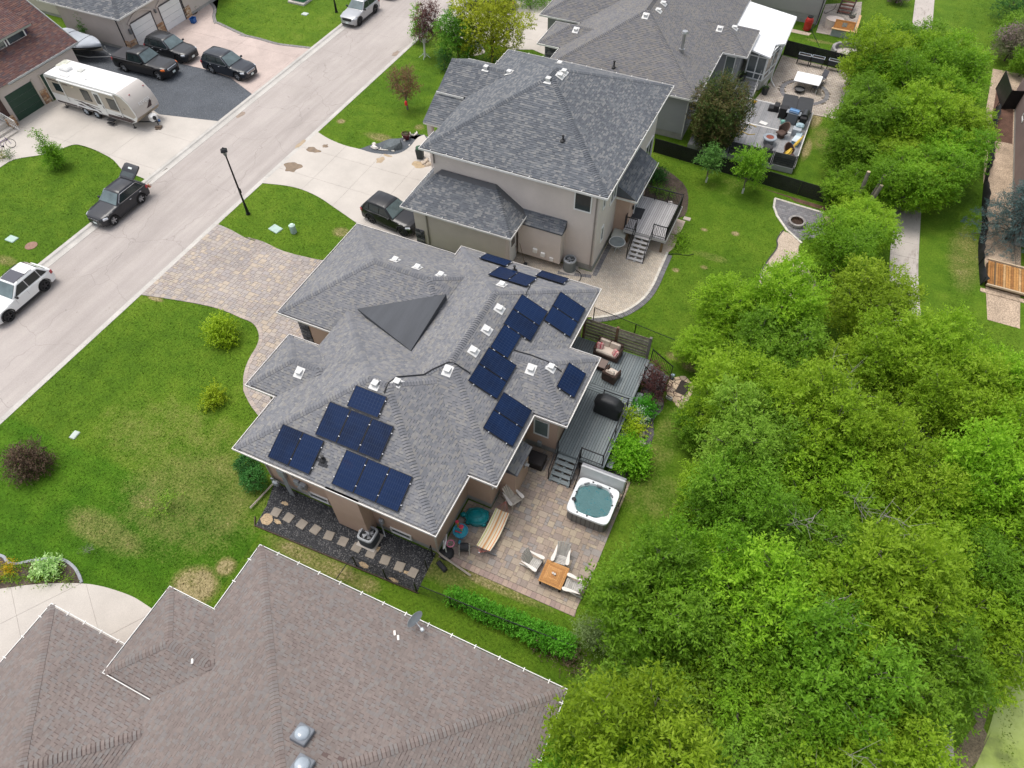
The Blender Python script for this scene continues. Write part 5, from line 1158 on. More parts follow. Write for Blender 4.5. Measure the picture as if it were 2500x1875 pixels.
# patio and deck of the grey bungalow
p3 = [(-4.2,56.05),(2.35,56.55),(2.75,64.4),(-3.45,65.0),(-3.5,60)]
lay('patio',p3,bond(p3,.30,.22),PAV_T,mat('mossy_joint',(.11,.085,.055),.95,0,.3,3),300,.018,skip=lambda x,y: 1.62 < math.hypot(x+.55,(y-59.6)) < 2.05)
RIN = tag(bpy.data.objects.new('paver_ring',None),kind='structure'); COL.objects.link(RIN); WM[RIN.name] = ident(); b = MB(); b.bev((0,0,.02),(.2,.36,.04),.006); me = b.data('ring_stone',PAV_G)
for i in range(54): t = 2*math.pi*i/54; put('ring_stone',me,RIN,Matrix.Translation((-.55+1.83*math.cos(t),59.6+1.83*math.sin(t),.0)) @ Matrix.Rotation(t,4,'Z') @ Matrix.Rotation(R(90),4,'Z') @ Matrix.Translation((0,0,0)))
mb = MB(); mb.prism([(2.4,56.6),(2.75,56.6),(3.05,64.4),(2.78,64.4)],-.1,.05); struct('stone_edge',mb,mat('grey_edge_stone',(.26,.26,.27),.85,0,.2,2))
mb = MB(); mb.prism([(.7,47),(3.6,46.5),(4.2,52),(2.9,56.5),(.7,55.9)],-.1,.006); struct('worn_lawn',mb,GRASS)
d3 = thing('deck','long grey composite deck of the sided bungalow with white trim','deck',(-2,52,0))
DECK3 = pal('deck_mid_grey',[(.235,.235,.24),(.26,.26,.265),(.215,.215,.22),(.28,.275,.275)],.75,True,.15,9,.003,.1,.8)
boards(d3,-7.85,.56,52.42,55.9,.5,.14,DECK3); boards(d3,-7.3,.56,47.85,52.28,.5,.14,DECK3)
TRW = mat('trim_white',(.62,.60,.57),.6,0,.06,2); one('bev','trim_board',TRW,d3,world=True)((-3.4,52.35,.495),(7.9,.12,.03),.005); one('bev','trim_board',TRW,d3,world=True)((-3.0,55.95,.49),(3.8,.1,.06),.005)
one('prism','deck_skirt',mat('skirt_grey',(.3,.3,.3),.8,0,.1,2),d3,world=True)([(-7.3,47.8),(.6,47.8),(.6,55.9),(-7.3,55.9)],.05,.46); one('bev','edge_board',TRW,d3,world=True)((.62,51.8,.55),(.08,8.0,.1),.01)
PRIV = pal('privacy_board_charcoal',[(.05,.05,.053),(.065,.064,.066),(.042,.042,.045),(.075,.073,.073)],.8,True,.25,6,.004,.2,2)
for a,b in ((-4.15,-2.72),(-2.6,-1.1),(-.98,.55)):
 for k in range(6): one('bev','privacy_board',PRIV,d3,world=True)(((a+b)/2,47.83,.58+k*.165),(b-a,.03,.155),.005)
for x in (-4.2,-2.66,-1.04,.6): one('bev','privacy_post',BLK,d3,world=True)((x,47.83,1.0),(.07,.08,1.1),.008)
# sunroom: white insulated roof, glazed walls, stairs down to the deck
sr = thing('sunroom','glazed white sunroom with ribbed white roof panels','sunroom',(-5,61,0)); SRW = mat('sunroom_white',(.78,.78,.78),.35,0,.03,1)
rp = [(-7.9,65.9),(-3.25,65.45),(-3.25,60.35),(-3.9,59.75),(-3.85,57.5),(-5.6,57.9),(-5.6,60.5),(-7.7,60.5)]
for k in range(8):
 y0,y1 = 57.4+k*1.065,57.4+(k+1)*1.065; q = clip_convex(rp,[(-9,y0+.012),(-2,y0+.012),(-2,y1-.012),(-9,y1-.012)])
 if len(q) > 2: mb = MB(); mb.prism(q,3.08,3.2,cap0=True); mb.v = [(x,y,z+(-3.2-x)*.085) for x,y,z in mb.v]; mb.build('roof_panel',SRW,sr,world=True)
gutter(sr,[(-3.22,60.3),(-3.22,65.45)],3.15,SRW)
def glazed(parent,a,b,z0,z1,n,kick=.55):
 A,B = Vector((*a,0)),Vector((*b,0)); L = (B-A).length; ang = math.atan2(B.y-A.y,B.x-A.x)
 for i in range(n+1):
  q = lerp(A,B,i/n); one('box','mullion',SRW,parent,world=True)((q[0],q[1],(z0+z1)/2),(.09,.09,z1-z0),ang)
 for z in (z0+.05,z0+kick,z1-.35,z1-.05): q = lerp(A,B,.5); one('box','transom',SRW,parent,world=True)((q[0],q[1],z),(L,.07,.09),ang)
 for i in range(n): q = lerp(A,B,(i+.5)/n); one('box','pane',mat('sunroom_glass',(.10,.115,.12),.06,0,.35,.7,spec=.8,coat=.5),parent,world=True)((q[0],q[1],(z0+z1)/2),(L/n-.1,.02,z1-z0-.1),ang)
glazed(sr,(-5.55,58.3),(-4.1,58.2),.9,3.15,2); glazed(sr,(-4.05,58.25),(-3.55,60.6),.9,3.1,2); glazed(sr,(-3.55,60.6),(-3.5,65.2),.9,3.05,4)
one('prism','floor_base',mat('sunroom_base',(.55,.53,.5),.7,0,.08,2),sr,world=True)([(-5.8,58.35),(-4.1,58.3),(-3.6,60.6),(-3.55,65.1),(-7.8,65.1),(-7.8,60.2)],.05,.92)
for i in range(5): one('bev','stair_tread',DECK3,sr,world=True)((-5.05-.0*i,57.85-.33*i,.83-.1*i),(1.45,.36,.05),.008); one('box','riser',TRW,sr,world=True)((-5.05,57.70-.33*i,.76-.1*i),(1.45,.02,.1))
for x in (-5.8,-4.28): one('prism','stair_skirt',TRW,sr,world=True)([(x-.04,56.1),(x+.04,56.1),(x+.04,58.1),(x-.04,58.1)],.35,.8,cap0=True)
mb = MB(); mb.tube([(-4.28,58.15,1.8),(-4.28,56.2,1.3),(-4.28,56.1,.5)],.03,5); mb.tube([(-4.28,57.2,1.55),(-4.28,57.2,.6)],.025,5); mb.build('handrail',mat('handrail_grey',(.3,.3,.31),.5),sr,world=True); downspout(sr,-3.5,60.2,3.0,.1,.1,-.3,m=SRW,kick=(.5,-.9))
# timber platform at the right edge
wd = thing('timber_platform','orange stained timber platform with edge rails beside black fabric','platform',(15,42,0)); CEDAR = pal('cedar_boards',[(.33,.155,.045),(.28,.125,.035),(.38,.19,.06),(.24,.11,.035),(.42,.26,.12)],.7,True,.2,8,.004,.2,2)
boards(wd,13.95,18.9,40.95,43.3,.3,.15,CEDAR); one('prism','bearer',mat('bearer_brown',(.12,.075,.04),.9),wd,world=True)([(13.95,41),(18.9,41),(18.9,43.2),(13.95,43.2)],.0,.27)
for y in (40.85,43.4): one('bev','edge_rail',mat('pale_lumber',(.45,.35,.24),.8,0,.1,3),wd,world=True)((16.4,y,.33),(5.0,.12,.12),.01)
one('bev','cross_strap',MATS['bearer_brown'],wd,world=True)((14.35,42.1,.35),(.09,2.3,.05),.01); mb = MB(); mb.prism([(13.7,40.4),(19,40.4),(19,40.75),(13.7,40.75)],-.05,.05); struct('gravel_edge',mb,MATS['tan_chips'])
# flagstones by the deck steps
fl = smooth_line([(-2.05,25.6),(-1.7,26.0),(-1.3,26.25),(-.95,25.95),(-.65,25.95),(-.62,25.3),(-.75,24.15),(-1.0,23.9),(-1.5,24.3),(-1.95,24.7)],2,True)
mb = MB(); mb.prism(fl,-.1,.012); fb_ = struct('flagstone_bed',mb,mat('flag_joint',(.07,.055,.04),.95)); rn = random.Random(4)
sites = [(rn.uniform(-2.1,-.55),rn.uniform(23.8,26.3)) for _ in range(400)]; S2 = []
for s_ in sites:
 if inside(s_,fl) and all(math.dist(s_,q) > .30 for q in S2): S2.append(s_)
for s_ in S2:
 q = list(fl)
 for o_ in S2:
  if o_ is not s_:
   mx,my = (s_[0]+o_[0])/2,(s_[1]+o_[1])/2; nx,ny = s_[0]-o_[0],s_[1]-o_[1]; L = math.hypot(nx,ny); q = clip_lin(q,nx/L,ny/L,-(mx*nx+my*ny)/L-.022)
   if len(q) < 3: break
 if len(q) > 2: one('prism','flagstone',pal('flagstone_tan',[(.46,.35,.25),(.42,.32,.235),(.5,.385,.28),(.39,.31,.24)],.9,True,.15,12,.006),fb_)(q,-.02,.035+rn.random()*.012)
bedp = smooth_line([(-3.3,18.3),(-2.3,18.6),(-1.85,19.6),(-1.72,20.6),(-1.75,21.7),(-2.05,22.6),(-1.8,23.5),(-2.1,24.3),(-3.3,24.4)],3,True)
mb = MB(); mb.prism(bedp,-.1,.02); struct('planting_bed',mb,mat('slate_mulch',(.10,.09,.095),.9,0,.3,3,.4,22,.02))
pebbles('gravel',bedp,1500,pal('slate_chips',[(.10,.095,.105),(.16,.15,.16),(.07,.065,.07),(.22,.2,.19)],.9),.02,.045,12,.02)
# ---------------------------------------------------------------- vehicles
def paint(name,col,rough=.32,metal=0.): return mat(name,col,rough,metal,.05,.6,spec=.3,coat=.28)
TYRE = mat('tyre_rubber',(.018,.018,.019),.85,0,.1,3); RIMS = mat('rim_silver',(.45,.46,.48),.35,.7,.05,5); RIMD = mat('rim_dark',(.05,.05,.055),.35,.5,.05,5)
CARGLASS = mat('car_glass',(.022,.032,.034),.06,0,.3,1.2,spec=.5,coat=.25); WSG = mat('windscreen_glass',(.09,.125,.13),.06,0,.3,1.5,spec=.6,coat=.3); TRIMB = mat('black_plastic',(.02,.02,.022),.6,0,.1,3); CHROME = mat('chrome',(.62,.63,.65),.15,.95,0)
TAILR = mat('tail_lamp_red',(.30,.012,.02),.15,0,.1,4,coat=.8); HEADL = mat('headlamp_clear',(.55,.57,.6),.12,.2,.15,9,coat=1.); PLATE = mat('number_plate',(.62,.68,.66),.5,0,.1,12); AMBER = mat('amber_lens',(.65,.14,.02),.2,0,.1,4)
def wheel_meshes(r,w,spokes,rim_m,key,cache={}):
 if key in cache: return cache[key]
 T = Matrix.Rotation(R(90),4,'X'); t = MB()
 t.lathe(None,[(r*.66,-w/2),(r*.93,-w/2),(r,-w*.36),(r,w*.36),(r*.93,w/2),(r*.66,w/2),(r*.62,w*.3),(r*.62,-w*.3),(r*.66,-w/2)],26,m=T); rm = MB()
 rm.lathe(None,[(r*.66,-w*.5),(r*.60,-w*.46),(r*.58,-w*.1),(.001,-w*.08)],26,m=T)
 for k in range(spokes):
  a = 2*math.pi*k/spokes; c = Vector((math.cos(a),0,math.sin(a)))*r*.34
  rm.box(c+Vector((0,-w*.36,0)),(r*.58,w*.2,r*.17),m=Matrix.Rotation(-a,4,'Y'))
 rm.lathe(None,[(r*.15,-w*.2),(r*.14,-w*.5),(.001,-w*.5)],12,m=T)
 for k in range(spokes):      # dark openings behind the spokes
  pass
 cache[key] = (t.data('tyre',TYRE,50),rm.data('rim',rim_m,50)); return cache[key]
def interp(x,pts):
 for (a,va),(b,vb) in zip(pts,pts[1:]):
  if a <= x <= b: t = (x-a)/(b-a) if b > a else 0; t = t*t*(3-2*t)*.35+t*.65; return va+(vb-va)*t
 return pts[0][1] if x < pts[0][0] else pts[-1][1]
def make_car(label,cat,loc,head,P,L=4.6,W=1.88,H=1.68,wb=2.7,wr=.36,hood=.98,belt=1.02,nose=.74,cab=(.78,.12,-1.75,-2.15),bed=None,rim=RIMD,spokes=5,clad=False,rails=None,roofm=None,grille='dark',tailgate=False,chrome_line=False,plate=True,name='parked_car',head_m=HEADL,group=None,windows=3):
 """x forward, y left, z up; cab = windscreen base, roof front, roof rear, rear base"""
 t = thing(name,label,cat,loc,head,group); hw = W/2; xf,xr = L/2,-L/2; zb = .24 if not bed else .34
 fa = wb/2+.06*(L-wb)-.02; ra = fa-wb
 top = [(xr,belt-.22),(xr+.06,belt-.03),(xr+.3,belt),(cab[0]-.1,belt),(cab[0]+.12,hood+.005),(xf-.55,hood-.06),(xf-.22,hood-.13),(xf-.05,nose),(xf,nose-.18)]
 wid = [(xr,hw*.80),(xr+.10,hw*.92),(xr+.5,hw*.985),(-.3,hw),(fa,hw*.99),(xf-.45,hw*.95),(xf-.15,hw*.84),(xf,hw*.66)]
 xs = sorted(set([xr+i*(L/64) for i in range(65)])); secs = []
 ar = wr+.075
 for x in xs:
  w,zt = interp(x,wid),interp(x,top); b = zb+(.12 if x > xf-.1 or x < xr+.1 else 0); arch = b
  for xw in (fa,ra):
   if abs(x-xw) < ar: arch = max(arch,wr+math.sqrt(ar*ar-(x-xw)**2))
  arch = min(arch,zt-.12); m1,m2 = arch+(zt-arch)*.35,arch+(zt-arch)*.75
  half = [(w*.72,b),(w*.72,max(b,arch-.001)),(w*.975,arch),(w*.995,arch+.02),(w,m1),(w*.985,m2),(w*.955,zt-.045),(w*.91,zt-.012),(w*.62,zt+.012),(0,zt+.02)]
  s = [(x,0,b)]+[(x,y,z) for y,z in half]+[(x,-y,z) for y,z in half[-2::-1]]; secs.append(s)
 mb = MB(); mb.loft(secs); body = mb.build('body',P,t,38)
 x1,x2,x3,x4 = cab; hb,ht = hw*.91,hw*.715; H0 = belt-.03; Hr = H-.02
 prof = [(x4,H0),(x4+(x3-x4)*.55,belt+(Hr-belt)*.62),(x3,Hr-.035),(x3+.25,Hr),((x2+x3)/2,H),(x2-.15,Hr),(x2,Hr-.045),(x1,H0)]
 def zt(x):
  for (a,va),(b,vb) in zip(prof,prof[1:]):
   if a <= x <= b: return va+(vb-va)*(x-a)/(b-a)
  return H0
 def sy(z): return hb+(ht-hb)*max(0,(z-belt)/(Hr-belt))
 cx = sorted(set([p[0] for p in prof]+[x4+(x1-x4)*i/28 for i in range(29)])); secs = []
 for x in cx:
  z = max(zt(x),H0+.001); e = min(.09,(z-H0)*.3); y = sy(z-e)
  half = [(hb,H0),(sy((H0+z)/2),(H0+z-e)/2),(y,z-e),(y-.035,z-e*.35),(y-.10,z),(0,z+.02)]
  secs.append([(x,0,H0-.02)]+[(x,a,b) for a,b in half]+[(x,-a,b) for a,b in half[-2::-1]])
 mb = MB(); mb.loft(secs); cabin = mb.build('cabin',P,t,38)
 if roofm: mb = MB(); mb.prism([(x2-.05,-ht+.12),(x2-.05,ht-.12),(x3+.75,ht-.12),(x3+.75,-ht+.12)],H-.01,H+.024); mb.v = [(x,y,z-.03*((x-(x2+x3)/2)/(x2-x3)*2)**2) for x,y,z in mb.v]; mb.build('roof_glass',roofm,t)
 def quad(pts,n,name,m,th=.012):
  mb = MB(); N = Vector(n).normalized()*th; mb.mesh([Vector(p)+N for p in pts]+[Vector(p)-N*.3 for p in pts],[tuple(range(len(pts)))]+[(i,i+len(pts),(i+1) % len(pts)+len(pts),(i+1) % len(pts)) for i in range(len(pts))]); return mb.build(name,m,t)
 def cp(f,k,s):       # point on the windscreen slope
  x = x1+(x2-x1)*f; z = zt(x); return (x,s*(sy(z-.03)-.05)*k,z+.018)
 quad([cp(.10,1,1),cp(.10,1,-1),cp(.93,.95,-1),cp(.93,.95,1)],(1,0,.8),'windscreen',WSG,.02)
 def rp_(f,k,s): x = x4+(x3-x4)*f; z = zt(x); return (x,s*(sy(z-.03)-.06)*k,z+.012)
 rq = [rp_(.28,1,-1),rp_(.28,1,1),rp_(.93,.95,1),rp_(.93,.95,-1)]
 if not tailgate: quad(rq,(-1,0,.6),'rear_window',CARGLASS,.02)
 z0,z1 = belt+.02,Hr-.115
 fx = lambda z: x1+(x2-x1)*max(0,(z-H0)/(Hr-.045-H0)); bx = lambda z: x4+(x3-x4)*max(0,(z-H0)/(Hr-.035-H0))
 a0,a1,b0,b1 = fx(z0)-.20,fx(z1)-.13,bx(z0)+.16,bx(z1)+.12; cuts = [0,.42,.80,1] if windows == 3 else [0,.58,1]
 for s in (1,-1):
  for c0,c1 in zip(cuts,cuts[1:]):
   g0 = .028
   lo0,lo1,hi0,hi1 = a0+(b0-a0)*c0-g0*(c0 > 0),a0+(b0-a0)*c1+g0*(c1 < 1),a1+(b1-a1)*c0-g0*(c0 > 0),a1+(b1-a1)*c1+g0*(c1 < 1)
   if cuts[1] < .6 and c0 > 0: hi0 = lo0
   if c1 < 1: hi1 = lo1
   if c0 > 0: hi0 = lo0
   pts = [(lo0,s*sy(z0),z0),(lo1,s*sy(z0),z0),(hi1,s*sy(z1),z1),(hi0,s*sy(z1),z1)]
   quad(pts if s < 0 else pts[::-1],(0,s,.25),'side_window',CARGLASS,.014)
  if chrome_line: one('tube','window_trim',CHROME,t)([(a0+.04,s*(sy(z0)+.012),z0-.012),(b0-.04,s*(sy(z0)+.012),z0-.012),(b1-.05,s*(sy(z1)+.014),z1+.02),(a1+.05,s*(sy(z1)+.014),z1+.02),(a0+.04,s*(sy(z0)+.012),z0-.012)],.014,4)
  if rails: one('tube','roof_rail',rails,t)([(x2-.25,s*(ht-.07),H-.01),(x2-.32,s*(ht-.07),H+.035),(x3+.35,s*(ht-.07),H+.035),(x3+.28,s*(ht-.07),H-.01)],.02,5)
  mb = MB(); mb.bev((x1-.28,s*(hw+.06),belt+.08),(.13,.22,.14),.035); mb.tube([(x1-.24,s*hb,belt+.03),(x1-.26,s*(hw+.0),belt+.06)],.025,5); mb.build('wing_mirror',TRIMB if clad else P,t)
  for dx in (x1-1.18,x1-2.12) if not bed else (x1-1.25,): one('bev','door_handle',CHROME if chrome_line else P,t)((dx,s*(hw*.99),belt-.14),(.17,.035,.035),.01)
  for dx in ((x1-.18,x1-1.06,x1-2.0) if not bed else (x1-.15,x1-1.35,x4+.02)):
   one('tube','door_seam',TRIMB,t)([(dx,s*(interp(dx,wid)*1.0-.004),zb+.22),(dx,s*(interp(dx,wid)*.985-.002),belt-.1)],.006,3)
  for q,xx,ll in (('headlight',xf-.34,.36),('tail_light',xr+.16,.22)):
   wz = interp(xx,top)-.11 if q == 'headlight' else belt-.17; wy = interp(xx,wid)
   one('bev',q,head_m if q == 'headlight' else TAILR,t)((xx,s*(wy*.90),wz),(ll,.22,.14 if q == 'headlight' else .22),.04,rz=-s*.42 if q == 'headlight' else s*.25)
  if clad:
   mb = MB(); mb.bev((0+.5*(fa+ra),s*(hw-.03),zb+.06),(wb-2*ar,.1,.16),.02)
   for xw in (fa,ra): mb.tube([(xw+(ar+.02)*math.cos(R(a)),s*(interp(xw,wid)*.985),wr+(ar+.02)*math.sin(R(a))) for a in range(-8,190,18)],.038,5)
   mb.build('wheel_arch_cladding',TRIMB,t)
 ty,rm = wheel_meshes(wr,.235,spokes,rim,(wr,spokes,rim.name))
 for xw in (fa,ra):
  for s in (1,-1):
   e = thing_part('wheel',t,Matrix.Translation((xw,s*(hw-.135),wr)) @ Matrix.Rotation(0 if s < 0 else math.pi,4,'Z'),ty)
   put('rim',rm,e)
 gz = nose-.10
 mb = MB(); mb.bev((xf-.05,0,gz),(.10,W*.56,.24),.05); gr = mb.build('grille',CHROME if grille == 'chrome' else TRIMB,t)
 if grille == 'chrome':
  for k in range(3): one('bev','grille_bar',TRIMB,gr)((xf-.005,0,gz-.08+k*.08),(.05,W*.5,.03),.01)
 if grille == 'slots':
  for k in range(7): one('bev','grille_slot',CHROME,gr)((xf-.0,-W*.24+k*W*.08,gz+.02),(.05,.035,.12),.01)
 one('bev','front_bumper',TRIMB if grille != 'chrome_b' else CHROME,t)((xf-.12,0,zb+.10),(.22,W*.72,.14),.05); one('bev','rear_bumper',TRIMB,t)((xr+.12,0,zb+.14),(.24,W*.8,.2),.05)
 if plate: one('bev','number_plate',PLATE,t)((xf+.012,0,zb+.22),(.02,.32,.16),.01); one('bev','number_plate',PLATE,t)((xr-.012,0,belt-.36),(.02,.32,.16),.01)
 one('box','underbody',TRIMB,t)((0,0,zb-.02),(L*.8,W*.7,.1))
 if bed:
  one('prism','tonneau_cover',mat('vinyl_cover',(.042,.040,.045),.75,0,.15,2),t)([(x4-.02,-hw*.86),(x4-.02,hw*.86),(xr+.08,hw*.84),(xr+.08,-hw*.84)],belt-.02,belt+.045)
 if tailgate:
  quad(rq,(-1,0,.6),'cargo_opening',mat('cargo_dark',(.006,.006,.007),.9),.004)
  T = Matrix.Translation((x3+.05,0,H-.03)) @ Matrix.Rotation(R(28),4,'Y'); tg = MB()
  secs = [[(-x,y,z) for x,y,z in ((d,-hw*.70*k,0),(d,hw*.70*k,0),(d,hw*.70*k,th),(d,-hw*.70*k,th))] for d,k,th in ((0,.95,.06),(.5,1.0,.07),(.58,1.04,.1),(1.0,.98,.12),(1.12,.86,.06))]
  tg.loft([[T @ Vector(p) for p in s_] for s_ in secs]); o = tg.build('tailgate',P,t,30)
  g_ = MB(); g_.box(T @ Vector((-.3,0,.068)),(.36,hw*1.15,.012),m=T.to_3x3().to_4x4()); g_.build('rear_window',CARGLASS,o); g_ = MB(); g_.box(T @ Vector((-.78,0,.12)),(.13,.32,.02),m=T.to_3x3().to_4x4()); g_.build('number_plate',PLATE,o)
  g_ = MB(); [g_.tube([(x3-.15,s*ht*.85,H-.12),T @ Vector((-.55,s*hw*.6,0))],.014,5) for s in (1,-1)]; g_.build('gas_strut',TRIMB,o)
 return t
def thing_part(name,t,mw,me): return put(name,me,t,mw)
BLACKP,NAVYP,WHITEP,SILVP,CHARP = paint('paint_black',(.010,.010,.012)),paint('paint_blue_black',(.012,.015,.022)),paint('paint_white',(.72,.72,.71)),paint('paint_silver',(.40,.405,.415),.3,.35),paint('paint_charcoal',(.028,.030,.034))
make_car('black crossover with its tailgate raised, parked half on the kerb','car',(-41.9,24.62,-.07),R(-90.5),paint('paint_dark_grey',(.022,.023,.028)),4.4,1.85,1.65,2.62,.36,1.0,1.03,.80,(.74,.02,-1.50,-2.02),rim=RIMS,clad=True,grille='slots',tailgate=True,chrome_line=True)
make_car('white crossover with black glass roof parked at the left kerb','car',(-41.25,15.15,-.1),R(-88.5),WHITEP,4.68,1.90,1.64,2.87,.375,1.0,1.03,.80,(.80,.0,-1.65,-2.18),rim=RIMD,clad=True,roofm=mat('roof_black_glass',(.025,.023,.035),.12,0,.1,2,coat=1.),rails=TRIMB)
make_car('black pickup truck with chrome grille and covered bed on gravel','pickup truck',(-53.4,40.15,0),R(2.2),BLACKP,5.85,2.0,1.92,3.72,.41,1.18,1.22,.98,(.95,.35,-.95,-1.12),bed=True,rim=RIMS,grille='chrome',chrome_line=False,windows=2,name='pickup_truck',head_m=AMBER)
make_car('dark grey suv on the pink drive closest to the garage doors','car',(-53.2,43.12,.03),R(-1),paint('paint_graphite',(.022,.023,.026)),4.81,1.90,1.70,2.81,.37,1.0,1.04,.80,(.92,.10,-1.80,-2.25),rim=RIMD,chrome_line=True,rails=TRIMB)
make_car('navy suv with chrome grille nearest the road on pink drive','car',(-46.6,42.86,.03),R(-2),NAVYP,4.9,1.885,1.69,2.85,.37,.98,1.03,.78,(.92,.05,-1.85,-2.3),rim=RIMS,grille='chrome',chrome_line=True)
make_car('silver suv with black wheels parked at the far kerb','car',(-41.85,56.35,-.1),R(-90),SILVP,4.63,1.84,1.66,2.73,.37,1.02,1.04,.84,(.82,.08,-1.70,-2.15),rim=RIMD,clad=True,rails=TRIMB)
make_car('glossy black luxury suv tucked beside the two-storey garage','car',(-23.4,31.25,.03),R(-7),BLACKP,4.40,1.95,1.65,2.68,.375,1.02,1.05,.82,(.74,-.02,-1.55,-2.02),rim=RIMD,clad=True,plate=False)
make_car('charcoal suv partly hidden behind the yellow-green tree','car',(-31.2,62.9,.03),R(196),CHARP,5.0,1.98,1.78,2.95,.39,1.06,1.1,.86,(.95,.1,-1.95,-2.35),rim=RIMD,rails=TRIMB)
make_car('dark car only just in frame at the top of the road','car',(-41.6,62.75,-.1),R(-90),CHARP,4.7,1.85,1.5,2.75,.35,rim=RIMS)
# something warm-coloured at the open tailgate's bumper
x,y,_ = (-41.15,26.95,0.55); bag = thing('shopping_bag','small orange and white bag on the bumper of the opened crossover','bag',(x,y,.5)); one('bev','bag_body',mat('bag_orange',(.5,.17,.09),.8,0,.3,9),bag)((0,0,.1),(.22,.18,.2),.04); one('bev','bag_fold',mat('bag_cream',(.6,.52,.45),.8,0,.1,9),bag)((.1,.05,.18),(.14,.16,.16),.04)
# ---------------------------------------------------------------- travel trailer
rvt = thing('travel_trailer','long white and beige travel trailer on the concrete drive','travel trailer',(-51.9,33.85,0)); RVW = mat('rv_white',(.70,.69,.67),.4,0,.04,.6,coat=.2); RVB = mat('rv_beige',(.42,.365,.305),.45,0,.05,.6,coat=.2); RVT = mat('rv_taupe_cap',(.46,.42,.385),.4,0,.04,.6,coat=.3); RVD = mat('rv_brown',(.055,.035,.035),.45,0,.1,2)
x0,x1,hy,zt_,zb_ = -4.15,3.85,1.2,2.95,.55
side = [(x0,zb_+.05),(x0-.02,1.5),(x0+.06,2.80),(x0+.25,2.95),(3.5,2.97),(3.95,2.82),(4.45,2.25),(4.72,1.55),(4.70,1.15),(4.45,.80),(3.9,zb_),(x0+.1,zb_)]
mb = MB(); mb.loft([[(x,y,z) for x,z in side] for y in (-hy,hy)]); mb.build('body',RVW,rvt,25)
capq = [(3.52,2.965),(3.97,2.83),(4.47,2.26),(4.74,1.56),(4.72,1.15)]
mb = MB(); mb.loft([[(x+.012,y,z+.008) for x,z in capq]+[(x-.05,y,z-.04) for x,z in capq[::-1]] for y in (-hy+.03,hy-.03)]); cap_o = mb.build('front_cap',RVT,rvt,40)
mb = MB(); mb.loft([[(x+.012,y,z) for x,z in ((4.735,1.14),(4.46,.79),(3.92,.56),(3.9,.6),(4.4,.85),(4.66,1.14))] for y in (-hy+.03,hy-.03)]); mb.build('rock_guard',mat('guard_tan',(.36,.30,.23),.5,.2,.08,2),rvt)
for s in (-1,1):
 yy = s*(hy+.004)
 def sp(pts,name,m,off=0): 
  mb = MB(); q = [(x,yy+s*off,z) for x,z in pts]; n_ = len(q); mb.mesh(q+[(x,yy-s*.02,z) for x,_,z in q],[tuple(range(n_)) if s < 0 else tuple(range(n_-1,-1,-1))]+[(i,i+n_,(i+1) % n_+n_,(i+1) % n_) for i in range(n_)]); return mb.build(name,m,rvt)
 sp([(x0+.05,1.38),(3.2,1.25),(4.3,1.05),(4.66,1.3),(4.35,2.2),(3.85,2.72),(3.45,2.80),(x0+.18,2.72)],'side_panel',RVB)
 sp([(x0+.15,.58),(3.85,.58),(4.35,.82),(3.2,.86),(-.5,.74),(-1.2,1.0),(-1.6,.95),(-1.35,.72),(x0+.12,.72)],'skirt_stripe',RVD,.006)
 sp([(-1.9,1.22),(-1.2,1.18),(.3,.80),(1.6,.66),(1.55,.72),(.4,.9),(-1.0,1.28)],'swoosh_stripe',RVD,.007); sp([(-.5,1.14),(1.2,1.02),(1.15,1.06),(-.5,1.2)],'pin_stripe',RVD,.007); sp([(x0+.3,2.62),(-2.6,2.56),(-2.65,2.50),(x0+.3,2.53)],'pin_stripe',RVD,.007); sp([(2.3,.95),(3.9,.84),(4.25,.9),(3.2,1.0)],'pin_stripe',RVD,.007)
 for cx_,cz,w,h_ in (((-3.0,2.0,.85,.62),(-.05,2.0,.75,.85),(2.6,1.85,.85,.85)) if s < 0 else ((-2.8,2.0,1.1,.6),(.6,2.0,1.4,.7),(2.8,1.9,.8,.8))):
  sp([(cx_-w/2-.04,cz-h_/2-.04),(cx_+w/2+.04,cz-h_/2-.04),(cx_+w/2+.04,cz+h_/2+.04),(cx_-w/2-.04,cz+h_/2+.04)],'window_frame',TRIMB,.012); sp([(cx_-w/2,cz-h_/2),(cx_+w/2,cz-h_/2),(cx_+w/2,cz+h_/2),(cx_-w/2,cz+h_/2)],'window',CARGLASS,.02)
dmb = MB(); dmb.bev((1.15,-hy-.01,1.6),(.72,.05,1.9),.03); dd = dmb.build('entry_door',RVW,rvt); one('bev','pane',CARGLASS,dd)((1.15,-hy-.04,1.98),(.42,.02,.8),.03); one('tube','door_handle',TRIMB,dd)([(1.42,-hy-.05,1.25),(1.42,-hy-.05,1.5)],.02,5)
mb = MB(); mb.tube([(-2.55,-hy-.09,2.78),(3.25,-hy-.09,2.78)],.075,8); aw = mb.build('awning',RVW,rvt)
for x in (-2.5,3.2): one('bev','awning_arm',RVW,aw)((x,-hy-.05,1.85),(.07,.07,1.75),.01)
one('bev','porch_light',mat('warm_lens',(.7,.6,.42),.3),rvt)((-1.2,-hy-.03,2.45),(.2,.05,.1),.02)
ty,rm = wheel_meshes(.36,.22,6,mat('rim_pale',(.5,.56,.62),.4,.4),'rv')
for x in (-1.14,.02):
 for s in (-1,1): put('rim',rm,put('wheel',ty,rvt,Matrix.Translation((x,s*(hy-.1),.36)) @ Matrix.Rotation(0 if s < 0 else math.pi,4,'Z')))
one('tube','wheel_fender',RVW,rvt)([(-1.75,-hy-.02,.72),(-1.5,-hy-.06,.86),(-.56,-hy-.07,.80),(.4,-hy-.06,.86),(.75,-hy-.02,.66)],.06,5)
one('prism','chassis',TRIMB,rvt)([(x0+.2,-1.0),(3.8,-1.0),(3.8,1.0),(x0+.2,1.0)],.42,.56)
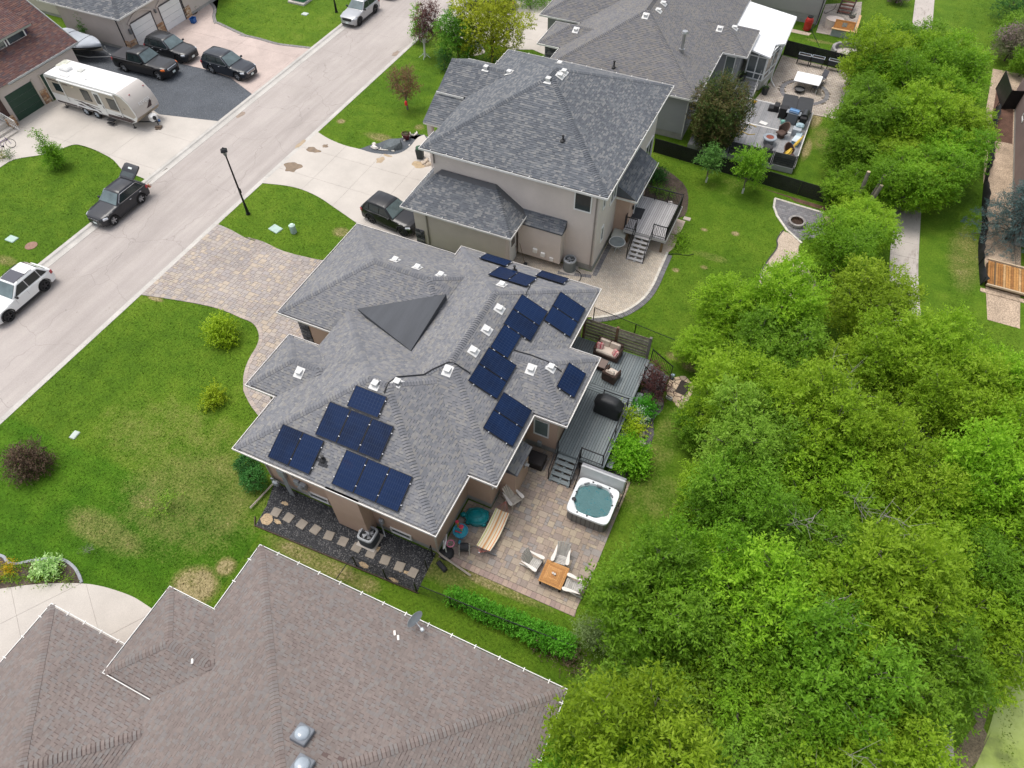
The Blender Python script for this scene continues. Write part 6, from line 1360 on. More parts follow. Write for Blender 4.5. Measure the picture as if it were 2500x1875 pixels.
one('bev','rooftop_ac',RVW,rvt)((-2.75,.0,3.07),(.95,.66,.24),.1); one('bev','roof_hatch',mat('hatch_grey',(.5,.5,.46),.5,0,.1,3),rvt)((-1.5,.35,2.99),(.5,.5,.06),.02); one('bev','fridge_vent',RVW,rvt)((-2.1,-.75,2.99),(.8,.32,.05),.02); one('lathe','roof_vent',RVW,rvt)((-.2,-.55,2.96),[(.16,0),(.15,.06),(.08,.1),(.001,.1)],12); one('prism','mildew_patch',mat('rv_mildew',(.5,.5,.42),.8,0,.25,4),rvt)([(-4.0,.1),(-3.35,.1),(-3.35,1.1),(-4.05,1.1)],2.94,2.972)
for x,y,r in ((4.15,-.55,.03),(4.15,.95,.03)): one('bev','marker_lamp',TAILR,rvt)((x,y,2.68),(.06,.12,.05),.01)
for y in (.55,.95): one('bev','cap_lamp',HEADL,rvt)((4.74,y,1.22),(.05,.16,.08),.02)
mb = MB(); mb.mesh([(4.735,-.05,1.42),(4.77,.62,1.82),(4.755,.5,1.42),(4.77,.22,1.50)],[(0,2,1),(0,3,2)]); mb.mesh([(4.775,-.05,1.42),(4.70,.62,1.92),(4.775,.5,1.42)],[(0,2,1)]); mb.build('cap_emblem',RVD,rvt)
mb = MB(); mb.tube([(3.7,-.85,.46),(5.55,0,.46)],.05,4); mb.tube([(3.7,.85,.46),(5.55,0,.46)],.05,4); mb.tube([(5.2,0,.1),(5.2,0,.75)],.035,6); mb.build('hitch_frame',TRIMB,rvt)
one('bev','propane_cover',RVW,rvt)((4.95,0,.72),(.52,.62,.5),.12); one('lathe','spare_cap',TRIMB,rvt)(None,[(.001,.03),(.13,.03),(.17,0)],12,m=Matrix.Translation((5.22,-.1,.75)) @ Matrix.Rotation(R(75),4,'Y')); one('bev','coupler',mat('coupler_blue',(.02,.07,.2),.4),rvt)((5.5,.0,.55),(.16,.16,.14),.04)
for x,y in ((3.7,-1.05),(-3.6,-1.0)): mb = MB(); mb.tube([(x,y,.5),(x,y,.04)],.035,5); mb.box((x,y,.03),(.2,.2,.05)); mb.build('stabiliser_jack',TRIMB,rvt)
mb = MB(); mb.bev((1.7,-hy-.12,.38),(.7,.3,.06),.01); mb.bev((1.7,-hy-.3,.2),(.65,.26,.05),.01); mb.build('entry_step',TRIMB,rvt)
def text(body,size,mw,m,name,parent,ext=.004,squash=1.):
 c = bpy.data.curves.new(name,'FONT'); c.body = body; c.size = size; c.extrude = ext; c.align_x = 'CENTER'; c.align_y = 'CENTER'
 o = bpy.data.objects.new(name,c); COL.objects.link(o); dg = bpy.context.evaluated_depsgraph_get(); me = bpy.data.meshes.new_from_object(o.evaluated_get(dg)); bpy.data.objects.remove(o)
 me.materials.clear(); me.materials.append(m); return put(name,me,parent,mw @ Matrix.Diagonal((squash,1,1,1)))
text('REVERE',.36,Matrix.Translation((4.64,.1,1.93)) @ Matrix.Rotation(R(90),4,'Z') @ Matrix.Rotation(R(68.5),4,'X'),mat('decal_pale',(.68,.66,.64),.5,0,0),'lettering',cap_o,.012)
text('REVERE',.17,Matrix.Translation((-2.0,-hy-.028,2.45)) @ Matrix.Rotation(R(90),4,'X'),mat('decal_dark',(.12,.09,.09),.5,0,0),'lettering',rvt)
text('Lite',.11,Matrix.Translation((3.75,-hy-.028,1.75)) @ Matrix.Rotation(R(90),4,'X'),MATS['decal_dark'],'lettering',rvt)
x,y = (-46.43,33.56); hb_ = thing('wood_blocks','stack of dirty timber blocks under the trailer hitch','block',(x,y,.03),.5); PAL_W = mat('block_brown',(.13,.095,.07),.9,0,.3,6)
for k,(a,b,c) in enumerate(((-.12,0,.05),(.12,0,.05),(0,0,.13))): one('bev','timber_block',PAL_W,hb_)((a,b,c),(.2,.5,.08) if k < 2 else (.5,.22,.07),.01)
# ---------------------------------------------------------------- covered boat on its trailer
bt = thing('boat','boat under a taut grey cover on a road trailer','boat',(-60.9,39.9,0),R(4)); hull = []
for f in [i/12 for i in range(13)]:
 x = -3.0+5.8*f; w = 1.12*(1-max(0,(f-.45)/.55)**2.2)+.02; kz = .62+.25*max(0,(f-.6)/.4)**2; gz = 1.32+.14*f
 hull.append([(x,0,kz),(x,w*.55,kz+.18),(x,w*.93,kz+.38),(x,w,gz),(x,w*.5,gz+.01),(x,0,gz+.01),(x,-w*.5,gz+.01),(x,-w,gz),(x,-w*.93,kz+.38),(x,-w*.55,kz+.18)])
mb = MB(); mb.loft(hull); mb.build('hull',mat('hull_cream',(.42,.37,.31),.35,0,.08,2,coat=.4),bt,50); HD = MB()
for s in (1,-1): HD.loft([[(q[3][0],s*(q[3][1]+.01),q[3][2]-.28),(q[3][0],s*(q[3][1]+.012),q[3][2]-.08)] for q in hull],closed=False)
for s in (1,-1): HD.loft([[(q[2][0],s*(q[2][1]+.012),q[2][2]-.10),(q[2][0],s*(q[2][1]+.03),q[2][2]+.06)] for q in hull],closed=False)
HD.build('hull_stripe',mat('hull_black',(.015,.014,.016),.3,coat=.4),bt); cov = []
for f in [i/16 for i in range(17)]:
 x = -3.15+6.0*f; w = 1.19*(1-max(0,(f-.47)/.53)**2.3)+.03; g0 = 1.22+.14*f; pk = 1.50+.55*math.exp(-((f-.33)/.14)**2)+.12*math.exp(-((f-.8)/.2)**2)
 cov.append([(x,w*math.cos(t),g0+(pk-g0)*max(0,math.sin(t))**.85+.02*math.sin(9*f+3*t)) for t in [math.pi*i/10 for i in range(11)]]+[(x,-w*.9,g0-.08),(x,w*.9,g0-.08)])
mb = MB(); mb.loft(cov); mb.build('boat_cover',mat('canvas_pale_blue',(.40,.43,.47),.85,0,.09,1.2,.06,20,.006),bt,60); mb = MB()
for f in (7,11): mb.tube([tuple(Vector(p)+Vector((0,0,.012))) for p in cov[f][:11]],.014,4)
for s in (1,-1):
 for i in range(2,15,2): q = cov[i][0 if s > 0 else 10]; mb.tube([q,(q[0]+.1,s*.5,.7)],.010,3)
tag(mb.build('cover_strap',TRIMB,bt),kind='stuff'); GALV = mat('galvanised',(.35,.36,.37),.5,.6,.1,4); mb = MB()
for s in (1,-1): mb.tube([(-2.8,s*.85,.48),(1.6,s*.85,.48),(3.6,0,.48)],.05,4)
mb.tube([(3.5,0,.48),(4.1,0,.5)],.06,5); mb.tube([(3.2,0,.5),(3.2,0,1.35)],.045,5); mb.tube([(3.75,0,.05),(3.75,0,.75)],.03,5); mb.build('trailer_frame',GALV,bt)
ty,rm = wheel_meshes(.31,.2,6,RIMS,'boat')
for s in (1,-1): put('rim',rm,put('wheel',ty,bt,Matrix.Translation((-1.0,s*1.05,.31)) @ Matrix.Rotation(0 if s < 0 else math.pi,4,'Z')))
mb = MB(); mb.tube([(-3.1,.2,.8),(-3.5,.2,.9),(-3.5,.2,1.5)],.12,6); mb.bev((-3.5,.2,1.55),(.5,.35,.45),.1); mb.build('outboard_motor',mat('outboard_white',(.6,.6,.6),.4),bt)
# ---------------------------------------------------------------- street furniture and utility things
def lamp_post(label,x,y,h=4.6,rz=0):
 t = thing('street_lamp',label,'street lamp',(x,y,0),rz,group='black lantern street lamps')
 mb = MB(); mb.cyl((0,0),.16,0,.12,10,.14); mb.cyl((0,0),.11,.1,.9,10,.085); mb.tube([(0,0,.9),(0,0,h)],[.07,.05],8); mb.build('post',BLK,t)
 one('bev','fuse_box',BLK,t)((.07,0,2.0),(.1,.14,.34),.02)
 mb = MB()
 for k in range(4): a = R(45+90*k); mb.tube([(.05*math.cos(a),.05*math.sin(a),h),(.2*math.cos(a),.2*math.sin(a),h+.38)],.014,4)
 mb.build('lantern_frame',BLK,t)
 one('lathe','lantern_glass',mat('lantern_glass',(.25,.26,.26),.1,0,.1,3),t)((0,0,h),[(.06,.02),(.17,.36)],4)
 one('lathe','lantern_cap',BLK,t)((0,0,h),[(.30,.37),(.30,.40),(.16,.52),(.07,.56),(.06,.62),(.001,.63)],4)
lamp_post('black lantern street lamp on the lawn of the paver drive',-33.25,27.8,4.7); lamp_post('black street lamp whose top leaves the frame, behind silver suv',-44.45,56.07,4.7)
def ground_lid(name,label,xy,w,l,m,rz=0,cat='utility lid'):
 mb = MB(); mb.bev((0,0,.03),(w,l,.09),.03); o = mb.build(name,m); o.location = (*xy,.0); o.rotation_euler = (0,0,rz); return tag(o,label,cat)
LIDG = mat('utility_green',(.36,.47,.41),.7,0,.1,3,.1,20); 
ground_lid('utility_vault_lid','large pale green vault lid beside the ribbed pedestal',(-30.51,27.26),.85,.62,LIDG,R(-12)); ground_lid('utility_vault_lid','pale green vault lid at the left edge lawn',(-46.37,19.06),.75,.55,LIDG,R(0)); ground_lid('utility_vault_lid','small pale vault lid on the dry front lawn',(-30.22,8.85),.36,.5,mat('lid_pale',(.45,.50,.46),.7,0,.1,3),R(5)); ground_lid('utility_vault_lid','pale square vault lid on the top lawn by silver suv',(-47.02,54.51),.62,.5,mat('lid_pale',(.45,.50,.46)),0)
mb = MB(); mb.lathe((0,0,0),[(.40,0),(.40,.03),(.001,.035)],20); o = mb.build('manhole_cover',mat('rust_lid',(.26,.15,.11),.85,0,.2,5)); o.location = (*(-44.62,19.11),.0); tag(o,'rusty round manhole cover in the left lawn','manhole cover')
ped = thing('telecom_pedestal','pale green ribbed telecom pedestal on the island lawn','pedestal',(-29.15,27.48)); one('bev','body',LIDG,ped)((0,0,.32),(.34,.34,.64),.08)
for k in range(6): one('bev','rib',LIDG,ped)((0,0,.1+k*.09),(.38,.38,.03),.09)
one('bev','cap',mat('utility_cap',(.50,.64,.55),.6,0,.06,3),ped)((0,0,.68),(.4,.4,.1),.1)
xf_ = thing('transformer_box','green transformer cabinet on concrete pad, cut by top edge','transformer',(-49.05,56.6,0)); one('bev','pad',CONC,xf_)((0,0,.08),(1.9,1.5,.2),.02); one('bev','cabinet',mat('transformer_green',(.03,.16,.075),.55,0,.08,2),xf_)((0,.1,.65),(1.5,1.1,.95),.05)
bb = thing('recycling_box','blue recycling box standing on the pink drive','recycling box',(-55.75,48.80),.2); mb = MB(); mb.loft([[(-.2*k,-.27*k,z),(.2*k,-.27*k,z),(.2*k,.27*k,z),(-.2*k,.27*k,z)] for k,z in ((.85,0),(1,.45),(.93,.45),(.8,.03))],True,False); mb.face([(-.18,-.24,.03),(.18,-.24,.03),(.18,.24,.03),(-.18,.24,.03)]); mb.build('box_body',mat('blue_plastic',(.012,.09,.30),.5,0,.08,4),bb); mb = MB(); sweep(mb,[(-.2,-.27),(.2,-.27),(.2,.27),(-.2,.27)],[(0,.42),(-.025,.42),(-.025,.46),(0,.46)],True); mb.build('rim',MATS['blue_plastic'],bb)
mb = MB(); mb.prism(smooth_line([(-58.09,51.01),(-57.85,51.32),(-57.13,50.98),(-56.75,50.41),(-56.87,49.98),(-57.19,50.07)],3,True),-.05,.06); struct('planting_bed',mb,SOIL)
# bicycle
bk = thing('bicycle','purple bicycle leaning by the far-left porch','bicycle',(-55.2,26.45,.03),R(62),rot=(R(-14),0,R(62))); BKP = mat('bike_purple',(.13,.06,.26),.35,.2,.1,4)
for x in (-.5,.5):
 mb = MB(); c = [(x+.32*math.cos(2*math.pi*i/20),0,.34+.32*math.sin(2*math.pi*i/20)) for i in range(21)]; mb.tube(c,.02,5,cap=False); w_ = mb.build('wheel',TYRE,bk); mb = MB()
 for i in range(8): mb.tube([(x,0,.34),(x+.31*math.cos(math.pi*i/4),0,.34+.31*math.sin(math.pi*i/4))],.004,3)
 mb.build('spokes',RIMS,w_)
mb = MB(); [mb.tube(p,.022,6) for p in ([(-.5,0,.34),(-.08,0,.30),(.36,0,.78),(-.2,0,.62)],[(-.5,0,.34),(-.2,0,.66),(-.08,0,.30)],[(.5,0,.34),(.36,0,.85)])]; mb.build('frame',BKP,bk); mb = MB(); mb.tube([(.36,0,.85),(.33,0,.98)],.02,5); mb.tube([(.28,-.27,1.0),(.36,0,.98),(.28,.27,1.0)],.018,5); mb.build('handlebar',CHROME,bk); one('bev','saddle',TRIMB,bk)((-.22,0,.74),(.24,.15,.06),.03); one('tube','crank',TRIMB,bk)([(-.08,-.1,.30),(-.08,.1,.30)],.07,8)
# ---------------------------------------------------------------- entry bed of the two-storey house
def boulder(name,label,xyz,r,m,seed,cat='rock',group=None,n=9):
 o = MB().blob((0,0,r[2]*.55 if isinstance(r,tuple) else r*.5),r,n,.22,seed=seed).build(name,m,smooth=28); o.location = xyz if len(xyz) == 3 else (*xyz,0); o.rotation_euler = (0,0,seed); return tag(o,label,cat,group)
DKROCK = mat('rock_slate',(.10,.115,.12),.9,0,.25,2.5,.2,12,.02); PALEROCK = mat('rock_pale',(.42,.38,.345),.9,0,.2,4,.15,18,.01); WHITEROCK = mat('rock_white',(.62,.57,.53),.85,0,.15,5,.15,18,.01)
x,y = (-28.01,38.92); bo_ = thing('boulder','big dark slate boulder with sharp edges in the rock bed','boulder',(x,y,0),.3); mb = MB(); mb.mesh([(-.75,-.35,0),(-.1,-.72,0),(.75,-.2,0),(.6,.45,0),(-.3,.6,0),(-.7,.1,.32),(-.15,-.5,.30),(.62,-.1,.50),(.5,.4,.48),(-.25,.5,.40)],[(5,6,7,8,9),(0,1,6,5),(1,2,7,6),(2,3,8,7),(3,4,9,8),(4,0,5,9)]); mb.build('boulder_body',DKROCK,bo_)
boulder('rock','white lumpy rock at the lawn end of the rock bed',(*(-29.23,38.20),0),(.34,.2,.18),WHITEROCK,3); boulder('rock','small white rock topping the lumpy one',(*(-29.43,38.48),.05),(.2,.15,.14),WHITEROCK,4); boulder('rock','tiny white stone right below the red pot',(*(-27.64,40.01),0),(.14,.1,.08),WHITEROCK,5); boulder('rock','fist-size white stone near the edge of the walk',(*(-26.97,39.57),0),(.08,.08,.07),WHITEROCK,6)
def drift(label,pts,r): 
 c = pts[0]; t = thing('driftwood',label,'driftwood',(*c,0)); W_ = mat('driftwood',(.58,.54,.48),.85,0,.15,5); one('tube','branch',W_,t)([(p[0]-c[0],p[1]-c[1],.07+(.25 if i == len(pts)-1 and r > .07 else 0)) for i,p in enumerate(pts)],[r,r*.8,r*1.1][:len(pts)],7); mb = MB(); mb.tube([(0,0,.07),(-.12,.16,.12)],[r*.9,r*.6],6); mb.tube([(0,0,.07),(-.16,-.1,.1)],[r*.9,r*.5],6); mb.build('branch_stub',W_,t)
drift('bleached driftwood branch lying flat across the dark gravel',[(-28.66,38.17),(-28.09,38.33),(-27.59,38.40)],.055); drift('bleached driftwood piece behind the red pot',[(-27.19,41.19),(-27.27,40.82),(-27.53,40.56)],.075)
mb = MB(); mb.bev((0,0,.03),(.62,.62,.06),.01); o = mb.build('patio_slab',WHITEROCK); o.location = (*(-27.85,40.66),.02); o.rotation_euler = (R(12),R(-6),.3); tag(o,'white square slab tilted behind the red pot','slab')
def pot(label,xyz,r,h,m,plant=None,leaf=(.05,.13,.02),cat='plant pot',seed=1,fol=.25,square=False):
 t = thing('plant_pot',label,cat,xyz if len(xyz) == 3 else (*xyz,0)); mb = MB(); n = 4 if square else 18; mb.lathe((0,0,0),[(r*.68,0),(r*.9,h*.85),(r,h*.87),(r,h),(r*.88,h),(r*.85,h*.88)],n); mb.build('pot',m,t); one('lathe','potting_soil',SOIL,t)((0,0,0),[(r*.87,h*.89),(.001,h*.9)],n)
 if plant: sprig(t,r*1.05,fol,leaf,seed,h*.9,plant)
 return t
def sprig(t,r,h,leaf,seed,z0,kind):
 rn = random.Random(seed); mb = MB()
 for k in range(70 if kind != 'spike' else 18):
  a,q = rn.random()*6.28,rn.random()**.5*r; L = rn.uniform(.5,1)*h; d = Vector((math.cos(a)*(.4 if kind == 'spike' else .9),math.sin(a)*(.4 if kind == 'spike' else .9),1)).normalized(); s = Vector((-math.sin(a),math.cos(a),0))
  b = Vector((math.cos(a)*q*.6,math.sin(a)*q*.6,z0)); w = .02 if kind == 'spike' else .05
  if kind == 'spike': mb.face([b-s*w,b+s*w,b+d*L],rn.random())
  else: b = b+d*L*rn.random(); mb.face([b-s*w,b+d*.05-s*0+Vector((0,0,-.01)),b+s*w,b+d*.11],rn.random())
 mb.build('foliage',leafmat('leaf_'+str(tuple(round(v,2) for v in leaf)),[tuple(v*.6 for v in leaf),leaf,tuple(min(1,v*1.5) for v in leaf)]),t)
pot('dark red glazed pot of green plants in rock bed',(-27.63,40.27),.34,.5,mat('glaze_oxblood',(.09,.012,.014),.2,0,.1,4,coat=.6),'bush',(.09,.15,.02),seed=3,fol=.15)
wb_ = thing('waste_bin','dark green lidded waste bin by the entry steps','bin',(-25.39,38.52),.3); mb = MB(); mb.loft([[(-k,-k,z),(k,-k,z),(k,k,z),(-k,k,z)] for k,z in ((.22,0),(.28,.85))]); mb.build('bin_body',mat('bin_charcoal',(.03,.04,.042),.6,0,.1,4),wb_); one('lathe','lid',mat('bin_green',(.012,.06,.025),.5,0,.1,4),wb_)((0,0,.84),[(.3,0),(.29,.08),(.16,.16),(.001,.18)],14)
es = thing('entry_steps','concrete zigzag entry steps with dark rail by the porch','steps',(-21.6,34.6,0))
for i in range(5): one('bev','stair_tread',CONC,es,world=True)((-22.3+i*.3,34.9,.09+i*.085),(.34,1.3,.18+i*.17),.012)
railing(es,[(-22.4,35.6,.1),(-21.0,35.6,.9)],mat('rail_brown',(.035,.018,.015),.5),h=.85,sp=.13,posts=1)
for i,(px_,py_) in enumerate(((-24.74,38.00),(-24.44,37.96),(-24.69,38.16))): boulder('sandbag',('tan sandbag lying lowest, near the sand patch','tan sandbag touching the garage wall','tan sandbag on top of the other two')[i],(px_,py_,.12*(i == 2)),(.34,.2,.13),mat('sandbag_tan',(.46,.38,.30),.95,0,.1,4,.1,25),i+3,'sandbag','sandbags by the entry steps',10)
# ---------------------------------------------------------------- air conditioners, chest, hoses
def ac_unit(label,xy,w,h,m,round_=False,rz=0):
 t = thing('air_conditioner',label,'air conditioner',xy,rz); n = 24
 sq = lambda k,z: [(k*w/2*math.copysign(abs(math.cos(a))**.45,math.cos(a)),k*w/2*math.copysign(abs(math.sin(a))**.45,math.sin(a)),z) for a in [2*math.pi*i/n for i in range(n)]] if not round_ else [(k*w/2*math.cos(a),k*w/2*math.sin(a),z) for a in [2*math.pi*i/n for i in range(n)]]
 mb = MB(); mb.loft([sq(1,.06),sq(1,h-.12),sq(.9,h-.12),sq(.9,.06)],True,False); mb.build('coil_guard',m,t)
 for i in range(9): mb = MB(); mb.loft([sq(1.015,.12+i*(h-.25)/9),sq(1.03,.145+i*(h-.25)/9),sq(1.015,.16+i*(h-.25)/9)],True,False); mb.build('louvre',m,t)
 mb = MB(); mb.loft([sq(1.04,h-.12),sq(1.04,h-.04),sq(.96,h),sq(.80,h),sq(.78,h-.06)],True,False); tp = mb.build('top_ring',mat('ac_top_grey',(.36,.375,.39),.5,.2,.05,3),t)
 one('cyl','fan_well',TRIMB,t)((0,0),w*.40,.2,h-.25,18); f = MB()
 for k in range(4): a = k*math.pi/2+.4; f.mesh([(0,0,h-.14),(w*.34*math.cos(a),w*.34*math.sin(a),h-.10),(w*.34*math.cos(a+.8),w*.34*math.sin(a+.8),h-.16)],[(0,1,2)])
 f.cyl((0,0),w*.10,h-.2,h-.05,10); f.build('fan',mat('fan_grey',(.42,.43,.45),.4,.3,0),t); f = MB()
 for k in range(1,6): f.tube([(w*.41*k/5.5*math.cos(a),w*.41*k/5.5*math.sin(a),h-.01) for a in [2*math.pi*i/20 for i in range(21)]],.004,3,cap=False)
 for k in range(8): a = k*math.pi/4; f.tube([(0,0,h+.005),(w*.42*math.cos(a),w*.42*math.sin(a),h-.01)],.005,3)
 tag(f.build('fan_grille',MATS['ac_top_grey'],t),kind='stuff'); one('prism','pad',CONC,t)([(-w*.6,-w*.6),(w*.6,-w*.6),(w*.6,w*.6),(-w*.6,w*.6)],0,.07); return t
ac_unit('square grey air conditioner with pale top on black gravel',(-12.42,10.18),.82,.82,mat('ac_body_dark',(.10,.11,.125),.5,.2,.08,3)); ac_unit('tall grey air conditioner at the two-storey house wall',(-10.6,31.75),.8,.95,mat('ac_body_grey',(.20,.215,.215),.5,.2,.08,3),True)
def hose(name,label,pts,r,m,z=.05,cat='hose'):
 c = pts[0]; mb = MB(); mb.tube([(x-c[0],y-c[1],(pts[i][2] if len(pts[0]) > 2 else z)) for i,(x,y) in enumerate([p[:2] for p in pts])],r,6); o = mb.build(name,m,smooth=60); o.location = (c[0],c[1],0); return tag(o,label,cat)
HB = mat('hose_black',(.015,.018,.018),.6); HG = mat('hose_dark_green',(.02,.05,.03),.6); HY = mat('hose_yellow',(.62,.42,.05),.5)
hose('garden_hose','black hose coiling away from the tall air conditioner',smooth_line([(-10.3,31.85),(-9.75,31.6),(-9.6,31.0),(-9.9,30.3),(-10.8,29.9),(-11.8,30.0)],5),.022,HB,.08)
hose('garden_hose','thin dark hose crossing the lawn from the flower bed',smooth_line([(-5.32,35.63),(-4.72,35.97),(-3.98,36.16),(-3.62,36.46)],5),.02,HB,.04); hose('garden_hose','green-black hose on the lawn below the red barrel',smooth_line([(-1.89,70.74),(-1.51,69.77),(-1.05,68.71),(-0.69,67.78)],5),.02,HB,.05); hose('garden_hose','black hose looping over the pavers by the wooden stairs',smooth_line([(-0.58,76.96),(-0.64,75.87),(-1.01,75.00),(-1.30,74.53),(-1.38,75.02)],5),.02,HB,.06); hose('garden_hose','bright yellow hose trailing over the grey deck',[(*p,.54) for p in smooth_line([(-3.03,52.00,0.5)[:2],(-3.47,52.14,0.5)[:2],(-3.76,51.87,0.5)[:2],(-3.85,51.15,0.5)[:2],(-4.14,50.26,0.5)[:2],(-4.53,49.38,0.5)[:2]],5)],.022,HY); hose('garden_hose','second loop of yellow hose behind the young tree',[(*p,.53) for p in smooth_line([(-4.41,50.76,0.5)[:2],(-3.90,50.94,0.5)[:2],(-3.36,50.79,0.5)[:2],(-2.92,51.04,0.5)[:2]],5)],.022,HY)
sb_ = thing('storage_chest','black wicker-look storage chest under the bungalow window','storage chest',(-6.85,17.45,0),0); CHB = mat('chest_brown_black',(.022,.018,.019),.55,0,.15,6,.2,40); one('bev','chest_body',CHB,sb_)((0,0,.26),(1.0,.72,.5),.03); one('bev','lid',CHB,sb_)((0,0,.55),(1.06,.78,.1),.04)
# ---------------------------------------------------------------- deck furniture
WICK = mat('wicker_brown',(.075,.045,.035),.75,0,.2,8,.3,45,.01); CUSH = mat('cushion_beige',(.52,.44,.37),.9,0,.06,3,.06,30,.004)
def stripes(name,axis,cols):
 if name in MATS: return MATS[name]
 m,n,l,p = _nt(name); MATS[name] = m; tc = node(n,'ShaderNodeTexCoord').outputs['Object']; s = node(n,'ShaderNodeSeparateXYZ'); l.new(tc,s.inputs[0])
 f = mth(n,l,'FRACT',mth(n,l,'ADD',mth(n,l,'MULTIPLY',s.outputs[axis],cols[0]),10.)); l.new(ramp(n,l,f,cols[1],'CONSTANT'),p.inputs['Base Color']); p.inputs['Roughness'].default_value = .9; return m
STRIPE = stripes('cushion_stripe_red',0,(4.5,[(0,(.36,.03,.05)),(.3,(.66,.5,.46)),(.42,(.5,.1,.1)),(.55,(.62,.52,.46)),(.72,(.30,.02,.04)),(.85,(.6,.42,.4))]))
def seat_set(name,label,cat,loc,rz,w,d,n):
 t = thing(name,label,cat,loc,rz); one('bev','seat_base',WICK,t)((0,0,.18),(w,d,.26),.03)
 for s in (-1,1): one('bev','arm',WICK,t)((s*(w/2-.05),.02,.36),(.11,d,.52),.04)
 one('bev','backrest',WICK,t)((0,d/2-.04,.48),(w,.12,.62),.05,m=Matrix.Rotation(R(-10),4,'X'))
 for s in (-1,1):
  for q in (-1,1): one('box','leg',WICK,t)((s*(w/2-.06),q*(d/2-.06),.03),(.06,.06,.07))
 cw = (w-.26)/n; one('bev','seat_cushion',CUSH,t)((0,-.04,.38),(w-.24,d-.16,.15),.06)
 for i in range(n): one('bev','back_cushion',CUSH,t)((-(w-.26)/2+cw*(i+.5),d/2-.16,.62),(cw-.02,.17,.48),.07,m=Matrix.Rotation(R(-14),4,'X'))
 return t
seat_set('loveseat','brown wicker loveseat with beige cushions by privacy screen','loveseat',(-5.72,25.15,1.0),R(-4),1.5,.8,2)
for x,y,rz,l_ in ((-6.2,25.1,R(8),'red striped pillow at the left end of the loveseat'),(-5.22,24.92,R(-38),'red striped pillow propped at the right end of the loveseat')):
 mb = MB(); mb.bev((0,0,0),(.42,.16,.38),.07,m=Matrix.Rotation(R(-28),4,'X')); o = mb.build('pillow',STRIPE); o.location = (x,y,1.62); o.rotation_euler = (0,0,rz); tag(o,l_,'pillow')
seat_set('armchair','brown wicker armchair with beige cushion facing the loveseat','armchair',(-4.98,23.62,1.0),R(168),.8,.78,1); mb = MB(); mb.bev((0,0,0),(.42,.14,.26),.05); o = mb.build('pillow',mat('pillow_cream',(.58,.53,.46),.9,0,.1,6)); o.location = (-5.0,23.5,1.66); o.rotation_euler = (.2,0,R(10)); tag(o,'pale lumbar pillow resting on the wicker armchair','pillow')
ct = thing('coffee_table','low brown wicker coffee table partly under the eave','coffee table',(-5.95,24.12,1.0),R(-4)); one('bev','tabletop',mat('table_taupe',(.17,.125,.105),.6,0,.12,4),ct)((0,0,.38),(1.05,.62,.05),.012); one('bev','apron',WICK,ct)((0,0,.2),(.9,.5,.3),.02)
for s in (-1,1):
 for q in (-1,1): one('box','leg',WICK,ct)((s*.46,q*.26,.18),(.07,.07,.36))
gl_ = thing('covered_grill','barbecue under a black fitted cover on the deck','grill',(-4.35,21.35,1.0),R(-3)); GC = mat('grill_cover',(.014,.015,.017),.55,0,.25,3,.15,9,.02); rc = lambda a,b,z,e: [(a*math.copysign(abs(math.cos(t))**e,math.cos(t)),b*math.copysign(abs(math.sin(t))**e,math.sin(t)),z) for t in [2*math.pi*i/28 for i in range(28)]]
mb = MB(); mb.loft([rc(.76,.36,.06,.35),rc(.72,.34,.5,.4),rc(.78,.36,.86,.35),rc(.70,.33,.94,.4),rc(.52,.31,1.12,.45),rc(.44,.24,1.2,.5),rc(.2,.1,1.23,.6)]); mb.build('cover',GC,gl_,smooth=40); one('box','cart_base',TRIMB,gl_)((0,0,.05),(1.2,.5,.1))
for s in (-1,1): one('tube','wheel',TYRE,gl_)([(s*.62,.24,0),(s*.62,.3,0)],.09,10)
bn = thing('planter_box','narrow white trough set beside the flagstones','planter',(-1.70,24.33),R(-10)); one('bev','trough',TRW,bn)((0,0,.1),(.36,.16,.2),.02); one('bev','potting_soil',SOIL,bn)((0,0,.19),(.3,.1,.03),.01)
gs = thing('watering_nozzle','pale blue sprinkler standing at the stair railing foot','sprinkler',(-1.95,25.75)); mb = MB(); mb.tube([(0,0,0),(0,0,.35)],.03,6); mb.bev((0,0,.38),(.22,.14,.12),.04); mb.build('sprinkler_head',mat('sprinkler_blue',(.35,.45,.55),.4),gs); one('bev','base',TRIMB,gs)((0,0,.02),(.24,.24,.04),.01)
mb = MB(); mb.bev((0,0,.0),(.62,.95,.02),.004); o = mb.build('door_mat',mat('mat_brown',(.035,.028,.024),.95,0,.4,12)); o.location = (*(-1.17,25.36),.05); o.rotation_euler = (0,0,R(-5)); tag(o,'dark brown mat lying on the tan flagstones','doormat')
# ---------------------------------------------------------------- hot tub (open)
ht_ = thing('hot_tub','open hot tub with turquoise water and upright folded cover','hot tub',(-3.22,16.15,.03),0); HTS = mat('tub_shell_white',(.66,.68,.69),.25,0,.05,2,coat=.4); HTC = mat('tub_cabinet_grey',(.19,.185,.18),.6,0,.1,2,.1,12)
rr = lambda a,z,e=.28: [(a*math.copysign(abs(math.cos(t))**e,math.cos(t)),a*.97*math.copysign(abs(math.sin(t))**e,math.sin(t)),z) for t in [2*math.pi*i/48 for i in range(48)]]
mb = MB(); mb.loft([rr(1.05,0),rr(1.06,.8)]); mb.build('cabinet',HTC,ht_)
for s in range(-4,5): one('box','cabinet_seam',TRIMB,ht_)((s*.23,-1.035,.4),(.012,.02,.72))
rim_in = lambda a,z,k: [(a*(1+.07*math.cos(4*t+.4)*k)*math.copysign(abs(math.cos(t))**.5,math.cos(t)),a*.95*(1+.07*math.cos(4*t+.4)*k)*math.copysign(abs(math.sin(t))**.5,math.sin(t)),z) for t in [2*math.pi*i/48 for i in range(48)]]
